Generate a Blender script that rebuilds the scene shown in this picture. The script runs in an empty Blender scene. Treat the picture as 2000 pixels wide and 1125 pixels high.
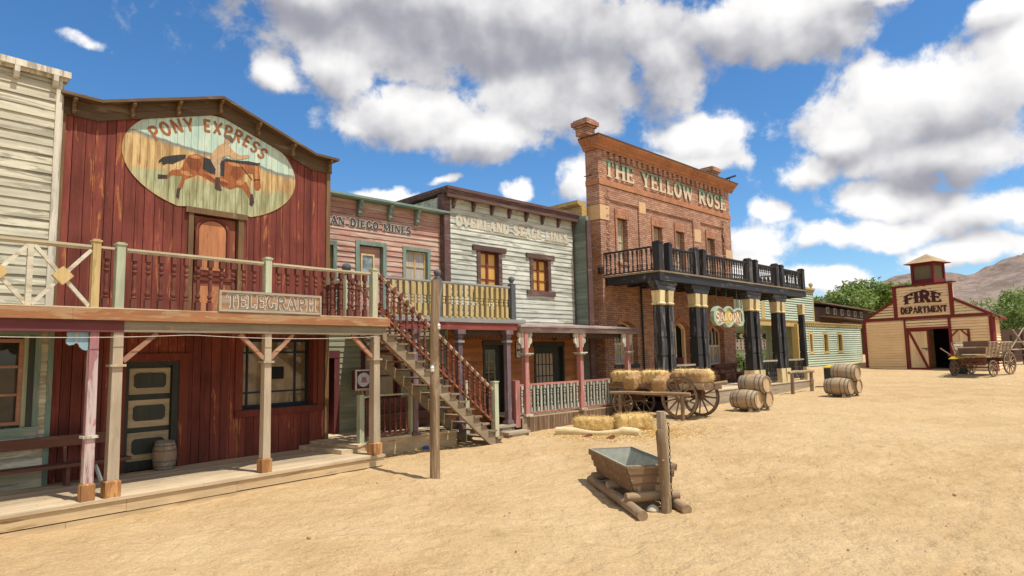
import bpy, math, random
import numpy as np
from mathutils import Vector, Matrix

rnd = random.Random(11)
R = math.radians
scene = bpy.context.scene
COL = scene.collection

# ------------------------------------------------------------------ terrain
TP = [(-7.4, 9.6, -.36), (-3.1, 15.5, -.25), (-.3, 18.1, -.22), (.25, 19.9, -.2), (-1.7, 13.9, -.37),
      (2.4, 10.7, -.4), (0, 0, -.45), (5.3, 20.9, .04), (6.8, 22.4, .06), (8.1, 23.1, .02), (3.6, 18.4, -.12), (1.4, 19.4, -.19), (12.6, 29.5, .13), (13.4, 27, .13),
      (23.8, 43.4, .73), (30.5, 40, .69), (26.4, 35, .68), (20, 42, .98), (25, 48, 1.15), (12.7, 32.5, .2),
      (18, 36.5, .5), (16, 31.8, .3), (-8, 4, -.42), (8, 10, -.38), (14, 18, -.15), (22, 26, .3), (34, 33, .72), (8, 4, -.42),
      (-14, 14, -.3), (-3, 30, .2), (10, 45, .7), (45, 45, 1.0), (40, 70, 1.4), (0, 70, 1.3), (80, 60, 1.3),
      (80, 10, .3), (-60, 0, -.4), (-50, 60, .6), (60, 140, 1.6), (0, -40, -.45), (-3, 5, -.44)]


def ground_z(x, y):
    x = np.asarray(x, float)
    y = np.asarray(y, float)
    num = np.zeros_like(x)
    den = np.zeros_like(x)
    for px, py, pz in TP:
        w = 1.0 / ((x - px) ** 2 + (y - py) ** 2 + 1.2) ** 1.6
        num += w * pz
        den += w
    return num / den


def gz(x, y):
    return float(ground_z(x, y))


# ------------------------------------------------------------------ frames, things, parts
class Frame:
    def __init__(s, yaw, o, sc=1.0):
        t = R(yaw)
        s.sc = sc
        s.u = (math.sin(t), math.cos(t))
        s.n = (math.cos(t), -math.sin(t))
        s.o = o
        s.rot = R(90 - yaw)

    def w(s, u, v, z=0.0):
        k = s.sc
        return (s.o[0] + k * (s.u[0] * u + s.n[0] * v), s.o[1] + k * (s.u[1] * u + s.n[1] * v), s.o[2] + k * z)


FA = Frame(40.87, (-2.992, 14.982, 0))       # left terrace of buildings; u along the fronts, v towards the street
FB = Frame(45.3, (-2.992, 14.982, 0))        # rest of the row
FH = Frame(45.3, (-2.693, 13.484, .22), .9)       # hay wagon and its rail
FG = Frame(45.3, (-2.872, 14.383, .088), .96)     # bales and canvas on the ground
FD = Frame(150.5, (23.80, 43.77, 0))         # fire house
INFO = {}


def thing(name, label, cat, frame, u, v, z, group=None):
    o = bpy.data.objects.new(name, None)
    COL.objects.link(o)
    o.empty_display_size = .3
    o.location = frame.w(u, v, z)
    o.rotation_euler = (0, 0, frame.rot)
    o.scale = (frame.sc,) * 3
    o['label'] = label
    o['category'] = cat
    if group:
        o['group'] = group
    INFO[o.name] = (frame, u, v, z)
    return o


def root_of(o):
    while o.parent:
        o = o.parent
    return o


def link_mesh(name, me, mat, parent=None, loc=None):
    o = bpy.data.objects.new(name, me)
    COL.objects.link(o)
    if mat is not None and not me.materials:
        me.materials.append(mat)
    if parent is not None:
        o.parent = parent
    if loc is not None:
        o.location = loc
    return o


def tag(o, label, cat, group=None):
    o['label'] = label
    o['category'] = cat
    if group:
        o['group'] = group
    return o


def structure(o):
    o['kind'] = 'structure'
    return o


def copy_tree(o, parent=None):
    c = o.copy()
    COL.objects.link(c)
    if parent is not None:
        c.parent = parent
    for ch in list(o.children):
        copy_tree(ch, c)
    if o.name in INFO:
        INFO[c.name] = INFO[o.name]
    return c


class MB:
    """collects primitives in (u, v, z) coordinates and links them as ONE mesh object"""

    def __init__(s):
        s.v = []
        s.f = []

    def add(s, pts, faces, solid=True):
        if solid:
            vol = 0.0
            for f in faces:
                a = pts[f[0]]
                for i in range(1, len(f) - 1):
                    b = pts[f[i]]
                    c = pts[f[i + 1]]
                    vol += (a[0] * (b[1] * c[2] - b[2] * c[1]) - a[1] * (b[0] * c[2] - b[2] * c[0]) + a[2] * (b[0] * c[1] - b[1] * c[0]))
            if vol > 0:          # v axis is mirrored on build, so positive volume here is inside-out
                faces = [tuple(reversed(f)) for f in faces]
        n = len(s.v)
        s.v.extend(pts)
        s.f.extend(tuple(i + n for i in f) for f in faces)
        return s

    def hexa(s, p):
        return s.add(p, [(0, 3, 2, 1), (4, 5, 6, 7), (0, 1, 5, 4), (1, 2, 6, 5), (2, 3, 7, 6), (3, 0, 4, 7)])

    def box(s, u0, u1, v0, v1, z0, z1):
        return s.hexa([(u0, v0, z0), (u1, v0, z0), (u1, v1, z0), (u0, v1, z0), (u0, v0, z1), (u1, v0, z1), (u1, v1, z1), (u0, v1, z1)])

    def bar(s, p, q, w, h, up=(0, 0, 1)):
        p = Vector(p)
        q = Vector(q)
        d = (q - p).normalized()
        up = Vector(up)
        side = d.cross(up)
        if side.length < 1e-4:
            side = d.cross(Vector((1, 0, 0)))
        side.normalize()
        t = side.cross(d).normalized()
        a = side * (w / 2)
        b = t * (h / 2)
        return s.hexa([tuple(x) for x in (p - a - b, p + a - b, p + a + b, p - a + b, q - a - b, q + a - b, q + a + b, q - a + b)])

    def tube(s, pts, radii, n=8, caps=True, jit=0.0):
        pts = [Vector(p) for p in pts]
        rings = []
        d0 = (pts[1] - pts[0]).normalized()
        ref = Vector((0, 0, 1)) if abs(d0.z) < .9 else Vector((1, 0, 0))
        V = []
        for i, p in enumerate(pts):
            d = (pts[min(i + 1, len(pts) - 1)] - pts[max(i - 1, 0)]).normalized()
            a = d.cross(ref).normalized()
            b = a.cross(d).normalized()
            r = radii[i] if hasattr(radii, '__len__') else radii
            for k in range(n):
                t = 2 * math.pi * k / n
                rr = r * (1 + (rnd.random() - .5) * jit)
                V.append(tuple(p + a * (rr * math.cos(t)) + b * (rr * math.sin(t))))
        F = []
        m = len(pts)
        for i in range(m - 1):
            for k in range(n):
                k2 = (k + 1) % n
                F.append((i * n + k, i * n + k2, (i + 1) * n + k2, (i + 1) * n + k))
        if caps:
            F.append(tuple(reversed(range(n))))
            F.append(tuple((m - 1) * n + k for k in range(n)))
        return s.add(V, F)

    def lathe(s, c, prof, n=10, axis='z'):
        V = []
        for r, h in prof:
            for k in range(n):
                t = 2 * math.pi * (k + .5) / n
                a, b = r * math.cos(t), r * math.sin(t)
                if axis == 'z':
                    V.append((c[0] + a, c[1] + b, c[2] + h))
                elif axis == 'u':
                    V.append((c[0] + h, c[1] + a, c[2] + b))
                else:
                    V.append((c[0] + a, c[1] + h, c[2] + b))
        m = len(prof)
        F = []
        for i in range(m - 1):
            for k in range(n):
                k2 = (k + 1) % n
                F.append((i * n + k, i * n + k2, (i + 1) * n + k2, (i + 1) * n + k))
        F.append(tuple(reversed(range(n))))
        F.append(tuple((m - 1) * n + k for k in range(n)))
        return s.add(V, F)

    def ring(s, c, r0, r1, w, n=28, axis='u'):
        """flat wheel rim: annulus r0..r1, width w along axis"""
        V = []
        for (r, h) in ((r0, -w / 2), (r1, -w / 2), (r1, w / 2), (r0, w / 2)):
            for k in range(n):
                t = 2 * math.pi * k / n
                a, b = r * math.cos(t), r * math.sin(t)
                V.append((c[0] + h, c[1] + a, c[2] + b) if axis == 'u' else ((c[0] + a, c[1] + h, c[2] + b) if axis == 'v' else (c[0] + a, c[1] + b, c[2] + h)))
        F = []
        for i in range(4):
            j = (i + 1) % 4
            for k in range(n):
                k2 = (k + 1) % n
                F.append((i * n + k, i * n + k2, j * n + k2, j * n + k))
        return s.add(V, F)

    def prism(s, poly, v0, v1, fn=None):
        """polygon in (u,z) extruded from v0 to v1 (or mapped by fn(a,b,depth))"""
        fn = fn or (lambda a, b, d: (a, d, b))
        n = len(poly)
        V = [fn(a, b, v0) for a, b in poly] + [fn(a, b, v1) for a, b in poly]
        F = [tuple(range(n)), tuple(reversed(range(n, 2 * n)))] + [(i, n + i, n + (i + 1) % n, (i + 1) % n) for i in range(n)]
        return s.add(V, F)

    def mesh(s, name, base=(0, 0, 0), smooth=False, sharp=40):
        me = bpy.data.meshes.new(name)
        V = [(a - base[0], -(b - base[1]), c - base[2]) for a, b, c in s.v]
        me.from_pydata(V, [], s.f)
        me.update()
        if smooth:
            me.polygons.foreach_set('use_smooth', [True] * len(me.polygons))
            me.set_sharp_from_angle(angle=R(sharp))
        return me

    def build(s, name, mat, parent, label=None, smooth=False, sharp=40, kind=None):
        b = INFO[root_of(parent).name][1:]
        me = s.mesh(name, b, smooth, sharp)
        o = link_mesh(name, me, mat, parent)
        if label:
            o['label'] = label
        if kind:
            o['kind'] = kind
        return o


def solo(name, mb, mat, label, cat, frame, u, v, z, group=None, smooth=False):
    """a thing that is one mesh"""
    me = mb.mesh(name, (u, v, z), smooth)
    o = link_mesh(name, me, mat)
    o.location = frame.w(u, v, z)
    o.rotation_euler = (0, 0, frame.rot)
    o.scale = (frame.sc,) * 3
    INFO[o.name] = (frame, u, v, z)
    return tag(o, label, cat, group)


# ------------------------------------------------------------------ carpentry helpers
def cut(a, b, holes):
    """[a,b] minus the hole intervals"""
    segs = [(a, b)]
    for h0, h1 in holes:
        out = []
        for p, q in segs:
            if h1 <= p or h0 >= q:
                out.append((p, q))
            else:
                if h0 > p:
                    out.append((p, h0))
                if h1 < q:
                    out.append((h1, q))
        segs = out
    return [(p, q) for p, q in segs if q - p > .004]


def clapboard(mb, u0, u1, z0, z1, v, step, holes=(), lap=.024, urange=None, axis='u', seed=1, slot=0.0):
    """lapped horizontal boards on plane v (axis 'u') or on plane u=v (axis 'v')"""
    rr = random.Random(seed)
    z = z0
    while z < z1 - .01:
        zt = min(z + step, z1)
        jv = rr.uniform(-.004, .005)
        sag = rr.uniform(-.006, .006)
        brk = [z, zt] + [h for H in holes for h in (H[2], H[3]) if z + .004 < h < zt - .004]
        brk = sorted(set(brk))
        for za, zb in zip(brk, brk[1:]):
            hs = [(H[0], H[1]) for H in holes if H[2] < (za + zb) / 2 < H[3]]
            a0, a1 = (u0, u1) if urange is None else urange(za)
            b0, b1 = (u0, u1) if urange is None else urange(zb)
            segs = cut(max(u0, min(a0, b0)), min(u1, max(a1, b1)), hs)
            for p, q in segs:
                # random butt joints
                cuts = [p]
                x = p + rr.uniform(1.2, 4.5)
                while x < q - .6 and urange is None:
                    cuts.append(x)
                    x += rr.uniform(1.8, 4.5)
                cuts.append(q)
                for c0, c1 in zip(cuts, cuts[1:]):
                    fa = (za - z) / (zt - z)
                    fb = (zb - z) / (zt - z)
                    j2 = jv + rr.uniform(-.002, .003)
                    va = v + lap * (1 - fa) + .003 + j2
                    vb = v + lap * (1 - fb) + .003 + j2
                    gap = .0015
                    ua0 = max(c0, a0) if c0 == p and p in (a0, b0, u0) else c0 + gap
                    ua1 = min(c1, a1) if c1 == q else c1 - gap
                    ub0 = max(c0, b0) if c0 == p and p in (a0, b0, u0) else c0 + gap
                    ub1 = min(c1, b1) if c1 == q else c1 - gap
                    s0 = sag * rr.uniform(.2, 1) if fa == 0 else 0
                    s1 = sag * rr.uniform(.2, 1) if fa == 0 else 0
                    if slot and zb >= zt - 1e-6:
                        zb_ = max(za + .01, zb - slot)
                    else:
                        zb_ = zb
                    P = [(ua0, va, za - s0), (ua1, va, za - s1), (ub1, vb, zb_), (ub0, vb, zb_),
                         (ua0, v - .004, za - s0 + .004), (ua1, v - .004, za - s1 + .004), (ub1, v - .004, zb_), (ub0, v - .004, zb_)]
                    if axis == 'v':
                        P = [(b, a, c) for a, b, c in P]
                    mb.hexa(P)
        z = zt
    return mb


def boards(mb, u0, u1, z0, z1, v, width, holes=(), th=.022, top=None, seed=3, gap=.011):
    """vertical boards on plane v; top(u) may give the upper edge"""
    rr = random.Random(seed)
    edges = [u0]
    x = u0
    while x < u1 - width * .4:
        x = min(u1, x + width * rr.uniform(.82, 1.18))
        edges.append(x)
    edges[-1] = u1
    for a, b in zip(edges, edges[1:]):
        jv = rr.uniform(-.006, .006)
        bk = sorted(set([a, b] + [h for H in holes for h in (H[0], H[1]) if a + .005 < h < b - .005]))
        for c0, c1 in zip(bk, bk[1:]):
            hs = [(H[2], H[3]) for H in holes if H[0] < (c0 + c1) / 2 < H[1]]
            za = top(c0) if top else z1
            zb = top(c1) if top else z1
            for p, q in cut(z0, max(za, zb), hs):
                p0 = c0 + (gap / 2 if c0 == a else 0)
                p1 = c1 - (gap / 2 if c1 == b else 0)
                qa, qb = (za, zb) if q == max(za, zb) else (q, q)
                mb.hexa([(p0, v - th, p), (p1, v - th, p), (p1, v + jv, p), (p0, v + jv, p), (p0, v - th, qa), (p1, v - th, qb), (p1, v + jv, qb), (p0, v + jv, qa)])
    return mb


def frame_boxes(mb, u0, u1, z0, z1, w, v0, v1, bottom=True, top=True):
    mb.box(u0, u0 + w, v0, v1, z0, z1)
    mb.box(u1 - w, u1, v0, v1, z0, z1)
    if top:
        mb.box(u0 + w, u1 - w, v0, v1, z1 - w, z1)
    if bottom:
        mb.box(u0 + w, u1 - w, v0, v1, z0, z0 + w)
    return mb


def baluster_mesh(name, h, w, mat, style='turned', n=8):
    mb = MB()
    if style == 'turned':
        mb.box(-w / 2, w / 2, -w / 2, w / 2, 0, .17 * h)
        mb.box(-w / 2, w / 2, -w / 2, w / 2, .86 * h, h)
        r = w / 2
        mb.lathe((0, 0, 0), [(r * .55, .168 * h), (r * .95, .19 * h), (r * .95, .205 * h), (r * .5, .225 * h), (r * 1.0, .26 * h), (r * 1.02, .29 * h), (r * .62, .33 * h), (r * .72, .40 * h),
                             (r * .88, .5 * h), (r * .7, .58 * h), (r * .48, .63 * h), (r * 1.05, .655 * h), (r * 1.05, .675 * h), (r * .5, .695 * h), (r * .95, .74 * h), (r * 1.0, .77 * h),
                             (r * .5, .81 * h), (r * .9, .835 * h), (r * .55, .862 * h)], n)
    elif style == 'post':     # square with notched waists
        mb.box(-w / 2, w / 2, -w / 2, w / 2, 0, .38 * h)
        mb.box(-w / 2, w / 2, -w / 2, w / 2, .62 * h, h)
        r = w * .55
        mb.lathe((0, 0, 0), [(r * .7, .378 * h), (r * .75, .40 * h), (r, .44 * h), (r, .47 * h), (r * .72, .5 * h), (r, .53 * h), (r, .57 * h), (r * .72, .6 * h), (r * .7, .622 * h)], n)
    else:                     # slim turned
        r = w / 2
        mb.lathe((0, 0, 0), [(r, 0), (r, .13 * h), (r * .6, .15 * h), (r * .95, .2 * h), (r * .95, .26 * h), (r * .5, .34 * h), (r * .7, .5 * h), (r * .5, .66 * h), (r * .95, .72 * h), (r * .6, .78 * h), (r, .82 * h), (r, h)], n)
    me = mb.mesh(name, (0, 0, 0), True, 50)
    me.materials.append(mat)
    return me


def put(name, me, parent, u, v, z, rotz=0.0, label=None):
    b = INFO[root_of(parent).name][1:]
    o = link_mesh(name, me, None, parent, (u - b[0], -(v - b[1]), z - b[2]))
    o.rotation_euler = (0, 0, rotz)
    if label:
        o['label'] = label
    return o


# ------------------------------------------------------------------ lettering: stroke alphabet, 1 unit high
def arc(cx, cy, rx, ry, a0, a1, n=10):
    return [(cx + rx * math.cos(R(a0 + (a1 - a0) * i / n)), cy + ry * math.sin(R(a0 + (a1 - a0) * i / n))) for i in range(n + 1)]


GL = {
    'A': (.8, [([(.06, 0), (.4, 1)], 0), ([(.4, 1), (.74, 0)], 1), ([(.2, .33), (.6, .33)], 0)], [(.06, 0), (.74, 0)]),
    'D': (.72, [([(.12, 0), (.12, 1)], 1), ([(.12, .95), (.34, .95)] + arc(.34, .5, .3, .45, 90, -90) + [(.12, .05)], 1)], [(.12, 0), (.12, 1)]),
    'E': (.62, [([(.12, 0), (.12, 1)], 1), ([(.12, .94), (.56, .94)], 0), ([(.12, .5), (.44, .5)], 0), ([(.12, .06), (.58, .06)], 0), ([(.56, .96), (.56, .74)], 0), ([(.58, .04), (.58, .28)], 0), ([(.44, .4), (.44, .6)], 0)], [(.12, 0), (.12, 1)]),
    'F': (.6, [([(.12, 0), (.12, 1)], 1), ([(.12, .94), (.56, .94)], 0), ([(.12, .5), (.44, .5)], 0), ([(.56, .96), (.56, .72)], 0), ([(.44, .4), (.44, .6)], 0)], [(.12, 0), (.12, 1)]),
    'G': (.74, [(arc(.4, .5, .3, .45, 50, 330, 16), 1), ([(.66, .42), (.66, .08)], 1), ([(.5, .42), (.72, .42)], 0)], []),
    'H': (.8, [([(.14, 0), (.14, 1)], 1), ([(.66, 0), (.66, 1)], 1), ([(.14, .5), (.66, .5)], 0)], [(.14, 0), (.14, 1), (.66, 0), (.66, 1)]),
    'I': (.34, [([(.17, 0), (.17, 1)], 1)], [(.17, 0), (.17, 1)]),
    'L': (.6, [([(.14, 0), (.14, 1)], 1), ([(.14, .06), (.56, .06)], 0), ([(.56, .04), (.56, .3)], 0)], [(.14, 0), (.14, 1)]),
    'M': (.96, [([(.12, 0), (.12, 1)], 0), ([(.12, 1), (.48, .1)], 1), ([(.48, .1), (.84, 1)], 0), ([(.84, 0), (.84, 1)], 1)], [(.12, 0), (.84, 0), (.12, 1), (.84, 1)]),
    'N': (.82, [([(.12, 0), (.12, 1)], 0), ([(.12, 1), (.7, 0)], 1), ([(.7, 0), (.7, 1)], 0)], [(.12, 0), (.12, 1), (.7, 1)]),
    'O': (.76, [(arc(.38, .5, .28, .45, 90, 450, 20), 1)], []),
    'P': (.68, [([(.14, 0), (.14, 1)], 1), ([(.14, .95), (.36, .95)] + arc(.36, .71, .24, .24, 90, -90, 8) + [(.14, .47)], 1)], [(.14, 0), (.14, 1)]),
    'R': (.76, [([(.14, 0), (.14, 1)], 1), ([(.14, .95), (.36, .95)] + arc(.36, .73, .24, .22, 90, -90, 8) + [(.14, .51)], 1), ([(.36, .5), (.66, 0)], 1)], [(.14, 0), (.14, 1), (.66, 0)]),
    'S': (.66, [(arc(.33, .73, .23, .22, 20, 250, 10) + arc(.33, .27, .24, .22, 90, -160, 10), 1)], []),
    'T': (.74, [([(.37, 0), (.37, 1)], 1), ([(.06, .94), (.68, .94)], 0), ([(.06, .96), (.06, .7)], 0), ([(.68, .96), (.68, .7)], 0)], [(.37, 0)]),
    'V': (.78, [([(.08, 1), (.39, 0)], 1), ([(.39, 0), (.7, 1)], 0)], [(.08, 1), (.7, 1)]),
    'W': (1.08, [([(.08, 1), (.31, 0)], 1), ([(.31, 0), (.54, .85)], 0), ([(.54, .85), (.77, 0)], 1), ([(.77, 0), (1.0, 1)], 0)], [(.08, 1), (1.0, 1)]),
    'X': (.76, [([(.08, 0), (.68, 1)], 0), ([(.08, 1), (.68, 0)], 1)], [(.08, 0), (.68, 1), (.08, 1), (.68, 0)]),
    'Y': (.76, [([(.08, 1), (.38, .45)], 1), ([(.68, 1), (.38, .45)], 0), ([(.38, .5), (.38, 0)], 1)], [(.08, 1), (.68, 1), (.38, 0)]),
    ' ': (.42, [], []),
}
SANS = {
    'E': (.6, [([(.12, 0), (.12, 1)], 1), ([(.12, .93), (.56, .93)], 1), ([(.12, .5), (.5, .5)], 1), ([(.12, .07), (.56, .07)], 1)], []),
}


def text_len(s, gap=.12):
    return sum(GL[c][0] + gap for c in s) - gap


def text_mb(mb, s, fn, v0, v1, thick=.17, thin=.09, serif=.2, gap=.12, grow=0.0, spur=False, sans=False):
    """fn(x,y) maps text units (1 high) to (u,z); strokes are raised v0..v1"""
    x0 = 0.0
    k = 0
    for ch in s:
        w, strokes, ser = GL[ch] if not (sans and ch in SANS) else SANS[ch]
        L = [(p, (thick if t else thin) / 2 + grow) for p, t in strokes]
        if serif:
            for (sx, sy) in ser:
                yy = sy + (.045 if sy == 0 else -.045)
                L.append(([(sx - serif, yy), (sx + serif, yy)], .045 + grow))
        if spur:
            for p, t in strokes:
                if t and len(p) == 2 and p[0][0] == p[1][0]:
                    L.append(([(p[0][0] - thick * .95, .5), (p[0][0] + thick * .95, .5)], .05 + grow))
        for p, hw in L:
            p = [q for i_, q in enumerate(p) if i_ == 0 or abs(q[0] - p[i_ - 1][0]) + abs(q[1] - p[i_ - 1][1]) > 1e-5]
            closed = len(p) > 3 and abs(p[0][0] - p[-1][0]) < 1e-6 and abs(p[0][1] - p[-1][1]) < 1e-6
            left, right = [], []
            m = len(p)
            for i in range(m):
                a = p[i - 1] if i else (p[-2] if closed else None)
                b = p[i + 1] if i < m - 1 else (p[1] if closed else None)
                d1 = (Vector(p[i]) - Vector(a)).normalized() if a is not None else None
                d2 = (Vector(b) - Vector(p[i])).normalized() if b is not None else None
                d1 = d1 or d2
                d2 = d2 or d1
                d = (d1 + d2)
                d = d.normalized() if d.length > .2 else d1
                nrm = Vector((-d.y, d.x))
                c = max(.5, nrm.dot(Vector((-d1.y, d1.x))))
                off = nrm * (hw / c)
                ext = Vector((0, 0))
                if grow and not closed and (i == 0 or i == m - 1):
                    ext = d * (grow if i else -grow)
                q = Vector(p[i]) + ext
                left.append(q + off)
                right.append(q - off)
            dv = .0003 * (k % 12)
            for i in range(m - 1):
                quad = [left[i], left[i + 1], right[i + 1], right[i]]
                pts = [fn(x0 + q.x, q.y) for q in quad]
                mb.prism(pts, v0, v1 + dv)
            k += 1
        x0 += w + gap
    return mb


def words(name, s, fn, v0, v1, mat, parent, make=None, gap=.12, **kw):
    """one lettering part per word"""
    x = 0.0
    for wd in s.split(' '):
        off = x
        m_ = MB()
        text_mb(m_, wd, (lambda a, b, off=off: fn(a + off, b)), v0, v1, gap=gap, **kw)
        (make or (lambda m: m.build(name, mat, parent)))(m_)
        x += text_len(wd, gap) + gap + GL[' '][0] + gap
    return


def flat_text(u0, u1, z0, z1, s, gap=.12):
    L = text_len(s, gap)
    return lambda x, y: (u0 + (u1 - u0) * x / L, z0 + (z1 - z0) * y)
MURAL={
 'tail':[(-3.55, 6.75), (-3.68, 6.72), (-3.86, 6.66), (-4.03, 6.59), (-4.11, 6.5), (-4.12, 6.43), (-4.04, 6.48), (-4.07, 6.42), (-4.02, 6.44), (-4.04, 6.39), (-3.94, 6.46), (-3.83, 6.47), (-3.72, 6.55), (-3.57, 6.65)],
 'horse':[(-3.57, 6.65), (-3.5, 6.75), (-3.35, 6.81), (-3.19, 6.79), (-3.02, 6.76), (-2.83, 6.78), (-2.71, 6.83), (-2.49, 6.84), (-2.24, 6.87), (-2.0, 6.88), (-1.9, 6.88), (-1.84, 6.93), (-1.84, 6.85), (-1.85, 6.75), (-1.82, 6.52), (-1.8, 6.32), (-1.87, 6.23), (-1.94, 6.24), (-1.98, 6.39), (-2.01, 6.61), (-2.08, 6.62), (-2.23, 6.57), (-2.29, 6.45), (-2.26, 6.4), (-2.16, 6.39), (-2.11, 6.29), (-2.04, 6.12), (-1.96, 5.96), (-2.01, 5.83), (-2.08, 5.88), (-2.06, 5.96), (-2.17, 6.12), (-2.26, 6.23), (-2.4, 6.22), (-2.55, 6.14), (-2.66, 6.17), (-2.84, 6.19), (-3.03, 6.26), (-3.17, 6.32), (-3.29, 6.35), (-3.44, 6.25), (-3.56, 6.18), (-3.6, 6.01), (-3.66, 5.93), (-3.67, 5.81), (-3.68, 5.72), (-3.74, 5.77), (-3.72, 5.94), (-3.66, 6.09), (-3.63, 6.24), (-3.75, 6.24), (-3.84, 6.22), (-3.94, 6.13), (-4.12, 6.09), (-4.12, 6.19), (-3.93, 6.21), (-3.85, 6.34), (-3.67, 6.39), (-3.62, 6.48)],
 'hoof1':[(-4.12, 6.09), (-4.12, 6.19), (-3.93, 6.21), (-3.93, 6.13)],
 'hoof2':[(-3.74, 5.77), (-3.72, 5.95), (-3.63, 5.98), (-3.66, 5.91), (-3.68, 5.72)],
 'hoof3':[(-2.08, 5.87), (-2.06, 6.12), (-2.0, 6.13), (-1.96, 5.94), (-2.01, 5.82)],
 'mane':[(-2.71, 6.82), (-2.66, 6.85), (-2.41, 6.86), (-2.13, 6.91), (-1.9, 6.91), (-1.84, 6.93), (-1.83, 6.89), (-1.92, 6.84), (-2.16, 6.82), (-2.41, 6.81), (-2.68, 6.78)],
 'saddle':[(-3.17, 6.77), (-3.02, 6.76), (-2.95, 6.72), (-2.89, 6.63), (-2.88, 6.45), (-3.01, 6.43), (-3.19, 6.5)],
 'saddle2':[(-2.82, 6.78), (-2.69, 6.8), (-2.7, 6.42), (-2.8, 6.43)],
 'shirt':[(-3.02, 6.86), (-2.96, 6.95), (-2.86, 7.11), (-2.74, 7.2), (-2.6, 7.18), (-2.49, 7.07), (-2.34, 7.0), (-2.11, 7.07), (-2.1, 7.0), (-2.34, 6.9), (-2.46, 6.87), (-2.62, 6.94), (-2.71, 6.89), (-2.83, 6.79), (-2.97, 6.77)],
 'leg':[(-3.03, 6.82), (-2.88, 6.81), (-2.75, 6.83), (-2.8, 6.7), (-2.79, 6.55), (-2.79, 6.38), (-2.9, 6.37), (-2.9, 6.56), (-3.0, 6.71)],
 'boot':[(-2.9, 6.37), (-2.79, 6.38), (-2.8, 6.22), (-2.74, 6.09), (-2.82, 6.07), (-2.91, 6.11)],
 'face':[(-2.7, 7.32), (-2.59, 7.32), (-2.58, 7.26), (-2.65, 7.18), (-2.72, 7.19)],
 'hat':[(-2.72, 7.39), (-2.66, 7.42), (-2.58, 7.43), (-2.53, 7.39), (-2.49, 7.32), (-2.52, 7.26), (-2.61, 7.3), (-2.69, 7.32)],
 'rein':[(-2.38, 6.84), (-2.02, 6.48), (-2.03, 6.47), (-2.39, 6.83)],
 'bridle':[(-1.99, 6.49), (-1.82, 6.53), (-1.82, 6.51), (-1.99, 6.46)],
}
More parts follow.
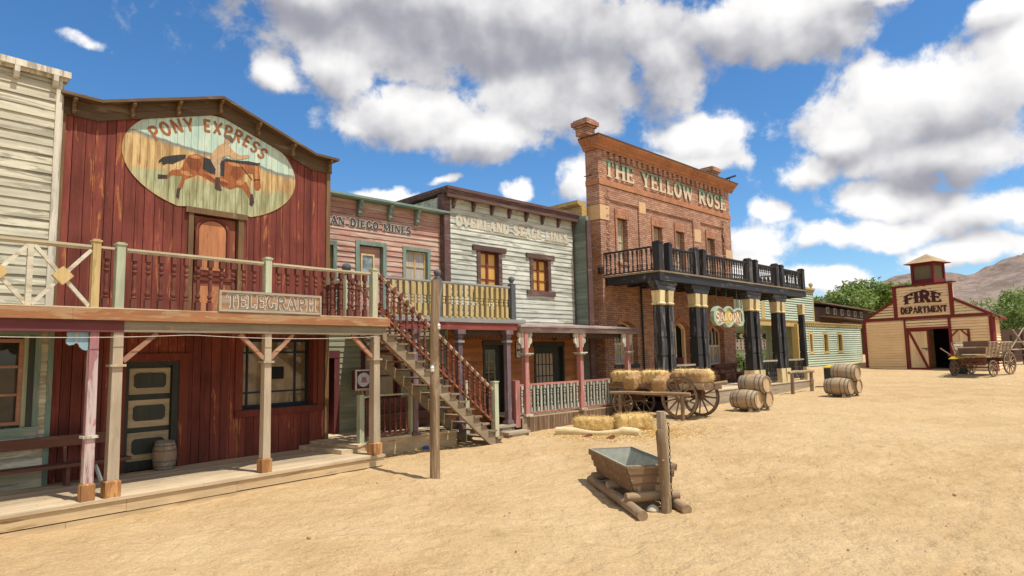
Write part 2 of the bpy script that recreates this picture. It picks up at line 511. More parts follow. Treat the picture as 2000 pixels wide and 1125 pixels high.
CLOUDS = [(-0.0363, 0.8818, 0.4702, 2.9, 0.12, -0.0, 0.42, -5.3, 9.97, 1.12, 1.15), (-0.2382, 0.8408, 0.4861, 7.49, 1.66, 0.79, 3.49, -13.21, 24.54, 1.0, 1.0), (-0.1463, 0.9232, 0.3554, 6.94, 1.01, 0.24, 1.1, -6.38, 17.0, 1.0, 0.12), (-0.0261, 0.9433, 0.3309, 8.09, 0.25, -0.09, 0.67, -8.0, 22.84, 1.0, 0.05), (-0.2204, 0.9161, 0.3349, 19.04, 4.17, 1.1, 4.65, -20.35, 58.67, 0.85, 0.1), (0.2339, 0.8885, 0.3947, 12.95, -2.74, -1.51, -0.87, -6.41, 14.92, 1.0, 0.8), (0.3525, 0.8292, 0.4338, 5.55, -1.8, -1.08, -2.05, -7.81, 16.58, 1.0, 0.85), (0.4601, 0.7736, 0.4358, 8.1, -3.57, -2.23, -7.27, -19.01, 41.39, 0.95, 0.2), (-0.3203, 0.8576, 0.4024, 16.6, 5.23, 2.05, 3.84, -11.81, 28.2, 1.05, 0.1), (-0.2306, 0.8811, 0.4128, 14.44, 3.22, 1.18, 1.9, -7.73, 17.54, 1.05, 0.3), (0.2794, 0.908, 0.3121, 9.6, -2.58, -1.11, -0.99, -7.21, 21.84, 1.05, 0), (0.1952, 0.9401, 0.2793, 11.86, -2.2, -0.91, -0.62, -11.03, 37.51, 0.95, 0.1), (0.2529, 0.9267, 0.2779, 8.82, -2.16, -0.85, -0.91, -9.47, 32.35, 0.9, 0.1), (0.5263, 0.7937, 0.3051, 6.5, -3.7, -1.61, -1.44, -4.06, 13.03, 1.15, 0.12), (0.595, 0.7365, 0.3217, 13.64, -9.09, -4.42, -1.46, -3.21, 10.04, 1.05, 0.3), (0.4485, 0.8513, 0.2721, 15.96, -7.51, -2.83, -1.64, -6.65, 23.47, 1.0, 0.05), (0.5415, 0.8062, 0.2383, 6.91, -4.21, -1.45, -1.45, -4.93, 19.95, 1.0, 1.05), (0.4166, 0.8784, 0.2341, 20.0, -8.74, -2.84, -1.36, -7.52, 30.59, 0.98, 0.05), (0.5005, 0.8439, 0.1934, 10.45, -5.83, -1.63, -1.17, -6.21, 30.08, 1.0, 0.1), (0.4782, 0.8482, 0.2279, 12.08, -6.27, -2.02, -2.37, -10.66, 44.58, 0.8, 1.1), (0.4965, 0.8543, 0.154, 11.18, -6.24, -1.44, -0.7, -6.81, 39.94, 1.0, 0.05), (0.5643, 0.817, 0.1188, 10.17, -6.84, -1.31, -0.22, -5.65, 39.81, 1.0, 0.05), (0.442, 0.8829, 0.1584, 14.06, -6.76, -1.58, -0.55, -7.08, 40.91, 0.95, 0.05), (0.581, 0.7982, 0.159, 10.34, -7.18, -1.76, -0.88, -4.93, 27.92, 0.95, 0.4), (0.3568, 0.9217, 0.1526, 13.49, -5.04, -1.16, -0.08, -4.89, 29.67, 0.9, 0.1), (0.3501, 0.9295, 0.1164, 15.81, -5.82, -1.11, 0.29, -3.46, 26.67, 0.9, 0.1), (0.4334, 0.8951, 0.105, 13.3, -6.32, -1.08, 0.43, -4.74, 38.53, 0.95, 0.1), (0.1047, 0.9581, 0.2667, 21.39, -2.06, -1.03, 0.07, -6.74, 24.14, 0.95, 0.1), (-0.1752, 0.9552, 0.2385, 13.6, 2.41, 0.31, 1.83, -9.56, 39.57, 0.95, 0.1), (0.0033, 0.9663, 0.2575, 37.49, 0.07, -0.78, 1.02, -12.81, 47.97, 0.9, 0.1), (-0.5356, 0.7482, 0.3916, 20.15, 11.57, 5.44, 13.43, -24.17, 64.49, 0.66, 0.1), (-0.1169, 0.9555, 0.2707, 21.45, 2.54, 0.26, 3.83, -25.0, 89.79, 0.8, 0.1), (0.5837, 0.7129, 0.3887, 18.57, -11.47, -6.86, -6.38, -12.59, 32.65, 1.0, 0.45), (0.0667, 0.9205, 0.3851, 6.13, -0.33, -0.27, 0.02, -4.63, 11.05, 1.0, 0.7), (0.3257, 0.8905, 0.3177, 22.81, -7.24, -3.13, -2.65, -14.92, 44.47, 0.85, 0.5), (0.3692, 0.9095, 0.1911, 22.68, -8.71, -2.38, -1.04, -11.35, 55.92, 0.74, 0.1), (0.3562, 0.93, 0.0901, 6.74, -2.54, -0.41, 1.12, -5.86, 55.82, 0.75, 0.1), (0.3723, 0.8299, 0.4156, 10.33, -3.6, -2.06, -2.44, -8.91, 19.97, 0.9, 0.35)]
# ------------------------------------------------------------------ materials
class G:
    def __init__(s, nt):
        s.nt = nt

    def n(s, t, **kw):
        nd = s.nt.nodes.new(t)
        for k, val in kw.items():
            if k in nd.inputs.keys():
                s.set(nd.inputs[k], val)
            else:
                setattr(nd, k, val)
        return nd

    def set(s, inp, val):
        if isinstance(val, bpy.types.NodeSocket):
            s.nt.links.new(val, inp)
        else:
            if inp.type == 'RGBA' and len(val) == 3:
                val = (*val, 1)
            inp.default_value = val

    def math(s, op, a, b=None, c=None, clamp=False):
        nd = s.nt.nodes.new('ShaderNodeMath')
        nd.operation = op
        nd.use_clamp = clamp
        for i, x in enumerate((a, b, c)):
            if x is not None:
                s.set(nd.inputs[i], x)
        return nd.outputs[0]

    def vmath(s, op, a, b=None):
        nd = s.nt.nodes.new('ShaderNodeVectorMath')
        nd.operation = op
        s.set(nd.inputs[0], a)
        if b is not None:
            s.set(nd.inputs[1], b)
        return nd.outputs['Value'] if op in ('DOT_PRODUCT', 'LENGTH') else nd.outputs[0]

    def mix(s, f, a, b, blend='MIX'):
        nd = s.nt.nodes.new('ShaderNodeMix')
        nd.data_type = 'RGBA'
        nd.blend_type = blend
        s.set(nd.inputs[0], f)
        s.set(nd.inputs[6], a)
        s.set(nd.inputs[7], b)
        return nd.outputs[2]

    def noise(s, vec, scale, detail=4, rough=.55, dist=0.0):
        nd = s.n('ShaderNodeTexNoise', Vector=vec, Scale=scale, Detail=detail, Roughness=rough, Distortion=dist)
        return nd.outputs['Fac']

    def ramp(s, f, lo, hi):
        nd = s.nt.nodes.new('ShaderNodeMapRange')
        nd.interpolation_type = 'SMOOTHSTEP'
        s.set(nd.inputs[0], f)
        nd.inputs[1].default_value = lo
        nd.inputs[2].default_value = hi
        return nd.outputs[0]

    def scale(s, vec, sc):
        return s.vmath('MULTIPLY', vec, sc)


MATS = {}


def new_mat(name):
    m = bpy.data.materials.new(name)
    m.use_nodes = True
    nt = m.node_tree
    bs = nt.nodes['Principled BSDF']
    return m, G(nt), bs


def wood(name, col, wear=None, wa=.25, axis=0, board=None, rough=.82, var=.3, bump=.35, stain=.25, rv=.12, fine=1.0, spec=.25, bv=.36):
    """weathered wood or paint: grain along axis, per-board tone, worn patches showing the wood, stains"""
    if name in MATS:
        return MATS[name]
    m, g, bs = new_mat(name)
    tc = g.n('ShaderNodeTexCoord').outputs['Object']
    oi = g.n('ShaderNodeObjectInfo').outputs['Random']
    off = g.n('ShaderNodeCombineXYZ', X=g.math('MULTIPLY', oi, 37.0), Y=g.math('MULTIPLY', oi, 17.0), Z=g.math('MULTIPLY', oi, 23.0)).outputs[0]
    p = g.vmath('ADD', tc, off)
    sc = [22.0 * fine] * 3
    sc[axis] = 1.6 * fine
    grain = g.noise(g.scale(p, tuple(sc)), 1.0, 7, .62, .4)
    sc2 = [7.0] * 3
    sc2[axis] = .9
    peel = g.noise(g.scale(p, tuple(sc2)), 1.0, 8, .68, .6)
    blot = g.noise(p, 1.1, 5, .6)
    xyz = g.n('ShaderNodeSeparateXYZ', Vector=tc)
    sc3 = [6.5] * 3
    sc3[axis] = .55
    streak = g.noise(g.scale(p, tuple(sc3)), 1.0, 5, .62, .3)
    tone = g.math('ADD', g.math('ADD', g.math('MULTIPLY', g.math('SUBTRACT', grain, .5), var * 2.4), g.math('MULTIPLY', g.math('SUBTRACT', streak, .5), var * 2.6)), 1.0)
    tone = g.math('MULTIPLY', tone, g.math('SUBTRACT', 1.0, g.math('MULTIPLY', g.ramp(grain, .62, .74), var * 1.1)))
    if board:
        ax, w, o = board
        idx = g.math('FLOOR', g.math('DIVIDE', g.math('ADD', xyz.outputs[ax], o), w))
        wn = g.n('ShaderNodeTexWhiteNoise', noise_dimensions='1D', W=idx).outputs['Value']
        tone = g.math('MULTIPLY', tone, g.math('ADD', g.math('MULTIPLY', wn, bv), 1 - bv / 2))
        wear_shift = g.math('MULTIPLY', g.math('SUBTRACT', wn, .5), .12)
    else:
        wear_shift = g.math('MULTIPLY', g.math('SUBTRACT', oi, .5), .08)
    tone = g.math('MULTIPLY', tone, g.math('ADD', g.math('MULTIPLY', oi, rv * 2), 1 - rv))
    tone = g.math('MULTIPLY', tone, g.math('ADD', g.math('MULTIPLY', g.math('SUBTRACT', blot, .5), stain * 2.4), 1.0))
    c = g.mix(1.0, col, g.n('ShaderNodeCombineColor', Red=tone, Green=tone, Blue=tone).outputs[0], 'MULTIPLY')
    if wear:
        lo = .72 - wa * .5
        mask = g.ramp(g.math('ADD', peel, wear_shift), lo, lo + .07)
        wt = g.math('ADD', g.math('MULTIPLY', grain, .9), .5)
        wc = g.mix(1.0, wear, g.n('ShaderNodeCombineColor', Red=wt, Green=wt, Blue=wt).outputs[0], 'MULTIPLY')
        c = g.mix(g.math('MULTIPLY', mask, .85), c, wc)
    # knots and nail specks
    vo = g.n('ShaderNodeTexVoronoi', Vector=g.scale(p, (1.0, 1.0, 1.0)), Scale=2.3)
    kn = g.ramp(g.math('ADD', vo.outputs['Distance'], g.math('MULTIPLY', grain, .03)), .05, .02)
    c = g.mix(g.math('MULTIPLY', kn, .55), c, tuple(x * .35 for x in col))
    bs.inputs['Roughness'].default_value = rough
    bs.inputs['Specular IOR Level'].default_value = spec
    g.set(bs.inputs['Base Color'], c)
    bp = g.n('ShaderNodeBump', Strength=bump, Distance=.012, Height=g.math('ADD', grain, g.math('MULTIPLY', peel, .7)))
    g.set(bs.inputs['Normal'], bp.outputs[0])
    MATS[name] = m
    return m


def brick(name, c1, c2, mortar, w=.24, h=.075, vertical=False, bump=.8):
    if name in MATS:
        return MATS[name]
    m, g, bs = new_mat(name)
    tc = g.n('ShaderNodeTexCoord').outputs['Object']
    xyz = g.n('ShaderNodeSeparateXYZ', Vector=tc)
    wob = g.noise(tc, 2.2, 3)
    a = g.math('ADD', xyz.outputs[0], xyz.outputs[1])
    b = g.math('ADD', xyz.outputs[2], g.math('MULTIPLY', wob, .035))
    vec = g.n('ShaderNodeCombineXYZ', X=a if not vertical else b, Y=b if not vertical else a, Z=0.0).outputs[0]
    vec = g.vmath('ADD', vec, g.scale(g.n('ShaderNodeTexNoise', Vector=tc, Scale=9.0, Detail=3.0).outputs['Color'], (.022, .016, 0)))
    bt = g.n('ShaderNodeTexBrick', Vector=vec, Color1=c1, Color2=c2, Mortar=mortar, Scale=1.0)
    bt.inputs['Mortar Size'].default_value = .009
    bt.inputs['Mortar Smooth'].default_value = .35
    bt.inputs['Brick Width'].default_value = w
    bt.inputs['Row Height'].default_value = h
    bt.inputs['Bias'].default_value = -.1
    fine = g.noise(tc, 26.0, 6, .65)
    blot = g.noise(tc, .9, 5, .6)
    t = g.math('ADD', g.math('MULTIPLY', g.math('SUBTRACT', fine, .5), 1.1), g.math('ADD', g.math('MULTIPLY', g.math('SUBTRACT', blot, .5), .9), 1.0))
    c = g.mix(1.0, bt.outputs['Color'], g.n('ShaderNodeCombineColor', Red=t, Green=t, Blue=t).outputs[0], 'MULTIPLY')
    ef = g.ramp(g.noise(tc, 3.2, 7, .7), .63, .72)
    c = g.mix(g.math('MULTIPLY', ef, .35), c, (.5, .33, .22))
    g.set(bs.inputs['Base Color'], c)
    bs.inputs['Roughness'].default_value = .92
    bs.inputs['Specular IOR Level'].default_value = .15
    hgt = g.math('ADD', g.math('MULTIPLY', bt.outputs['Fac'], -1.0), g.math('MULTIPLY', fine, 1.1))
    bp = g.n('ShaderNodeBump', Strength=bump, Distance=.02, Height=hgt)
    g.set(bs.inputs['Normal'], bp.outputs[0])
    MATS[name] = m
    return m


def plain(name, col, rough=.7, metal=0.0, var=.15, bump=.1, scale=14.0, spec=.3):
    if name in MATS:
        return MATS[name]
    m, g, bs = new_mat(name)
    tc = g.n('ShaderNodeTexCoord').outputs['Object']
    n1 = g.noise(tc, scale, 5, .6)
    n2 = g.noise(tc, scale * .13, 4, .6)
    t = g.math('ADD', g.math('MULTIPLY', g.math('SUBTRACT', g.math('ADD', n1, n2), 1.0), var * 2.0), 1.0)
    c = g.mix(1.0, col, g.n('ShaderNodeCombineColor', Red=t, Green=t, Blue=t).outputs[0], 'MULTIPLY')
    g.set(bs.inputs['Base Color'], c)
    bs.inputs['Roughness'].default_value = rough
    bs.inputs['Metallic'].default_value = metal
    bs.inputs['Specular IOR Level'].default_value = spec
    bp = g.n('ShaderNodeBump', Strength=bump, Distance=.01, Height=n1)
    g.set(bs.inputs['Normal'], bp.outputs[0])
    MATS[name] = m
    return m


def pane_mat(name, col, col2=None, rough=.04, streak=0.0, spec=.6):
    """window pane: glossy surface over the curtain, dark room or painted reflection"""
    if name in MATS:
        return MATS[name]
    m, g, bs = new_mat(name)
    tc = g.n('ShaderNodeTexCoord').outputs['Object']
    c = col
    if col2:
        f = g.noise(g.scale(tc, (16.0, 16.0, 1.2)) if streak else tc, 1.0 if streak else 1.5, 4, .6, .3)
        c = g.mix(g.ramp(f, .35, .65), col, col2)
    g.set(bs.inputs['Base Color'], c)
    bs.inputs['Roughness'].default_value = .5
    bs.inputs['Specular IOR Level'].default_value = .1
    bs.inputs['Coat Weight'].default_value = spec
    bs.inputs['Coat Roughness'].default_value = rough
    n = g.noise(tc, 1.6, 2)
    bp = g.n('ShaderNodeBump', Strength=.04, Distance=.02, Height=n)
    g.set(bs.inputs['Coat Normal'], bp.outputs[0])
    MATS[name] = m
    return m


W = dict(
    cream=wood('cream_siding', (.55, .50, .36), (.30, .27, .19), .42, 0, (2, .19, .06), stain=.3),
    cream_trim=wood('cream_trim', (.62, .56, .44), (.36, .31, .23), .4, 2, None),
    lattice=wood('lattice_white', (.60, .54, .40), (.42, .34, .22), .45, 0, None),
    red=wood('barn_red', (.18, .043, .028), (.42, .16, .05), .24, 2, (0, .19, 0), var=.5, stain=.5, bv=.5, bump=.5),
    red_trim=wood('red_trim', (.17, .04, .024), (.32, .12, .05), .25, 2, None),
    brown=wood('old_brown', (.115, .07, .036), (.22, .15, .085), .3, 0, None),
    brown_v=wood('old_brown_upright', (.17, .095, .042), (.27, .18, .1), .3, 2, None),
    rust=wood('rust_board', (.30, .13, .055), (.40, .25, .13), .42, 0, None),
    beam=wood('grey_beam', (.26, .205, .135), (.42, .30, .14), .22, 0, None),
    plum_beam=wood('plum_beam', (.17, .05, .05), (.28, .16, .13), .25, 0, None),
    post=wood('bare_post', (.40, .315, .215), (.50, .36, .2), .3, 2, None),
    pink_post=wood('pink_post', (.33, .155, .155), (.55, .45, .4), .45, 2, None),
    base_block=wood('orange_block', (.45, .23, .085), (.28, .13, .05), .5, 2, None),
    brace=wood('pink_brace', (.36, .18, .11), (.42, .27, .16), .3, 0, None),
    floor=wood('porch_floor', (.55, .42, .265), (.6, .48, .31), .3, 0, (1, .14, 0), var=.2),
    fascia=wood('porch_fascia', (.52, .375, .205), (.33, .2, .09), .3, 0, None),
    sage=wood('sage_post', (.40, .42, .28), (.5, .43, .27), .35, 2, None),
    rail=wood('cream_rail', (.50, .42, .27), (.36, .25, .13), .35, 0, None),
    maroon=wood('maroon_baluster', (.145, .046, .032), (.27, .1, .05), .3, 2, None),
    yellow_post=wood('straw_post', (.52, .37, .16), (.4, .27, .12), .3, 2, None),
    teal=wood('teal_trim', (.15, .215, .17), (.27, .27, .2), .4, 2, None),
    teal_h=wood('teal_trim_flat', (.16, .23, .185), (.3, .29, .22), .4, 0, None),
    door_dark=wood('dark_green_paint', (.042, .044, .034), (.07, .055, .035), .25, 2, None, rough=.6),
    door_cream=wood('cream_panel', (.39, .30, .18), (.28, .2, .1), .25, 0, None),
    door_red=wood('worn_red_door', (.27, .085, .045), (.43, .2, .1), .35, 2, None),
    door_orange=wood('orange_panel', (.50, .2, .085), (.33, .13, .06), .35, 2, None),
    sd=wood('salmon_siding', (.42, .22, .16), (.52, .40, .31), .48, 0, (2, .155, .03), stain=.3),
    ov=wood('pale_sage_siding', (.54, .54, .455), (.28, .28, .22), .42, 0, (2, .165, .05), stain=.34, bump=.5),
    ov_trim=wood('plum_brown_trim', (.105, .058, .05), (.19, .13, .1), .35, 0, None),
    ov_side=wood('teal_grey_siding', (.17, .21, .17), (.25, .26, .2), .35, 1, (2, .165, .05)),
    orange_wall=wood('orange_planks', (.36, .14, .048), (.5, .25, .09), .25, 0, (2, .14, .02)),
    dimgreen=wood('dim_green_siding', (.27, .27, .17), (.26, .24, .17), .35, 0, (2, .15, .03)),
    maroon_wood=wood('maroon_wood', (.13, .035, .035), (.25, .13, .1), .3, 2, None),
    yellow=wood('mustard_baluster', (.46, .345, .145), (.55, .46, .27), .35, 2, None),
    grey_post=wood('blue_grey_post', (.105, .11, .115), (.25, .24, .22), .32, 2, None),
    grey_lip=wood('silver_board', (.27, .265, .25), (.36, .34, .3), .4, 0, None),
    rust_red=wood('rust_red_beam', (.22, .055, .04), (.3, .14, .1), .3, 0, None),
    purple=wood('mauve_post', (.155, .105, .11), (.27, .2, .2), .35, 2, None),
    rosy=wood('rosy_post', (.40, .165, .14), (.52, .32, .26), .35, 2, None),
    rosy_h=wood('rosy_rail', (.42, .165, .13), (.52, .34, .28), .35, 0, None),
    gun=wood('grey_green_picket', (.38, .39, .315), (.42, .37, .28), .35, 2, None),
    scroll=wood('pale_scroll', (.5, .5, .38), (.32, .2, .15), .4, 2, None),
    blue=wood('pale_blue_scroll', (.27, .40, .46), (.42, .43, .38), .4, 2, None),
    roofboard=wood('mauve_roofboard', (.24, .17, .15), (.42, .35, .3), .4, 0, None),
    skirt=wood('grey_skirt', (.17, .105, .062), (.3, .21, .13), .4, 2, (0, .12, 0)),
    silver=wood('silver_wood', (.36, .285, .195), (.38, .31, .22), .4, 0, None),
    silver_v=wood('silver_wood_upright', (.28, .21, .14), (.38, .3, .21), .4, 2, None),
    stair=wood('stair_grey', (.25, .19, .12), (.36, .28, .18), .35, 0, None),
    tread=wood('worn_tread', (.20, .13, .08), (.34, .25, .16), .4, 1, None),
    pole=wood('pole_wood', (.20, .13, .072), (.35, .255, .155), .4, 2, None, bump=.5),
    log=wood('log_wood', (.30, .205, .12), (.4, .28, .16), .4, 1, None, bump=.5),
    log_u=wood('log_wood_across', (.30, .205, .12), (.4, .28, .16), .4, 0, None, bump=.5),
    trough=wood('trough_plank', (.225, .14, .08), (.38, .27, .16), .35, 1, None, bump=.5),
    black=wood('black_paint', (.024, .021, .02), (.15, .14, .125), .36, 2, None, rough=.55, spec=.4),
    black_h=wood('black_beam', (.026, .023, .022), (.15, .14, .12), .36, 0, None, rough=.55, spec=.4),
    cap=wood('cream_capital', (.60, .48, .25), (.3, .22, .12), .3, 2, None),
    fd=wood('buff_siding', (.82, .59, .33), (.70, .48, .25), .1, 0, (2, .17, 0), var=.13, stain=.14, bump=.2, bv=.08),
    fd_trim=wood('oxblood_trim', (.17, .024, .022), (.24, .06, .05), .15, 2, None, var=.12),
    fd_boards=wood('buff_boards', (.80, .58, .33), (.66, .46, .25), .2, 2, (0, .16, 0), var=.1, stain=.12),
    shingle=wood('cedar_shingle', (.42, .3, .16), (.3, .2, .1), .4, 0, None),
    green=wood('mint_siding', (.48, .545, .405), (.5, .5, .36), .2, 0, (2, .16, .02), var=.12, stain=.1, bv=.12),
    green_trim=wood('ochre_trim', (.50, .37, .15), (.5, .33, .12), .25, 2, None, var=.15),
    barn=wood('dark_barn', (.08, .045, .03), (.1, .06, .04), .3, 0, None),
    barn_roof=wood('barn_roof', (.17, .11, .08), (.24, .17, .12), .35, 1, None),
    wheel=wood('wheel_wood', (.22, .145, .09), (.42, .31, .2), .35, 0, None),
    wagon=wood('wagon_plank', (.19, .11, .066), (.34, .24, .155), .4, 1, None, bump=.5),
    wagon_grey=wood('grey_wagon', (.38, .29, .19), (.4, .31, .2), .4, 1, None, bump=.4),
    barrel=wood('barrel_stave', (.40, .29, .175), (.29, .2, .12), .35, 1, None),
    barrel_v=wood('barrel_stave_upright', (.32, .21, .13), (.42, .33, .23), .35, 2, None),
    barrel_head=wood('barrel_head', (.50, .34, .18), (.34, .2, .09), .3, 2, None),
    white=wood('white_paint', (.62, .6, .55), (.4, .36, .3), .25, 2, None),
    sign_plank=wood('sign_plank', (.30, .17, .09), (.36, .28, .2), .4, 0, (2, .1, 0)),
    bench=wood('bench_wood', (.135, .058, .038), (.22, .12, .07), .3, 0, None),
    ochre=wood('ochre_fascia', (.48, .33, .12), (.4, .27, .12), .35, 0, None),
)
BRICK = brick('old_brick', (.53, .30, .192), (.345, .168, .108), (.19, .105, .066), .25, .085)
BRICKV = brick('brick_arch', (.54, .26, .15), (.40, .17, .1), (.2, .1, .055), .25, .08, True)
TERRA = plain('terracotta', (.40, .175, .085), .9, 0, .5, .6, 9)
STONE = plain('cream_stone', (.62, .40, .21), .9, 0, .12, .2)
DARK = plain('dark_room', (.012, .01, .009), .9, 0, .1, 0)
IRON = plain('old_iron', (.045, .04, .036), .6, .6, .4, .3)
HOOP = plain('hoop_iron', (.15, .15, .14), .6, .3, .35, .2)
ZINC = plain('galvanised_zinc', (.225, .232, .185), .7, .1, .45, .1, 6)
TWINE = plain('twine', (.45, .32, .2), .9)
GLASS_DARK = pane_mat('pane_dark', (.02, .016, .012), (.05, .035, .02), .03, 0, 1.0)
GLASS_CURTAIN = pane_mat('pane_curtain', (.5, .45, .38), (.36, .29, .23), .06, 1, .35)
GLASS_WHITE = pane_mat('pane_white_curtain', (.45, .45, .46), (.2, .19, .19), .05, 1, .5)
GLASS_AMBER = pane_mat('pane_amber_blind', (.62, .36, .09), (.55, .31, .08), .1, 0, .25)
GLASS_TAN = pane_mat('pane_tan_blind', (.42, .32, .21), (.33, .24, .15), .08, 1, .4)
GLASS_LACE = pane_mat('pane_lace', (.40, .44, .42), (.12, .14, .14), .15, 0, .3)
GLASS_REFLECTION = pane_mat('pane_painted_reflection', (.30, .215, .125), (.14, .095, .05), .02, 0, 1.0)  # beige street reflection painted into the pane colour
TXT_WHITE = plain('lettering_white', (.60, .56, .47), .8, 0, .25)
TXT_DARK = plain('lettering_dark', (.055, .045, .04), .8, 0, .3)
TXT_RUST = plain('lettering_rust', (.30, .11, .035), .8, 0, .3)
TXT_GHOST = plain('lettering_faded', (.50, .39, .25), .85, 0, .45, .1, 30)
TXT_GHOST2 = plain('lettering_faded_fill', (.49, .49, .405), .85, 0, .3, .1, 30)
TXT_OX = plain('lettering_oxblood', (.06, .012, .012), .7, 0, .15)
TXT_GOLD = plain('lettering_gold', (.55, .38, .1), .6, 0, .2)


def hay_mat(name, c1, c2, ax):
    m, g, bs = new_mat(name)
    tc = g.n('ShaderNodeTexCoord').outputs['Object']
    s = [60.0, 60.0, 60.0]
    s[ax] = 9.0
    n1 = g.noise(g.scale(tc, tuple(s)), 1.0, 6, .7, 1.2)
    n2 = g.noise(tc, 5.0, 5, .6)
    c = g.mix(g.ramp(n1, .3, .7), c1, c2)
    t = g.math('ADD', g.math('MULTIPLY', n2, .5), .75)
    c = g.mix(1.0, c, g.n('ShaderNodeCombineColor', Red=t, Green=t, Blue=t).outputs[0], 'MULTIPLY')
    g.set(bs.inputs['Base Color'], c)
    bs.inputs['Roughness'].default_value = .85
    bs.inputs['Specular IOR Level'].default_value = .2
    bp = g.n('ShaderNodeBump', Strength=.9, Distance=.03, Height=n1)
    g.set(bs.inputs['Normal'], bp.outputs[0])
    return m


HAY = hay_mat('golden_hay', (.52, .31, .10), (.90, .68, .30), 0)
HAY_BROWN = hay_mat('brown_hay', (.30, .17, .07), (.60, .38, .175), 0)
STRAW = plain('straw', (.78, .58, .27), .8, 0, .3, 0, 30)
CANVAS = plain('canvas_cloth', (.60, .48, .27), .9, 0, .25, .3, 6)


def letter_two_tone():
    return plain('lettering_green_cream', (.5, .47, .33), .85, 0, .35)


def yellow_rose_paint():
    """sign paint: green upper half, cream lower half (cornice shadow line painted in as sun fading)"""
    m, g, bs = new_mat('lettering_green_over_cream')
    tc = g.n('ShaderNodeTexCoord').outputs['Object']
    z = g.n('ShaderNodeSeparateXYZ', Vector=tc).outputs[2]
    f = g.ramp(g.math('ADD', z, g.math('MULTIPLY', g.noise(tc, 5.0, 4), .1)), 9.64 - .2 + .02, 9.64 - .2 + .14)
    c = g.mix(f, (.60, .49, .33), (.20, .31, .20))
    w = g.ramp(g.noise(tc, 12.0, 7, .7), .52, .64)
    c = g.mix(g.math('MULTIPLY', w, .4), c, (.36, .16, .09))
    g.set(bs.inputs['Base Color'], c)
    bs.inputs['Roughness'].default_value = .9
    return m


def mural_paint():
    """the painted landscape: pale sky over sandstone bluffs over scrub"""
    m, g, bs = new_mat('mural_landscape')
    tc = g.n('ShaderNodeTexCoord').outputs['Object']
    xyz = g.n('ShaderNodeSeparateXYZ', Vector=tc)
    x, z = xyz.outputs[0], xyz.outputs[2]
    lo = g.noise(g.scale(tc, (1.6, 1.6, 1.6)), 1.0, 5, .6)
    str_ = g.noise(g.scale(tc, (9.0, 9.0, 1.1)), 1.0, 5, .6, .5)
    fine = g.noise(g.scale(tc, (30.0, 30.0, 8.0)), 1.0, 5, .65)
    # horizon of the bluffs: dips in the middle (object x is measured from the mural centre)
    hz = g.math('ADD', g.math('MULTIPLY', x, -.07), g.math('ADD', g.math('MULTIPLY', g.math('SUBTRACT', lo, .5), .22), .13))
    d = g.math('SUBTRACT', z, g.math('ADD', hz, .1))
    sky = g.mix(g.ramp(str_, .3, .7), (.36, .50, .40), (.56, .62, .47))
    bluff = g.mix(g.ramp(str_, .38, .62), (.64, .43, .18), (.34, .195, .07))
    hillc = g.mix(g.ramp(d, -.08, .02), bluff, (.19, .21, .17))
    c = g.mix(g.ramp(d, .03, .06), hillc, sky)
    gr = g.math('ADD', g.math('SUBTRACT', z, -.33), g.math('MULTIPLY', g.math('SUBTRACT', lo, .5), .5))
    grass = g.mix(g.ramp(str_, .35, .65), (.44, .44, .24), (.23, .21, .09))
    c = g.mix(g.ramp(gr, .05, -.12), c, grass)
    rim = g.math('ADD', g.math('POWER', g.math('DIVIDE', x, 1.97), 2.0), g.math('POWER', g.math('DIVIDE', z, 1.17), 2.0))
    c = g.mix(g.math('MULTIPLY', g.ramp(rim, .8, 1.0), .35), c, (.5, .34, .13))
    t = g.math('ADD', g.math('MULTIPLY', fine, .5), .75)
    c = g.mix(1.0, c, g.n('ShaderNodeCombineColor', Red=t, Green=t, Blue=t).outputs[0], 'MULTIPLY')
    g.set(bs.inputs['Base Color'], c)
    bs.inputs['Roughness'].default_value = .8
    return m


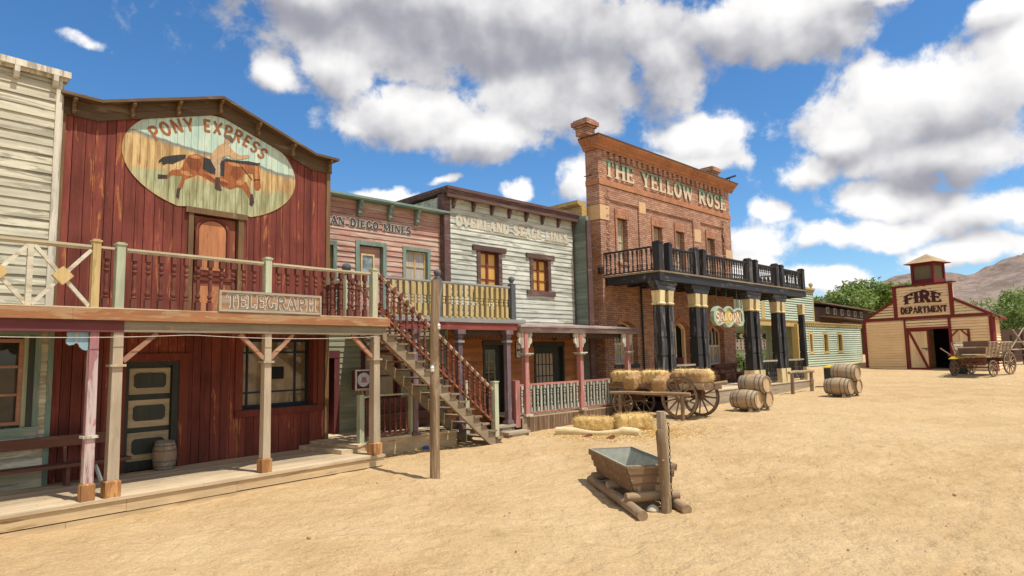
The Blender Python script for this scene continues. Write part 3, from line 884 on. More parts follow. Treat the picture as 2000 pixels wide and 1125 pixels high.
def sand():
    m, g, bs = new_mat('sand')
    tc = g.n('ShaderNodeTexCoord').outputs['Object']
    big = g.noise(tc, .13, 5, .6)
    mid = g.noise(tc, .9, 6, .62)
    fine = g.noise(tc, 22.0, 5, .7)
    grit = g.noise(tc, 90.0, 3, .7)
    c = g.mix(g.ramp(mid, .3, .72), (.475, .315, .150), (.575, .40, .208))
    c = g.mix(g.math('MULTIPLY', g.ramp(big, .4, .62), .5), c, (.59, .425, .235))
    damp = g.ramp(g.noise(tc, .5, 6, .7, .6), .58, .72)
    c = g.mix(g.math('MULTIPLY', damp, .22), c, (.40, .22, .08))
    t = g.math('ADD', g.math('ADD', g.math('MULTIPLY', fine, .75), g.math('MULTIPLY', grit, .75)), .27)
    c = g.mix(1.0, c, g.n('ShaderNodeCombineColor', Red=t, Green=t, Blue=t).outputs[0], 'MULTIPLY')
    peb = g.n('ShaderNodeTexVoronoi', Vector=tc, Scale=6.0)
    pm = g.ramp(peb.outputs['Distance'], .06, .035)
    c = g.mix(g.math('MULTIPLY', pm, .45), c, (.25, .15, .07))
    g.set(bs.inputs['Base Color'], c)
    bs.inputs['Roughness'].default_value = .95
    bs.inputs['Specular IOR Level'].default_value = .1
    v = g.n('ShaderNodeTexVoronoi', Vector=tc, Scale=2.6, feature='SMOOTH_F1')
    v2 = g.n('ShaderNodeTexVoronoi', Vector=tc, Scale=5.2, feature='SMOOTH_F1')
    h = g.math('ADD', g.math('MULTIPLY', v.outputs['Distance'], .03), g.math('MULTIPLY', v2.outputs['Distance'], .03))
    h = g.math('ADD', h, g.math('MULTIPLY', g.noise(tc, 3.0, 7, .65), .22))
    h = g.math('ADD', h, g.math('MULTIPLY', g.noise(tc, 9.0, 4, .6), .07))
    h = g.math('ADD', h, g.math('MULTIPLY', fine, .04))
    h = g.math('ADD', h, g.math('MULTIPLY', grit, .006))
    bp = g.n('ShaderNodeBump', Strength=.75, Distance=1.0, Height=h)
    g.set(bs.inputs['Normal'], bp.outputs[0])
    return m


def leaf_mat(name, c1, c2, trans=.35):
    m, g, bs = new_mat(name)
    geo = g.n('ShaderNodeNewGeometry').outputs['Random Per Island']
    tc = g.n('ShaderNodeTexCoord').outputs['Object']
    f = g.math('ADD', g.math('MULTIPLY', geo, .6), g.math('MULTIPLY', g.noise(tc, .9, 3), .5))
    c = g.mix(f, c1, c2)
    g.set(bs.inputs['Base Color'], c)
    bs.inputs['Roughness'].default_value = .55
    tr = g.n('ShaderNodeBsdfTranslucent', Color=c)
    mx = g.n('ShaderNodeMixShader')
    mx.inputs[0].default_value = trans
    out = [n for n in m.node_tree.nodes if n.type == 'OUTPUT_MATERIAL'][0]
    m.node_tree.links.new(bs.outputs[0], mx.inputs[1])
    m.node_tree.links.new(tr.outputs[0], mx.inputs[2])
    m.node_tree.links.new(mx.outputs[0], out.inputs[0])
    return m


def rock_mat():
    m, g, bs = new_mat('mountain_rock')
    tc = g.n('ShaderNodeTexCoord').outputs['Object']
    a = g.noise(tc, .012, 8, .65)
    b = g.noise(tc, .05, 6, .65)
    c = g.mix(g.ramp(a, .38, .62), (.175, .122, .094), (.285, .208, .158))
    c = g.mix(g.math('MULTIPLY', g.ramp(b, .5, .62), .55), c, (.10, .08, .052))
    s = g.ramp(g.noise(tc, .02, 6, .7), .66, .72)
    c = g.mix(g.math('MULTIPLY', s, .6), c, (.45, .41, .39))
    g.set(bs.inputs['Base Color'], c)
    bs.inputs['Roughness'].default_value = 1.0
    bp = g.n('ShaderNodeBump', Strength=.6, Distance=8.0, Height=b)
    g.set(bs.inputs['Normal'], bp.outputs[0])
    return m
# ================================================================== cream clapboard building at the far left
VW = -2.3
t = thing('clapboard_building', 'cream clapboard building cut off by the left edge of the photo', 'building', FA, -7.6, VW, 0)
mb = MB()
WHO = (-8.9, -6.13, .9, 2.72)
clapboard(mb, -9.4, -6.04, 3.12, 7.62, VW, .177, seed=5)
clapboard(mb, -9.4, -5.95, -.02, 3.06, VW, .19, holes=[WHO], seed=6)
mb.box(-9.4, -5.97, -8.5, -2.75, -.6, 7.6)
mb.box(-6.06, -5.97, -2.76, VW - .003, -.6, 7.6)
mb.box(-9.4, -9.3, -2.76, VW - .003, -.6, 7.6)
mb.build('wall', W['cream'], t)
MB().box(-6.04, -5.945, VW - .05, VW + .045, 3.05, 7.64).box(-5.944, -5.905, VW - .3, VW - .01, 3.05, 7.6).build('corner_board', W['cream_trim'], t)
MB().box(-5.95, -5.865, VW - .1, VW + .03, 0, 3.02).build('corner_board', W['teal'], t, 'teal lower corner board')
mb = MB()
mb.box(-9.4, -5.84, -8.6, VW + .15, 7.68, 7.80)
mb.box(-9.4, -5.86, -8.6, VW + .06, 7.63, 7.679)
mb.build('cornice', W['cream_trim'], t)
for u in (-6.08, -6.68, -7.28, -7.88, -8.48, -9.08):
    MB().prism([(0, 7.67), (.13, 7.67), (.13, 7.56), (.09, 7.47), (0, 7.45)], u - .04, u + .04, lambda a, b, d: (d, VW + .03 + a, b)).build('bracket', W['cream_trim'], t)
wf = frame_boxes(MB(), -8.85, -6.30, 1.12, 2.66, .065, VW - .16, VW - .06)
for z in (1.66, 2.16):
    wf.box(-8.785, -6.365, VW - .15, VW - .075, z - .022, z + .022)
for u in (-7.2, -8.0):
    wf.box(u - .02, u + .02, VW - .148, VW - .077, 1.185, 2.595)
wf = wf.build('window', W['brace'], t)
MB().box(-8.78, -6.36, VW - .128, VW - .12, 1.18, 2.6).build('pane', GLASS_DARK, wf)
MB().box(-9.0, -6.06, VW - .1, VW + .07, .90, 1.08).build('sill', W['teal_h'], wf)
MB().box(-9.0, -6.08, VW - .05, VW + .05, .84, .899).build('apron', W['cream_trim'], wf)
MB().box(-6.30, -6.235, VW - .16, VW - .03, 1.08, 2.72).build('jamb', W['sage'], wf)
MB().box(-6.234, -6.15, VW - .14, VW + .02, 1.081, 2.72).build('shutter_edge', W['door_dark'], wf)
MB().box(-6.149, -6.06, VW - .14, VW + .035, 1.081, 2.72).build('casing', W['teal'], wf)
MB().box(-9.0, -6.06, VW - .14, VW + .03, 2.721, 2.86).build('head', W['teal_h'], wf)

# ================================================================== red board-and-batten building
VP = -2.45
t = thing('red_timber_building', 'dark red plank building with a low gable and a painted oval mural', 'building', FA, -2.85, VP, 0)
U0, U1 = -5.865, .005
def gable(u):
    if u < -5.28:
        return 7.07
    if u < -2.86:
        return 7.07 + (u + 5.28) / 2.42 * .80
    if u < -.45:
        return 7.87 - (u + 2.86) / 2.41 * .80
    return 7.07
DU = (-3.345, -2.34, 3.0, 5.46)
DL = (-4.585, -3.545, -.1, 2.2)
WN = (-2.17, -.19, 1.05, 2.71)
mb = MB()
boards(mb, U0, U1, 0.0, 3.0, VP, .195, holes=[DL, WN], seed=4)
boards(mb, U0, U1, 3.02, 7.9, VP, .192, holes=[DU], seed=8, top=lambda u: gable(u) + .03)
out = [(U0, -.6), (U1, -.6), (U1, 7.1), (-.45, 7.1), (-2.86, 7.9), (-5.28, 7.1), (U0, 7.1)]
mb.prism(out, -9.0, -3.0)
mb.box(U0, U0 + .1, -2.999, VP - .03, -.6, 7.1)
mb.box(U1 - .1, U1, -2.999, VP - .03, -.6, 7.1)
mb.box(U0 + .11, U1 - .11, -2.99, VP - .025, 2.9, 2.99)
mb.build('wall', W['red'], t)
mb = MB()
mb.box(.006, .115, VP - .5, VP + .045, 0, 7.06)
mb.build('corner_board', W['brown_v'], t)
MB().box(-5.9, -5.83, VP + .012, VP + .05, 3.12, 7.06).build('corner_board', W['brown_v'], t)
# fascia follows the gable, top board runs over it
OUT = [(-5.9, 0), (-5.28, 0), (-2.86, .80), (-.45, .80 - .80), (.15, 0)]
mb = MB()
for (a, za), (b, zb) in zip(OUT, OUT[1:]):
    for k, (z0, z1, dv) in enumerate(((7.05, 7.2, .0), (7.206, 7.37, -.006))):
        mb.hexa([(a, VP - .02, za + z0), (b, VP - .02, zb + z0), (b, VP + .05 + dv, zb + z0), (a, VP + .05 + dv, za + z0),
                 (a, VP - .02, za + z1), (b, VP - .02, zb + z1), (b, VP + .05 + dv, zb + z1), (a, VP + .05 + dv, za + z1)])
mb.build('fascia', W['brown'], t)
mb = MB()
OUT2 = [(-5.97, 0), (-5.28, 0), (-2.86, .80), (-.45, 0), (.24, 0)]
for (a, za), (b, zb) in zip(OUT2, OUT2[1:]):
    mb.hexa([(a, -9.0, za + 7.372), (b, -9.0, zb + 7.372), (b, VP + .27, zb + 7.372), (a, VP + .27, za + 7.372),
             (a, -9.0, za + 7.435), (b, -9.0, zb + 7.435), (b, VP + .27, zb + 7.435), (a, VP + .27, za + 7.435)])
mb.build('roof_board', W['brown'], t)
prof = [(0, 0), (.2, 0), (.205, -.05), (.17, -.09), (.10, -.12), (.085, -.17), (.11, -.22), (.115, -.27), (.08, -.31), (.03, -.31), (0, -.28)]
for u in (-5.73, -4.69, -3.78, -2.86, -1.94, -1.02, .03):
    zt = gable(u) - 7.07 + 7.37
    MB().prism([(a, zt + b) for a, b in prof], u - .03, u + .03, lambda a, b, d: (d, VP + .05 + a, b)).build('bracket', W['brown_v'], t)

# ---- the mural: plank-wide strips of paint, with gaps at the plank seams
UC, ZC = -2.86, 6.63
mur = MB()
def strips(poly, v0, v1, mbx, w=.148, gap=.006):
    """cut a (u,z) polygon into vertical plank strips"""
    def clip(P, sgn, lim):
        O = []
        for i in range(len(P)):
            a, b = P[i], P[(i + 1) % len(P)]
            ia, ib = sgn * (a[0] - lim) <= 0, sgn * (b[0] - lim) <= 0
            if ia:
                O.append(a)
            if ia != ib:
                f = (lim - a[0]) / (b[0] - a[0])
                O.append((lim, a[1] + f * (b[1] - a[1])))
        return O
    u0 = min(p[0] for p in poly)
    u1 = max(p[0] for p in poly)
    k = math.floor((u0 - UC) / w)
    while UC + k * w < u1:
        a, b = UC + k * w, UC + (k + 1) * w
        P = clip(clip(poly, -1, a + gap / 2), 1, b - gap / 2)
        if len(P) > 2:
            mbx.prism(P, v0, v1)
        k += 1
ell = []
for i in range(72):
    a = 2 * math.pi * i / 72
    u, z = UC + 1.97 * math.cos(a), ZC + 1.17 * math.sin(a)
    z = min(z, gable(u) - .022)
    if DU[0] - .2 < u < DU[1] + .2:
        z = max(z, 5.59)
    ell.append((u, z))
strips(ell, VP + .008, VP + .018, mur)
me = mur.mesh('mural', (UC, VP, ZC))
me.materials.append(mural_paint())
mural = put('mural', me, t, UC, VP, ZC)
def paintcol(n, c):
    return plain('mural_' + n, c, .8, 0, .4, .05, 22)
PAINT = dict(tail=paintcol('black', (.04, .035, .03)), horse=paintcol('chestnut', (.31, .10, .032)), hoof=paintcol('hoof', (.07, .04, .03)), shirt=paintcol('shirt', (.50, .31, .16)),
             leg=paintcol('buff', (.44, .30, .17)), face=paintcol('skin', (.45, .24, .13)), saddle=paintcol('saddle', (.035, .035, .035)), hat=paintcol('hat', (.13, .095, .06)), boot=paintcol('boot', (.09, .045, .03)))
for key, mat, nm, d in (('tail', 'tail', 'painted_tail', .020), ('horse', 'horse', 'painted_horse', .021), ('mane', 'tail', 'painted_mane', .023), ('hoof1', 'hoof', 'painted_hoof', .023), ('hoof2', 'hoof', 'painted_hoof', .023), ('hoof3', 'hoof', 'painted_hoof', .023),
                        ('saddle', 'saddle', 'painted_saddle', .024), ('saddle2', 'saddle', 'painted_saddle', .024), ('leg', 'leg', 'painted_rider_leg', .026), ('boot', 'boot', 'painted_boot', .027), ('shirt', 'shirt', 'painted_rider', .028),
                        ('face', 'face', 'painted_face', .029), ('hat', 'hat', 'painted_hat', .030), ('rein', 'tail', 'painted_rein', .027), ('bridle', 'tail', 'painted_bridle', .026)):
    m2 = MB()
    strips(MURAL[key], VP + .017, VP + d, m2)
    me = m2.mesh(nm, (UC, VP, ZC))
    me.materials.append(PAINT[mat])
    o = link_mesh(nm, me, None, mural)
# dark and light strokes that model the horse
m2 = MB()
for poly in ([(-3.5, 6.72), (-3.3, 6.74), (-3.2, 6.6), (-3.28, 6.42), (-3.45, 6.45), (-3.56, 6.6)], [(-2.5, 6.75), (-2.28, 6.72), (-2.3, 6.5), (-2.42, 6.38), (-2.55, 6.5)], [(-3.2, 6.4), (-2.6, 6.28), (-2.6, 6.2), (-3.0, 6.27)]):
    m2 = MB()
    strips(poly, VP + .017, VP + .0222, m2)
    me = m2.mesh('painted_shading', (UC, VP, ZC))
    me.materials.append(paintcol('bay', (.21, .06, .02)))
    link_mesh('painted_shading', me, None, mural)
m2 = MB()
for poly in ([(-3.48, 6.76), (-3.3, 6.79), (-3.22, 6.74), (-3.34, 6.7), (-3.46, 6.7)], [(-2.62, 6.79), (-2.36, 6.8), (-2.2, 6.76), (-2.4, 6.72), (-2.58, 6.72)], [(-2.42, 6.36), (-2.3, 6.42), (-2.2, 6.37), (-2.28, 6.29), (-2.4, 6.28)], [(-3.68, 6.37), (-3.5, 6.38), (-3.4, 6.3), (-3.52, 6.27), (-3.64, 6.3)], [(-1.98, 6.84), (-1.9, 6.83), (-1.88, 6.55), (-1.92, 6.4), (-1.96, 6.6)], [(-3.1, 6.44), (-2.92, 6.4), (-2.7, 6.36), (-2.62, 6.3), (-2.9, 6.31)]):
    m2 = MB()
    strips(poly, VP + .017, VP + .0228, m2)
    me = m2.mesh('painted_highlight', (UC, VP, ZC))
    me.materials.append(paintcol('sorrel', (.46, .2, .075)))
    link_mesh('painted_highlight', me, None, mural)
# arched words
s = 'PONY EXPRESS'
L = text_len(s, .2)
Lx = [0.0]
def arcfn(x, y):
    a = -1.0 + 2.0 * x / L           # -1..1
    th = a * R(41)
    rad = 1.75 + (y - .0) * .29
    return (-2.99 + rad * math.sin(th) * 1.04, 7.405 - 1.75 + rad * math.cos(th) * .99 + .05 * a)
def mural_word(m_):
    me = m_.mesh('lettering', (UC, VP, ZC))
    me.materials.append(TXT_RUST)
    link_mesh('lettering', me, None, mural)
words('lettering', s, arcfn, VP + .018, VP + .024, None, None, make=mural_word, gap=.2, thick=.2, thin=.19, serif=0, sans=True)

# ---- upper door
d = MB()
d.box(-3.29, -2.37, VP - .10, VP - .05, 3.1, 5.43)
d = d.build('upper_door', W['door_red'], t)
m2 = MB()
arch = [(-3.2, 4.22), (-2.6, 4.22), (-2.6, 5.12)] + [(-2.9 + .3 * math.cos(R(a)), 5.12 + .22 * math.sin(R(a))) for a in range(15, 180, 15)] + [(-3.2, 5.12)]
m2.prism(arch, VP - .051, VP - .028)
m2.box(-3.2, -2.6, VP - .051, VP - .028, 3.2, 3.86)
m2.build('panel', W['door_orange'], d)
def arch_rim(r0):
    return [(-2.9 + (.3 + r0) * math.cos(R(a)), 5.12 + (.22 + r0) * math.sin(R(a))) for a in range(0, 181, 15)]
m2 = MB()
o1, i1 = arch_rim(.085), arch_rim(.03)
for k in range(len(o1) - 1):
    m2.prism([o1[k], o1[k + 1], i1[k + 1], i1[k]], VP - .05, VP - .012)
m2.box(-3.285, -3.23, VP - .05, VP - .012, 4.17, 5.12).box(-2.57, -2.515, VP - .05, VP - .012, 4.17, 5.12).box(-3.23, -2.57, VP - .05, VP - .012, 4.10, 4.17)
m2.box(-3.28, -2.38, VP - .05, VP - .02, 3.98, 4.05)
m2.build('moulding', W['red_trim'], d)
m2 = MB()
m2.box(-3.46, -3.35, VP - .14, VP + .045, 3.1, 5.46).box(-2.335, -2.2, VP - .14, VP + .045, 3.1, 5.46)
m2.box(-3.53, -2.14, VP - .14, VP + .07, 5.461, 5.59)
m2.build('casing', W['brown_v'], d)

# ---- lower door
d = MB()
d.box(-4.52, -3.68, VP - .13, VP - .075, 0.01, 2.12)
d = d.build('porch_door', W['door_dark'], t, 'dark green door with three cream panels')
m2 = MB()
m3 = MB()
for z0, z1, p0, p1 in ((1.54, 2.07, 1.665, 1.97), (.87, 1.42, 1.0, 1.31), (.2, .765, .33, .64)):
    c = .05
    m3 = MB()
    m3.prism([(-4.40 + c, p0), (-3.79 - c, p0), (-3.79, p0 + c), (-3.79, p1 - c), (-3.79 - c, p1), (-4.40 + c, p1), (-4.40, p1 - c), (-4.40, p0 + c)], VP - .061, VP - .035)
    m2 = MB().box(-4.49, -3.70, VP - .076, VP - .06, z0, z1)
    m2.build('cream_panel', W['door_cream'], d)
    m3.build('raised_panel', W['door_dark'], d)
m2 = MB()
m2.box(-4.58, -4.521, VP - .16, VP + .015, 0, 2.2).box(-3.679, -3.55, VP - .16, VP + .015, 0, 2.2).box(-4.52, -3.68, VP - .16, VP + .012, 2.121, 2.2)
m2.build('jamb', W['door_dark'], d)
m2 = MB()
m2.box(-3.549, -3.36, VP, VP + .04, 0, 2.218).box(-4.62, -3.33, VP, VP + .055, 2.22, 2.37).box(-4.66, -4.585, VP, VP + .04, 0, 2.218)
m2.build('casing', W['red_trim'], d)

# ---- big window, set back in a boxed opening
w = frame_boxes(MB(), -2.13, -.30, 1.07, 2.69, .07, VP - .33, VP - .25)
for u in (-1.90, -.66):
    w.box(u - .022, u + .022, VP - .32, VP - .262, 1.14, 2.62)
for z in (2.365, 1.425):
    w.box(-2.06, -.37, VP - .318, VP - .264, z - .02, z + .02)
w = w.build('window', plain('blue_black_paint', (.018, .024, .034), .5, 0, .3), t)
MB().box(-2.065, -.365, VP - .30, VP - .292, 1.135, 2.625).build('pane', GLASS_REFLECTION, w)
MB().box(-2.16, -.2, VP - .34, VP - .02, 1.05, 1.07).build('ledge', plain('blue_black_paint', (.018, .024, .034)), w)
MB().box(-.299, -.19, VP - .34, VP - .0, 1.07, 2.7).box(-2.17, -2.131, VP - .34, VP, 1.07, 2.7).box(-2.17, -.19, VP - .345, VP, 2.701, 2.73).build('reveal', W['red_trim'], w)
MB().box(-2.33, -.05, VP - .02, VP + .08, .90, 1.048).build('sill', W['red_trim'], w)
MB().box(-.19, -.04, VP - .02, VP + .045, 1.05, 2.72).box(-2.33, -2.171, VP - .02, VP + .045, 1.05, 2.72).build('casing', W['red_trim'], w)
# small picture on the room wall behind the glass
MB().box(-1.28, -.95, VP - .291, VP - .286, 1.72, 2.02).build('framed_picture', plain('picture_dark', (.012, .01, .009)), w)

# ================================================================== veranda (boardwalk, posts, balcony deck)
t = thing('veranda', 'two storey timber veranda with boardwalk and balcony before the red building', 'veranda', FA, -2.8, -1.2, -.3)
mb = MB()
v = -2.44
while v < .02:
    v1 = min(v + .14, .03)
    for a, b in ((-9.4, -6.6 + rnd.uniform(-.8, .8)), (0, 0)):
        pass
    cuts = [-9.4, rnd.uniform(-7.5, -6), rnd.uniform(-4.5, -3), rnd.uniform(-2, -1), .02]
    for a, b in zip(cuts, cuts[1:]):
        mb.box(a + .002, b - .002, v + .003, v1 - .003, -.05 + rnd.uniform(-.002, .002), rnd.uniform(-.003, .003))
    v = v1
mb.build('boardwalk', W['floor'], t)
mb = MB()
for a, b, dz in ((-9.4, -5.3, 0), (-5.295, -3.42, -.004), (-3.415, .0, .003)):
    mb.box(a, b, -.03, -.005, -.245 + dz, -.052)
for a, b, dz in ((-9.4, -6.15, 0), (-6.145, 0.0, -.01)):
    mb.box(a, b, -.045, -.015, -.62 + dz, -.262)
mb.box(-.028, -.002, -2.4, -.046, -.6, -.055)
mb.build('fascia', W['fascia'], t)
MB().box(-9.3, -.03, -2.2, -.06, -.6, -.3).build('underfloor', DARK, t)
POSTS = ((-5.85, .135, 'pink_post'), (-5.50, .16, 'post'), (-2.815, .145, 'post'), (-.165, .17, 'post'))
for u, w_, m_ in POSTS:
    p = MB()
    h = w_ / 2
    v0 = -.13
    p.hexa([(u - h * 1.08, v0 - h * 1.08, .26), (u + h * 1.08, v0 - h * 1.08, .26), (u + h * 1.08, v0 + h * 1.08, .26), (u - h * 1.08, v0 + h * 1.08, .26), (u - h * .94, v0 - h * .94, 2.71), (u + h * .94, v0 - h * .94, 2.71), (u + h * .94, v0 + h * .94, 2.71), (u - h * .94, v0 + h * .94, 2.71)])
    p = p.build('post', W[m_], t)
    b = w_ * .72
    q = MB().box(u - b, u + b, v0 - b, v0 + b, .001, .25)
    q.hexa([(u - b, v0 - b, .251), (u + b, v0 - b, .251), (u + b, v0 + b, .251), (u - b, v0 + b, .251), (u - h, v0 - h, .285), (u + h, v0 - h, .285), (u + h, v0 + h, .285), (u - h, v0 + h, .285)])
    q.build('base_block', W['base_block'], p)
    zr = 1.01 if m_ == 'pink_post' else 2.15
    MB().box(u - h - .04, u + h + .04, v0 - h - .04, v0 + h + .04, zr - .02, zr + .02).build('collar', W['scroll'] if m_ == 'pink_post' else W['post'], p)
for p, q in (((-5.40, -.13, 2.22), (-4.88, -.13, 2.70)), ((-3.38, -.13, 2.70), (-2.88, -.13, 2.22)), ((-2.25, -.13, 2.70), (-2.74, -.13, 2.22)), ((-.80, -.13, 2.70), (-.24, -.13, 2.2)), ((-.165, -.75, 2.70), (-.165, -.2, 2.2))):
    MB().bar(p, q, .075, .075).build('brace', W['brace'] if p[1] > -.5 else W['beam'], t)
MB().box(-9.4, -5.43, -.22, -.035, 2.71, 2.9).build('beam', W['plum_beam'], t, 'plum painted end of the beam')
MB().box(-5.429, -2.82, -.22, -.03, 2.712, 2.9).box(-2.816, .03, -.22, -.034, 2.71, 2.9).build('beam', W['beam'], t)
mb = MB()
for u in [-9.2 + .62 * k for k in range(16)]:
    if u < 0:
        mb.box(u - .03, u + .03, -2.42, -.222, 2.78, 2.95)
mb.build('joist', W['beam'], t)
mb = MB()
v = -2.44
while v < -.01:
    mb.box(-9.4, .10, v + .002, min(v + .15, 0) - .002, 3.0, 3.05 + rnd.uniform(-.002, .002))
    v += .15
mb.build('balcony_deck', W['beam'], t)
MB().box(-9.4, -6.2, -.0, .035, 2.905, 3.09).box(-6.197, .15, -.0, .038, 2.903, 3.092).box(.115, .15, -2.4, -.001, 2.905, 3.09).build('deck_edge', W['rust'], t)
MB().box(-9.4, .1, -.17, .012, 3.094, 3.112).build('deck_trim', W['rail'], t)
# light blue scroll bracket beside the pink post
sc = [(-5.925, 2.705), (-6.22, 2.705), (-6.225, 2.66), (-6.21, 2.62), (-6.235, 2.58), (-6.23, 2.52), (-6.19, 2.49), (-6.13, 2.5), (-6.10, 2.53), (-6.07, 2.52), (-6.04, 2.46), (-6.0, 2.42), (-5.95, 2.405), (-5.925, 2.42)]
MB().prism(sc, -.15, -.11).build('scroll_bracket', W['blue'], t)
# railing
rl = MB()
rl.box(-9.4, -5.955, -.115, -.035, 4.10, 4.14)
rl.box(-9.4, -5.955, -.095, -.055, 4.065, 4.099)
rl.box(-5.82, -5.61, -.11, -.04, 4.10, 4.138)
for a, b in ((-5.43, -2.95), (-2.77, -.355)):
    rl.box(a, b, -.115, -.035, 4.105, 4.142)
    rl.box(a, b, -.098, -.052, 4.07, 4.104)
rl = rl.build('railing', W['rail'], t)
for u, w_, m_, zt in ((-5.885, .115, 'yellow_post', 4.25), (-5.525, .135, 'sage', 4.235), (-2.86, .13, 'sage', 4.25), (-.245, .14, 'sage', 4.25)):
    h = w_ / 2
    MB().box(u - h, u + h, -.075 - h, -.075 + h, 3.113, zt - .05).box(u - h - .015, u + h + .015, -.09 - h, -.06 + h, zt - .049, zt - .02).box(u - h * .8, u + h * .8, -.075 - h * .8, -.075 + h * .8, zt - .019, zt).build('newel', W[m_], rl)
BAL = baluster_mesh('baluster', .955, .088, W['maroon'])
for u in (-5.72, -5.29, -5.075, -4.86, -4.645, -4.43, -4.215, -3.995, -3.78, -3.56, -3.345, -3.13, -2.61, -2.41, -2.20, -1.985, -1.765, -1.555, -1.345, -1.125, -.91, -.70, -.49):
    put('baluster', BAL, rl, u, -.075, 3.113, rnd.uniform(-.05, .05))
for k in range(2):
    u0, u1 = -6.73 - .845 * k, -5.955 - .845 * k
    lat = MB()
    lat.bar((u0, -.075, 3.13), (u1, -.075, 4.06), .05, .055).bar((u0, -.075, 4.06), (u1, -.078, 3.13), .05, .055)
    uc, zc = (u0 + u1) / 2, 3.6
    lat.box(u0 - .085, u0 - .01, -.11, -.04, 3.113, 4.064)
    lat = lat.build('cross_lattice', W['lattice'], rl)
    MB().prism([(uc - .15, zc), (uc, zc - .15), (uc + .15, zc), (uc, zc + .15)], -.10, -.012).build('diamond_block', W['yellow_post'], lat)
# return railing at the stair head back to the wall
rr_ = MB()
rr_.box(-.1, -.04, -2.35, -1.27, 4.09, 4.13).box(-.1, -.04, -2.35, -1.27, 4.055, 4.089)
rr_ = rr_.build('return_railing', W['rail'], t)
for k in range(6):
    put('baluster', BAL, rr_, -.07, -2.22 + .16 * k, 3.1)

# ---- sign on the rail
t = thing('telegraph_sign', 'weathered board sign reading TELEGRAPH propped on the balcony rail', 'sign', FA, -2.77, .02, 3.11)
s0, s1, z0, z1 = -3.87, -1.69, 3.115, 3.52
MB().box(s0 + .04, s1 - .04, .005, .03, z0 + .03, z1 - .03).build('board', W['sign_plank'], t)
frame_boxes(MB(), s0, s1, z0, z1, .045, .0, .055).build('frame', W['silver'], t)
fn = flat_text(-3.72, -1.82, 3.185, 3.455, 'TELEGRAPH', .1)
m2 = MB()
text_mb(m2, 'TELEGRAPH', fn, .030, .036, thick=.2, thin=.12, serif=.17, gap=.1, grow=.03)
m2.build('lettering_outline', TXT_WHITE, t)
m2 = MB()
text_mb(m2, 'TELEGRAPH', fn, .036, .0415, thick=.2, thin=.12, serif=.17, gap=.1, grow=-.022)
m2.build('lettering', plain('lettering_wood', (.20, .135, .085), .85, 0, .4), t)

# ---- sagging wire under the beam
m2 = MB()
pts = []
for k in range(40):
    u = -8.5 + 8.3 * k / 39
    seg = (u + 8.5) % 4.15 / 4.15
    pts.append((u, .02, 2.67 - .06 * 4 * seg * (1 - seg)))
m2.tube(pts, .006, 4)
solo('cable', m2, plain('cable', (.5, .42, .33)), 'thin sagging cable strung along the veranda beam', 'cable', FA, -4, .02, 2.6)

# ---- bench against the wall
t = thing('porch_bench', 'long dark brown bench against the wall behind the pink post', 'bench', FA, -6.2, -2.0, 0)
MB().box(-8.7, -4.64, -2.12, -1.78, .34, .40).build('seat', W['bench'], t)
MB().box(-8.7, -5.0, -2.155, -2.115, .69, .885).build('backrest', W['bench'], t)
for u in (-8.2, -6.9, -5.65, -4.95):
    MB().box(u - .03, u + .03, -2.1, -1.86, 0.001, .339).build('leg', W['bench'], t)
for u in (-8.2, -6.9, -5.65):
    MB().bar((u, -2.08, .41), (u, -2.135, .689), .05, .035).build('back_support', W['bench'], t)
m2 = MB().bar((-5.13, -1.80, .003), (-5.20, -1.97, .33), .11, .03, (1, 0, 0))
solo('loose_board', m2, W['white'], 'short pale plank leaning by the bench behind the bare post', 'plank', FA, -5.13, -1.8, 0)

# ================================================================== outside stairs
t = thing('staircase', 'steep outside wooden stairs with maroon balusters leading up to the balcony', 'staircase', FA, 2.0, -.6, -.22)
SL = -3.055 / 3.98
for v0 in (-.07, -1.17):
    m2 = MB()
    m2.prism([(-.03, 2.88), (.0, 2.60), (3.64, -.25), (4.06, -.25), (4.06, -.21)], v0 - .045, v0 + .045)
    m2.build('stringer', W['stair'], t)
N = 14
for k in range(N):
    z = 2.85 - .2135 * (k + .55)
    u = .02 + .2835 * (k + .75)
    MB().box(u - .12, u + .15, -1.30, .04, z - .042, z).build('tread', W['tread'], t)
    for v0 in (-.07, -1.17):
        m2 = MB()
        m2.prism([(u - .11, z - .036), (u + .12, z - .036), (u + .12, z - .09), (u - .11, z - .22)], v0 - .04, v0 + .04)
        m2.build('tread_block', W['stair'], t)
for v0, nm in ((-.075, 'front'), (-1.2, 'back')):
    m2 = MB()
    m2.bar((-.15, v0, 4.17), (3.80, v0, 1.225), .07, .035)
    m2.bar((-.15, v0, 4.125), (3.80, v0, 1.18), .035, .035)
    rl = m2.build('handrail', W['rail'], t)
    MB().bar((-.1, v0, 3.27), (3.86, v0, .30), .07, .035).build('bottom_rail', W['rust'], rl)
    for k in range(20):
        u = -.03 + .192 * k
        z = 3.29 - .75 * (u + .1) - .0
        put('baluster', BAL, rl, u, v0, z - .06)
u, h = 3.84, .075
for v0 in (-.075, -1.2):
    MB().box(u - h, u + h, v0 - h, v0 + h, -.02, 1.44).box(u - h - .015, u + h + .015, v0 - h - .015, v0 + h + .015, 1.441, 1.475).build('newel', W['sage'], t)
m2 = MB().box(-.26, -.15, -1.255, -1.145, 3.06, 4.2)
nw = m2.build('newel', W['sage'], t)
MB().lathe((-.205, -1.2, 4.2), [(.05, 0), (.065, .02), (.04, .05), (.05, .08), (.1, .13), (.115, .19), (.1, .25), (.05, .29), (.0, .3)], 12).build('ball_finial', W['grey_post'], nw, smooth=True)

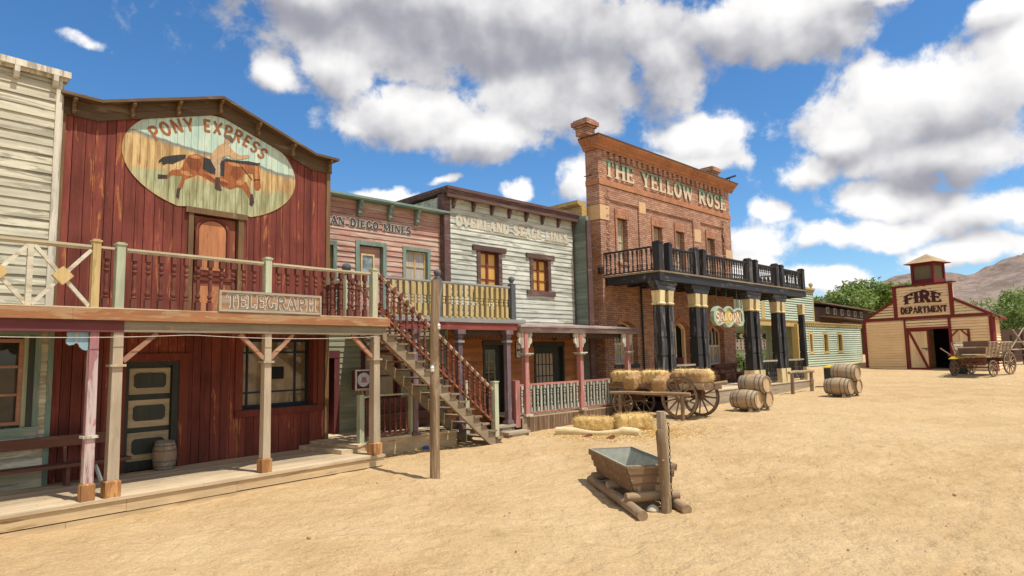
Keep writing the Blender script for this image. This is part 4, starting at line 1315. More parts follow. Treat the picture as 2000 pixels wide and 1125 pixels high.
# ================================================================== terrace in front of the salmon building
t = thing('low_porch', 'low plank porch with a sage cornered railing half hidden by the stairs', 'porch', FA, 1.2, -1.8, -.2)
K = [(-.40, -2.45), (-.35, -.62), (.05, -.86), (.80, -1.36), (1.95, -1.15), (3.2, -.85), (3.55, -1.35), (3.7, -3.6), (-.4, -3.6)]
MB().prism([(a, b) for a, b in K], .12, .17, lambda a, b, d: (a, b, d)).build('floor', W['floor'], t)
KK = [(a * .985 + .0, b - .03) for a, b in K]
MB().prism(KK, -.5, .119, lambda a, b, d: (a, b, d)).build('riser', W['fascia'], t)
MB().prism([(-.30, -2.4), (-.72, -2.4), (-.62, -.75), (-.36, -.66)], 0.001, .1, lambda a, b, d: (a, b, d)).build('step', W['floor'], t)
ends = [(.04, -.95), (.78, -1.45), (1.86, -1.25)]
PB = baluster_mesh('slim_baluster', .86, .055, W['maroon'])
m2 = MB()
for (a, b), (c, d) in zip(ends, ends[1:]):
    m2.bar((a, b, 1.23), (c, d, 1.23), .075, .04)
rl = m2.build('railing', W['sage'], t)
m2 = MB()
for (a, b), (c, d) in zip(ends, ends[1:]):
    m2.bar((a, b, .27), (c, d, .27), .05, .05)
    n = int(math.hypot(c - a, d - b) / .155)
    for k in range(1, n):
        put('baluster', PB, rl, a + (c - a) * k / n, b + (d - b) * k / n, .29)
m2.build('bottom_rail', W['maroon'], rl)
for a, b in ends[::2]:
    MB().box(a - .065, a + .065, b - .065, b + .065, .14, 1.31).build('newel', W['sage'], rl)
# ================================================================== salmon clapboard building (mines office)
VS = -3.2
t = thing('salmon_clapboard_building', 'faded salmon clapboard building with a teal cornice between the red and pale buildings', 'building', FB, 2.3, VS, 0)
mb = MB()
H = [(-1.0, .46, 3.2, 5.42), (1.16, 2.16, 3.1, 5.52), (2.76, 3.78, 3.5, 5.51)]
clapboard(mb, -.9, 4.19, 3.2, 6.66, VS, .152, holes=H, seed=21)
mb.box(-.9, 4.3, -9, -3.7, -.6, 6.6)
mb.box(-.9, -.8, -3.69, VS - .005, -.6, 6.6).box(4.2, 4.3, -3.69, VS - .005, -.6, 6.6)
mb.build('wall', W['sd'], t)
HL = [(-.3, .62, .1, 2.2), (1.35, 2.65, .95, 2.35)]
mb = MB()
clapboard(mb, -.9, 4.19, .12, 3.18, VS, .15, holes=HL, seed=22)
mb.build('lower_wall', W['dimgreen'], t)
MB().box(4.195, 4.325, VS - .05, VS + .045, .1, 6.62).build('corner_board', W['teal'], t)
MB().box(-.9, 4.42, -9, VS + .25, 6.665, 6.70).box(-.9, 4.44, -9, VS + .28, 6.701, 6.765).build('cornice', W['teal_h'], t)
for u in (.22, 1.235, 2.26, 3.25, 4.262):
    MB().prism([(0, 6.66), (.21, 6.66), (.21, 6.60), (.15, 6.52), (.15, 6.44), (.11, 6.38), (.11, 6.30), (.06, 6.22), (0, 6.2)], u - .055, u + .055, lambda a, b, d: (d, VS + .022 + a, b)).build('bracket', W['teal'], t)
fn = flat_text(.16, 3.05, 5.895, 6.115, 'SAN DIEGO MINES', .14)
words('lettering_outline', 'SAN DIEGO MINES', fn, VS + .03, VS + .036, TXT_WHITE, t, thick=.24, thin=.13, serif=.2, gap=.14, grow=.05)
words('lettering', 'SAN DIEGO MINES', fn, VS + .0362, VS + .0405, TXT_DARK, t, thick=.24, thin=.13, serif=.2, gap=.14, grow=-.0)
# balcony door
d = MB().box(1.29, 2.04, VS - .14, VS - .09, 3.1, 5.385).build('balcony_door', W['sd'], t)
m2 = frame_boxes(MB(), 1.37, 1.82, 4.2, 5.17, .05, VS - .091, VS - .05)
m2.build('glazing_frame', W['yellow_post'], d)
MB().box(1.41, 1.78, VS - .092, VS - .08, 4.24, 5.13).build('pane', GLASS_LACE, d)
frame_boxes(MB(), 1.145, 2.175, 3.1, 5.525, .12, VS - .14, VS + .05, bottom=False).build('casing', W['teal'], d)
# window
w = frame_boxes(MB(), 2.87, 3.67, 3.62, 5.39, .045, VS - .12, VS - .06)
w.box(3.25, 3.29, VS - .115, VS - .065, 3.665, 5.345)
for z in (4.51, 4.93):
    w.box(2.915, 3.249, VS - .113, VS - .067, z - .018, z + .018).box(3.291, 3.625, VS - .113, VS - .067, z - .018, z + .018)
w = w.build('window', W['yellow_post'], t)
MB().box(2.9, 3.64, VS - .10, VS - .092, 3.65, 5.36).build('pane', GLASS_CURTAIN, w)
frame_boxes(MB(), 2.755, 3.785, 3.5, 5.515, .11, VS - .12, VS + .05).build('casing', W['teal'], w)
w = frame_boxes(MB(), -.6, .47, 3.62, 5.36, .05, VS - .12, VS - .06).build('window', W['yellow_post'], t)
MB().box(-.56, .43, VS - .10, VS - .092, 3.66, 5.32).build('pane', GLASS_CURTAIN, w)
MB().box(.445, .555, VS - .1, VS + .05, 3.4, 5.42).box(-.7, .444, VS - .1, VS + .05, 5.3, 5.42).build('casing', W['teal'], w)
# doorway and window below the balcony
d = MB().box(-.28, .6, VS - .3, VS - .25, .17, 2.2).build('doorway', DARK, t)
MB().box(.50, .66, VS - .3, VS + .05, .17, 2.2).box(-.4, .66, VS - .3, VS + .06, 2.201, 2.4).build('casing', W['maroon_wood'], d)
w = frame_boxes(MB(), 1.48, 2.54, 1.02, 2.3, .05, VS - .12, VS - .06)
w.box(1.98, 2.02, VS - .115, VS - .065, 1.07, 2.25).box(1.53, 1.979, VS - .115, VS - .065, 1.64, 1.68).box(2.021, 2.49, VS - .115, VS - .065, 1.64, 1.68)
w = w.build('window', W['maroon_wood'], t)
MB().box(1.5, 2.5, VS - .1, VS - .092, 1.05, 2.28).build('pane', GLASS_TAN, w)
frame_boxes(MB(), 1.34, 2.66, .9, 2.4, .12, VS - .12, VS + .05).build('casing', W['maroon_wood'], w)

# disc sign in a box on a post (stands on the low porch)
t = thing('boxed_disc_sign', 'small framed box sign with a white plate on a thin post by the dark doorway', 'sign', FB, 1.12, -2.75, .17)
MB().tube([(1.14, -2.78, .17), (1.14, -2.78, 1.32)], .035, 8).build('post', W['yellow_post'], t)
MB().box(.86, 1.42, -2.86, -2.66, 1.34, 1.85).build('box', W['maroon_wood'], t)
MB().box(.85, 1.43, -2.70, -2.62, 1.305, 1.34).build('shelf', W['yellow_post'], t)
frame_boxes(MB(), .84, 1.44, 1.325, 1.87, .035, -2.66, -2.625).build('frame', W['white'], t)
MB().lathe((1.10, -2.66, 1.60), [(.19, 0), (.19, .012), (.17, .02), (.12, .012), (.11, .02), (.0, .022)], 24, 'v').build('plate', plain('enamel_plate', (.62, .64, .66), .35, 0, .15), t, smooth=True)
m2 = MB()
for k in range(5):
    m2.box(1.035 + .03 * k, 1.055 + .03 * k, -2.637, -2.633, 1.585, 1.64)
m2.box(1.03, 1.18, -2.637, -2.6335, 1.562, 1.576).box(1.03, 1.18, -2.637, -2.6335, 1.648, 1.66).box(1.0, 1.21, -2.637, -2.634, 1.53, 1.55)
m2.build('lettering', plain('lettering_red', (.35, .05, .05)), t)

# bench-like stack of planks on the low porch
t = thing('plank_bench', 'rough plank bench against the green wall behind the stairs', 'bench', FB, 2.9, -2.9, .17)
MB().box(1.6, 4.0, -3.1, -2.72, .55, .62).build('seat', W['bench'], t)
MB().box(1.65, 3.95, -2.76, -2.73, .2, .38).box(1.65, 3.95, -2.76, -2.732, .40, .548).build('front_board', W['bench'], t)
MB().box(1.6, 4.0, -3.15, -3.11, .62, 1.0).build('backrest', W['bench'], t)
for u in (1.7, 2.85, 3.9):
    MB().box(u - .04, u + .04, -3.08, -2.77, .171, .549).build('leg', W['bench'], t)

# ================================================================== pale sage clapboard building (stage lines office)
VO = -3.0
t = thing('pale_clapboard_building', 'peeling pale sage clapboard building with two amber windows', 'building', FB, 7.4, VO, .2)
mb = MB()
H = [(5.56, 6.66, 4.3, 5.64), (8.09, 9.14, 4.42, 5.60)]
clapboard(mb, 4.43, 10.50, 3.0, 7.36, VO, .163, holes=H, seed=31)
mb.box(4.3, 10.55, -10, -3.5, -.6, 7.3)
mb.box(4.3, 4.4, -3.49, VO - .005, -.6, 7.3).box(10.45, 10.55, -3.49, VO - .005, -.6, 7.3)
mb.build('wall', W['ov'], t)
HL = [(5.78, 6.78, .3, 2.62), (8.2, 9.78, .3, 2.58)]
mb = MB()
boards(mb, 4.32, 10.9, 0, .3, VO, .3, seed=5)
clapboard(mb, 4.32, 10.9, .3, 2.99, VO, .138, holes=HL, seed=32, lap=.012)
mb.build('lower_wall', W['orange_wall'], t)
MB().box(4.19, 4.43, VO - .3, VO + .05, 3.0, 7.34).build('corner_board', W['ov_trim'], t)
MB().box(10.49, 10.545, VO - .05, VO + .04, 3.0, 7.34).build('corner_board', W['ov_trim'], t)
mb = MB().box(4.14, 10.62, -10, VO + .29, 7.372, 7.43).box(4.16, 10.6, VO - .02, VO + .27, 7.34, 7.371).box(4.16, 10.6, VO + .20, VO + .26, 7.19, 7.339)
mb.box(4.12, 10.64, -10, VO + .32, 7.431, 7.53)
mb.build('cornice', W['ov_trim'], t)
for u in (4.56, 5.405, 6.235, 7.06, 7.9, 8.75, 9.63, 10.5):
    MB().prism([(0, 7.335), (.19, 7.335), (.19, 7.26), (.15, 7.20), (.13, 7.12), (.09, 7.05), (.06, 6.95), (0, 6.9)], u - .05, u + .05, lambda a, b, d: (d, VO + .022 + a, b)).build('bracket', W['ov_trim'], t)
fn = flat_text(4.68, 10.2, 6.36, 6.70, 'OVERLAND STAGE LINES', .16)
words('lettering_outline', 'OVERLAND STAGE LINES', fn, VO + .031, VO + .0325, TXT_GHOST, t, thick=.3, thin=.14, serif=.22, gap=.16, grow=.05)
words('lettering', 'OVERLAND STAGE LINES', fn, VO + .0325, VO + .034, TXT_GHOST2, t, thick=.3, thin=.14, serif=.22, gap=.16, grow=-.02)
for (a, b, z0, z1) in ((5.70, 6.53, 4.25, 5.62), (8.22, 9.02, 4.44, 5.59)):
    w = frame_boxes(MB(), a, b, z0, z1, .05, VO - .15, VO - .09)
    uc = (a + b) / 2
    w.box(uc - .05, uc + .05, VO - .145, VO - .085, z0 + .05, z1 - .05)
    for k in (1, 2):
        z = z0 + (z1 - z0) * k / 3
        w.box(a + .05, uc - .051, VO - .14, VO - .095, z - .018, z + .018).box(uc + .051, b - .05, VO - .14, VO - .095, z - .018, z + .018)
    w = w.build('window', W['red_trim'], t)
    MB().box(a + .03, b - .03, VO - .13, VO - .122, z0 + .03, z1 - .03).build('pane', GLASS_AMBER, w)
    MB().box(a - .15, a, VO - .16, VO + .055, z0, z1 + .02).box(b, b + .15, VO - .16, VO + .055, z0, z1 + .02).build('casing', W['ov_trim'], w)
    MB().box(a - .34, b + .34, VO - .16, VO + .085, z1 + .021, z1 + .19).build('lintel', W['ov_trim'], w)
    MB().box(a - .34, b + .34, VO - .16, VO + .085, z0 - .17, z0 - .001).build('sill', W['ov_trim'], w)
# glazed doors under the porch
for (a, b, z1, ga, gb, g0, g1, nx, ny, pm) in ((5.79, 6.76, 2.61, 5.87, 6.42, .9, 2.35, 2, 4, GLASS_DARK), (8.21, 9.77, 2.56, 8.38, 9.35, 1.0, 2.22, 5, 3, GLASS_TAN)):
    d = MB().box(a + .06, b - .06, VO - .2, VO - .15, .32, z1 - .1).build('door', W['door_dark'], t)
    MB().box(ga, gb, VO - .151, VO - .142, g0, g1).build('pane', pm, d)
    m2 = MB()
    for k in range(nx + 1):
        u = ga + (gb - ga) * k / nx
        m2.box(u - .018, u + .018, VO - .149, VO - .13, g0, g1)
    for k in range(ny + 1):
        z = g0 + (g1 - g0) * k / ny
        m2.box(ga - .017, gb + .017, VO - .149, VO - .132, z - .016, z + .016)
    m2.build('glazing_bar', W['dimgreen'] if nx == 2 else W['door_dark'], d)
    MB().box(a - .02, a + .06, VO - .2, VO + .04, .3, z1 - .1).box(b - .06, b + .02, VO - .2, VO + .04, .3, z1 - .1).box(a - .05, b + .05, VO - .2, VO + .055, z1 - .099, z1 + .06).build('casing', W['door_dark'], d)
# teal side wall joining the brick building
mb = MB()
clapboard(mb, -3.0, -2.39, 2.9, 7.4, 10.6, .163, axis='v', seed=41, lap=-.022)
mb.box(10.603, 10.75, -2.98, -2.39, -.3, 7.4)
mb.build('side_wall', W['ov_side'], t)
MB().box(10.55, 10.8, -2.388, -2.31, .2, 7.2).build('corner_board', W['ov_trim'], t, 'dark upright at the brick building')

tm = MB().box(7.27, 7.50, VO + .02, VO + .05, 2.08, 2.62)
t = thing('arrow_sign', 'small pale notice with a left arrow on the orange plank wall', 'sign', FB, 7.38, VO + .03, 2.08)
MB().box(7.28, 7.49, VO + .017, VO + .04, 2.09, 2.61).build('board', W['white'], t)
frame_boxes(MB(), 7.265, 7.505, 2.075, 2.625, .018, VO + .02, VO + .05).build('frame', W['door_dark'], t)
m2 = MB().prism([(7.30, 2.34), (7.37, 2.43), (7.37, 2.37), (7.47, 2.37), (7.47, 2.31), (7.37, 2.31), (7.37, 2.25)], VO + .04, VO + .044)
m2.build('arrow', TXT_DARK, t)
m2 = MB()
for k in range(3):
    m2.bar((7.33, VO + .042, 2.50 + .03 * k), (7.44, VO + .042, 2.52 + .03 * k), .004, .014)
m2.build('marking', plain('lettering_red', (.35, .05, .05)), t)
m2 = MB().lathe((9.17, VO + .14, 2.66), [(.0, 0), (.07, .02), (.07, .16), (.05, .2), (.03, .24), (0, .25)], 8).box(9.15, 9.19, VO + .02, VO + .1, 2.86, 2.9)
solo('wall_lantern', m2, IRON, 'small dark lantern above the glazed door under the pink porch', 'lantern', FB, 9.17, VO + .1, 2.66)

# ================================================================== yellow balcony over the mauve posts
t = thing('mustard_balcony', 'balcony with mustard balusters on mauve posts under the pale building', 'balcony', FB, 4.0, -1.6, 0)
VB = -1.3
mb = MB()
v = -2.98
while v < VB - .02:
    mb.box(.9, 5.95, v + .002, min(v + .15, VB) - .002, 3.16, 3.205)
    v += .15
mb.build('deck', W['grey_lip'], t)
MB().box(.6, 6.03, VB - .0, VB + .04, 3.14, 3.262).box(5.995, 6.03, -2.98, VB - .001, 3.14, 3.262).build('deck_edge', W['grey_lip'], t)
MB().box(.7, 5.72, VB - .12, VB + .0, 2.93, 3.139).box(5.60, 5.72, -2.98, VB - .121, 2.93, 3.139).build('beam', W['rust_red'], t)
zg = MB()
u = 3.5
while u < 5.55:
    zg.prism([(u, 2.93), (u + .16, 2.93), (u + .16, 2.80), (u + .08, 2.70), (u, 2.80)], VB - .22, VB - .19)
    u += .162
zg.build('zigzag_trim', W['barn'], t)
for u in (3.39, 5.29, 1.84):
    p = MB().box(u - .075, u + .075, VB - .135, VB + .015, .17, 2.7)
    p = p.build('post', W['purple'], t)
    MB().box(u - .12, u + .12, VB - .18, VB + .06, .14, .22).box(u - .1, u + .1, VB - .16, VB + .04, .221, .25).build('base', W['purple'], p)
    MB().box(u - .115, u + .115, VB - .175, VB + .055, 2.56, 2.62).build('collar', W['grey_lip'], p)
    MB().box(u - .095, u + .095, VB - .155, VB + .035, 2.701, 2.80).box(u - .14, u + .14, VB - .2, VB + .08, 2.801, 2.929).build('capital', W['purple'], p)
rl = MB().box(.9, 2.52, VB - .1, VB - .02, 4.235, 4.28).box(2.75, 5.43, VB - .1, VB - .02, 4.235, 4.28).box(.9, 2.52, VB - .08, VB - .04, 4.2, 4.234).box(2.75, 5.43, VB - .08, VB - .04, 4.2, 4.234)
rl.box(5.50, 5.58, -2.97, VB - .14, 4.235, 4.28).box(5.52, 5.56, -2.97, VB - .14, 4.2, 4.234)
rl = rl.build('railing', W['grey_lip'], t)
MB().box(.9, 2.52, VB - .08, VB - .04, 3.24, 3.30).box(2.75, 5.43, VB - .08, VB - .04, 3.24, 3.30).box(5.52, 5.56, -2.97, VB - .14, 3.24, 3.3).build('bottom_rail', W['yellow'], rl)
YB = baluster_mesh('square_baluster', .91, .095, W['yellow'], 'post')
for u in (1.17, 1.38, 1.575, 1.775, 1.99, 2.19, 2.39, 2.845, 3.045, 3.25, 3.45, 3.65, 3.86, 4.065, 4.27, 4.475, 4.67, 4.885, 5.09, 5.285):
    put('baluster', YB, rl, u, VB - .06, 3.295)
for k in range(8):
    put('baluster', YB, rl, 5.54, -2.85 + .185 * k, 3.295)
for u in (2.637, 5.53):
    n = MB().box(u - .09, u + .09, VB - .15, VB + .03, 3.21, 4.34).build('newel', W['grey_post'], rl)
    MB().lathe((u, VB - .06, 4.34), [(.09, 0), (.1, .02), (.06, .05), (.05, .08), (.09, .12), (.105, .17), (.09, .22), (.04, .255), (0, .26)], 12).build('ball_finial', W['grey_post'], n, smooth=True)

# ================================================================== rosy porch with picket railing
t = thing('rosy_porch', 'single storey porch with rosy posts, pale scrolls and a grey picket rail', 'porch', FB, 8.5, -1.7, -.2)
mb = MB()
v = -2.98
while v < VB + .0:
    mb.box(5.75, 11.6, v + .002, min(v + .14, VB + .05) - .002, .25, .30 + rnd.uniform(-.002, .002))
    v += .14
mb.build('floor', W['floor'], t)
mb = MB()
boards(mb, 5.80, 11.55, -.6, .245, VB - .0, .125, seed=51, gap=.012)
mb.build('skirt', W['skirt'], t)
MB().box(5.78, 5.99, VB + .001, VB + .045, -.6, .245).build('corner_post', W['silver_v'], t)
mb = MB()
mb.hexa([(5.70, -3.0, 3.22), (12.1, -3.0, 3.22), (12.1, VB + .16, 3.035), (5.70, VB + .16, 3.035), (5.70, -3.0, 3.27), (12.1, -3.0, 3.27), (12.1, VB + .16, 3.085), (5.70, VB + .16, 3.085)])
mb.build('roof', W['roofboard'], t)
MB().box(5.73, 12.0, VB - .03, VB + .09, 2.87, 3.03).box(11.92, 12.0, -2.6, VB - .031, 2.87, 3.03).build('fascia', W['roofboard'], t)
zg = MB()
u = 5.9
while u < 11.8:
    zg.prism([(u, 2.87), (u + .17, 2.87), (u + .17, 2.78), (u + .085, 2.68), (u, 2.78)], VB - .16, VB - .13)
    u += .172
zg.build('zigzag_trim', W['barn'], t)
sc = [(.08, 0), (.33, 0), (.36, -.06), (.33, -.13), (.29, -.16), (.33, -.2), (.34, -.26), (.3, -.33), (.24, -.36), (.22, -.4), (.2, -.46), (.14, -.49), (.08, -.44)]
for u in (6.02, 8.68, 11.42):
    p = MB().hexa([(u - .09, VB - .10, .32), (u + .09, VB - .10, .32), (u + .09, VB + .08, .32), (u - .09, VB + .08, .32), (u - .075, VB - .085, 2.87), (u + .075, VB - .085, 2.87), (u + .075, VB + .065, 2.87), (u - .075, VB + .065, 2.87)])
    p = p.build('post', W['rosy'], t)
    m2 = MB()
    for sg in (1, -1):
        m2.prism([(u + sg * (a + .0) * .88, 2.868 + b) for a, b in sc], VB - .04, VB + .02)
    m2.build('scroll_bracket', W['scroll'], p)
    MB().box(u - .19, u + .19, VB - .2, VB + .18, 2.19, 2.23).box(u - .14, u + .14, VB - .15, VB + .13, 2.15, 2.189).build('collar', W['scroll'], p)
    MB().box(u - .15, u + .15, VB - .16, VB + .14, .302, .36).build('base', W['scroll'], p)
rl = MB().box(5.68, 5.9, VB - .05, VB + .02, 1.22, 1.28).box(6.14, 8.56, VB - .05, VB + .02, 1.22, 1.28).box(8.8, 11.3, VB - .05, VB + .02, 1.22, 1.28).build('railing', W['rosy_h'], t)
MB().box(5.7, 5.9, VB - .045, VB + .015, .36, .41).box(6.14, 8.56, VB - .045, VB + .015, .36, .41).box(8.8, 11.3, VB - .045, VB + .015, .36, .41).build('bottom_rail', W['rosy_h'], rl)
MB().box(5.48, 5.67, VB - .11, VB + .08, .0, 1.40).build('newel', W['rosy'], rl)
SB = baluster_mesh('slim_picket', .815, .085, W['gun'])
FBm = MB().box(-.035, .035, -.02, .02, 0, .815).mesh('flat_picket')
FBm.materials.append(W['gun'])
for a, b, n in ((5.72, 5.95, 1), (6.14, 8.56, 15), (8.8, 11.3, 15)):
    for k in range(n):
        u = a + (b - a) * (k + .5) / n
        put('picket', SB if k % 2 == 0 else FBm, rl, u, VB - .015, .408)
# stepping planks between the stairs and the porch
for (a, b, c, d, z, lab) in ((4.75, 5.45, -1.5, -1.2, .12, 'upper grey plank step before the mauve post'), (4.7, 5.6, -1.1, -.75, -.04, 'lower grey plank step before the mauve post')):
    m2 = MB().box(a, b, c, d, z - .07, z).box(a + .05, a + .15, c + .05, d - .03, -.5, z - .071).box(b - .15, b - .05, c + .05, d - .03, -.5, z - .071).box(a + .04, b - .04, d - .06, d - .03, -.5, z - .072)
    solo('plank_step', m2, W['silver'], lab, 'step', FB, (a + b) / 2, (c + d) / 2, -.3)

# cream building peeping over the pale one
t = thing('rear_cream_building', 'cream plank parapet with an ochre cornice showing above the pale building', 'building', FB, 13, -6, 0)
mb = MB()
clapboard(mb, -8.0, -3.05, 7.3, 8.0, 11.2, .2, axis='v', lap=-.02, seed=61)
mb.box(11.203, 11.5, -8, -3.05, -.4, 8.0).box(11.501, 16, -8, -7.9, -.4, 8.0)
mb.build('wall', W['ochre'], t)
MB().box(11.0, 11.55, -8, -3.1, 8.05, 8.2).box(11.08, 11.5, -8, -3.1, 8.001, 8.049).build('cornice', W['ochre'], t)

# ================================================================== the brick saloon
WY = -2.6
t = thing('brick_saloon', 'two storey red brick building with a deep cornice, two chimneys and a painted sign band', 'building', FB, 17, WY, .2)
UL, UR = 11.70, 22.62
WIN = ((12.90, 13.60, 5.86, 7.66), (15.56, 16.26, 5.86, 7.66), (17.42, 18.10, 5.86, 7.66), (20.26, 20.98, 5.86, 7.66))
LOW = ((12.42, 14.02, 1.70, 3.42), (16.86, 18.2, .62, 3.5), (19.95, 21.42, 1.5, 3.38))


def arch_pts(a, b, zs, rise, n=10):
    """points of a segmental arch from (a,zs) over to (b,zs)"""
    return [(a + (b - a) * k / n, zs + rise * (1 - (2 * k / n - 1) ** 2)) for k in range(n + 1)]


mb = MB()
holes = [(a, b, z0, z1) for a, b, z0, z1 in WIN] + [(a, b, z0, z1 - .0) for a, b, z0, z1 in LOW]
# front wall: column strips between the holes' edges
us = sorted(set([UL, UR] + [h for H in holes for h in H[:2]]))
for a, b in zip(us, us[1:]):
    hs = [(H[2], H[3]) for H in holes if H[0] < (a + b) / 2 < H[1]]
    for p, q in cut(-.5, 10.5, hs):
        mb.box(a, b, WY - .6, WY, p, q)
# pilasters stand 6 cm proud, panels between them carry a corbelled edge
for a, b in ((UL, 12.24), (14.38, 14.94), (18.86, 19.55), (21.92, UR)):
    mb.box(a, b, WY + .001, WY + .06, 5.0, 8.86)
for a, b in ((12.241, 14.379), (14.941, 18.859), (19.551, 21.919)):
    mb.box(a, b, WY + .001, WY + .055, 8.32, 8.86)
for a, b in ((UL, 12.24), (21.92, UR)):
    mb.box(a, b, WY + .001, WY + .05, 9.1, 10.3)
# weathered corner: crumbling bricks
rr = random.Random(5)
for k in range(110):
    z = 5.2 + rr.random() * 3.5
    for side in (12.24, 21.92):
        u = side + rr.uniform(-.16, .03)
        mb.box(u - .05, u + .06, WY + .055, WY + .06 + rr.uniform(.008, .03), z, z + .06)
mb.box(UL, UR, -9, WY - .9, -.5, 7.6)
mb.box(UL, UL + .2, WY - .899, WY - .601, -.5, 7.6).box(UR - .2, UR, WY - .899, WY - .601, -.5, 7.6)
mb.box(UL - .16, UL - .001, -2.38 - .62, -2.38 - .02, -.3, 5.05)
mb.build('wall', BRICK, t)
mb = MB()
mb.box(UL - .02, UR + .07, WY + .001, WY + .085, 8.87, 9.09)
mb.box(UL - .04, UL - .001, WY - .6, WY, 8.87, 9.09)
mb.box(UL - .03, 12.9, WY + .001, WY + .08, 4.93, 5.02).box(12.901, 22.5, WY + .001, WY + .03, 4.95, 5.0)
mb.build('string_course', TERRA, t)
mb = MB()
prof = [(0, 10.3), (.10, 10.3), (.10, 10.36), (.17, 10.40), (.17, 10.46), (.3, 10.56), (.38, 10.64), (.40, 10.72), (0, 10.72)]
mb.prism(prof, UL - .36, UR + .36, lambda a, b, d: (d, WY + .001 + a, b))
mb.prism(prof, WY - .62, WY - .0, lambda a, b, d: (UL - .001 - a, d, b))
mb.prism(prof, WY - .62, WY - .0, lambda a, b, d: (UR + .001 + a, d, b))
mb.build('cornice', TERRA, t)
mb = MB().box(UL - .42, UR + .42, WY - .62, WY + .43, 10.721, 10.77)
mb.build('coping', plain('weathered_lead', (.10, .065, .05), .8), t)
u = 12.02
mb = MB()
while u < 22.3:
    mb.box(u, u + .2, WY + .001, WY + .09, 10.02, 10.299)
    u += .405
mb.build('dentil', BRICK, t, kind='stuff')
# cream stone blocks
for (a, b, z0, z1, dv) in ((UL - .03, 12.26, 7.45, 8.03, .085), (14.42, 14.9, 8.07, 8.56, .075), (18.93, 19.52, 7.33, 7.93, .075), (21.95, UR + .03, 6.5, 7.24, .085)):
    m2 = MB().box(a, b, WY + .002, WY + dv, z0, z1)
    if a < 12:
        m2.box(a, UL - .001, WY - .62, WY + .001, z0, z1)
    m2.build('stone_block', STONE, t)
for n, (u0, u1, zb, zt) in enumerate(((11.02, 11.55, 10.77, 11.38), (21.0, 21.6, 10.77, 11.36))):
    v0, v1 = WY - .50, WY + .05
    m2 = MB().box(u0, u1, v0, v1, zb, zb + .30).box(u0 - .06, u1 + .06, v0 - .06, v1 + .06, zb + .301, zb + .38).box(u0 - .13, u1 + .13, v0 - .13, v1 + .13, zb + .381, zb + .55).box(u0 - .06, u1 + .06, v0 - .06, v1 + .06, zb + .551, zt + .02)
    m2.build('chimney', BRICK, t)
fn = flat_text(12.10, 22.25, 9.27, 9.96, 'THE YELLOW ROSE', .13)
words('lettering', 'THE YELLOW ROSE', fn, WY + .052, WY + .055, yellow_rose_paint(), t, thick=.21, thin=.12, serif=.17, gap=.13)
# upper windows
for a, b, z0, z1 in WIN:
    w = frame_boxes(MB(), a + .02, b - .02, z0 + .02, z1 - .02, .055, WY - .30, WY - .23)
    uc = (a + b) / 2
    w.box(uc - .016, uc + .016, WY - .29, WY - .24, z0 + .075, z1 - .075)
    for k in (1, 2, 3):
        z = z0 + (z1 - z0) * k / 4
        e = .03 if k == 2 else .014
        w.box(a + .075, uc - .017, WY - .29, WY - .24, z - e, z + e).box(uc + .017, b - .075, WY - .29, WY - .24, z - e, z + e)
    w = w.build('window', W['cap'], t)
    MB().box(a + .04, b - .04, WY - .275, WY - .265, z0 + .04, z1 - .04).build('pane', GLASS_CURTAIN, w)
    MB().box(a - .06, b + .06, WY - .3, WY + .05, z0 - .12, z0 - .0).build('sill', BRICK, w)
    m2 = MB().box(a - .12, b + .12, WY + .001, WY + .022, z1, z1 + .36)
    m2.box(a - .19, a - .13, WY + .001, WY + .05, z1 - 1.3, z1 + .36)
    m2.build('brick_lintel', BRICKV, w)
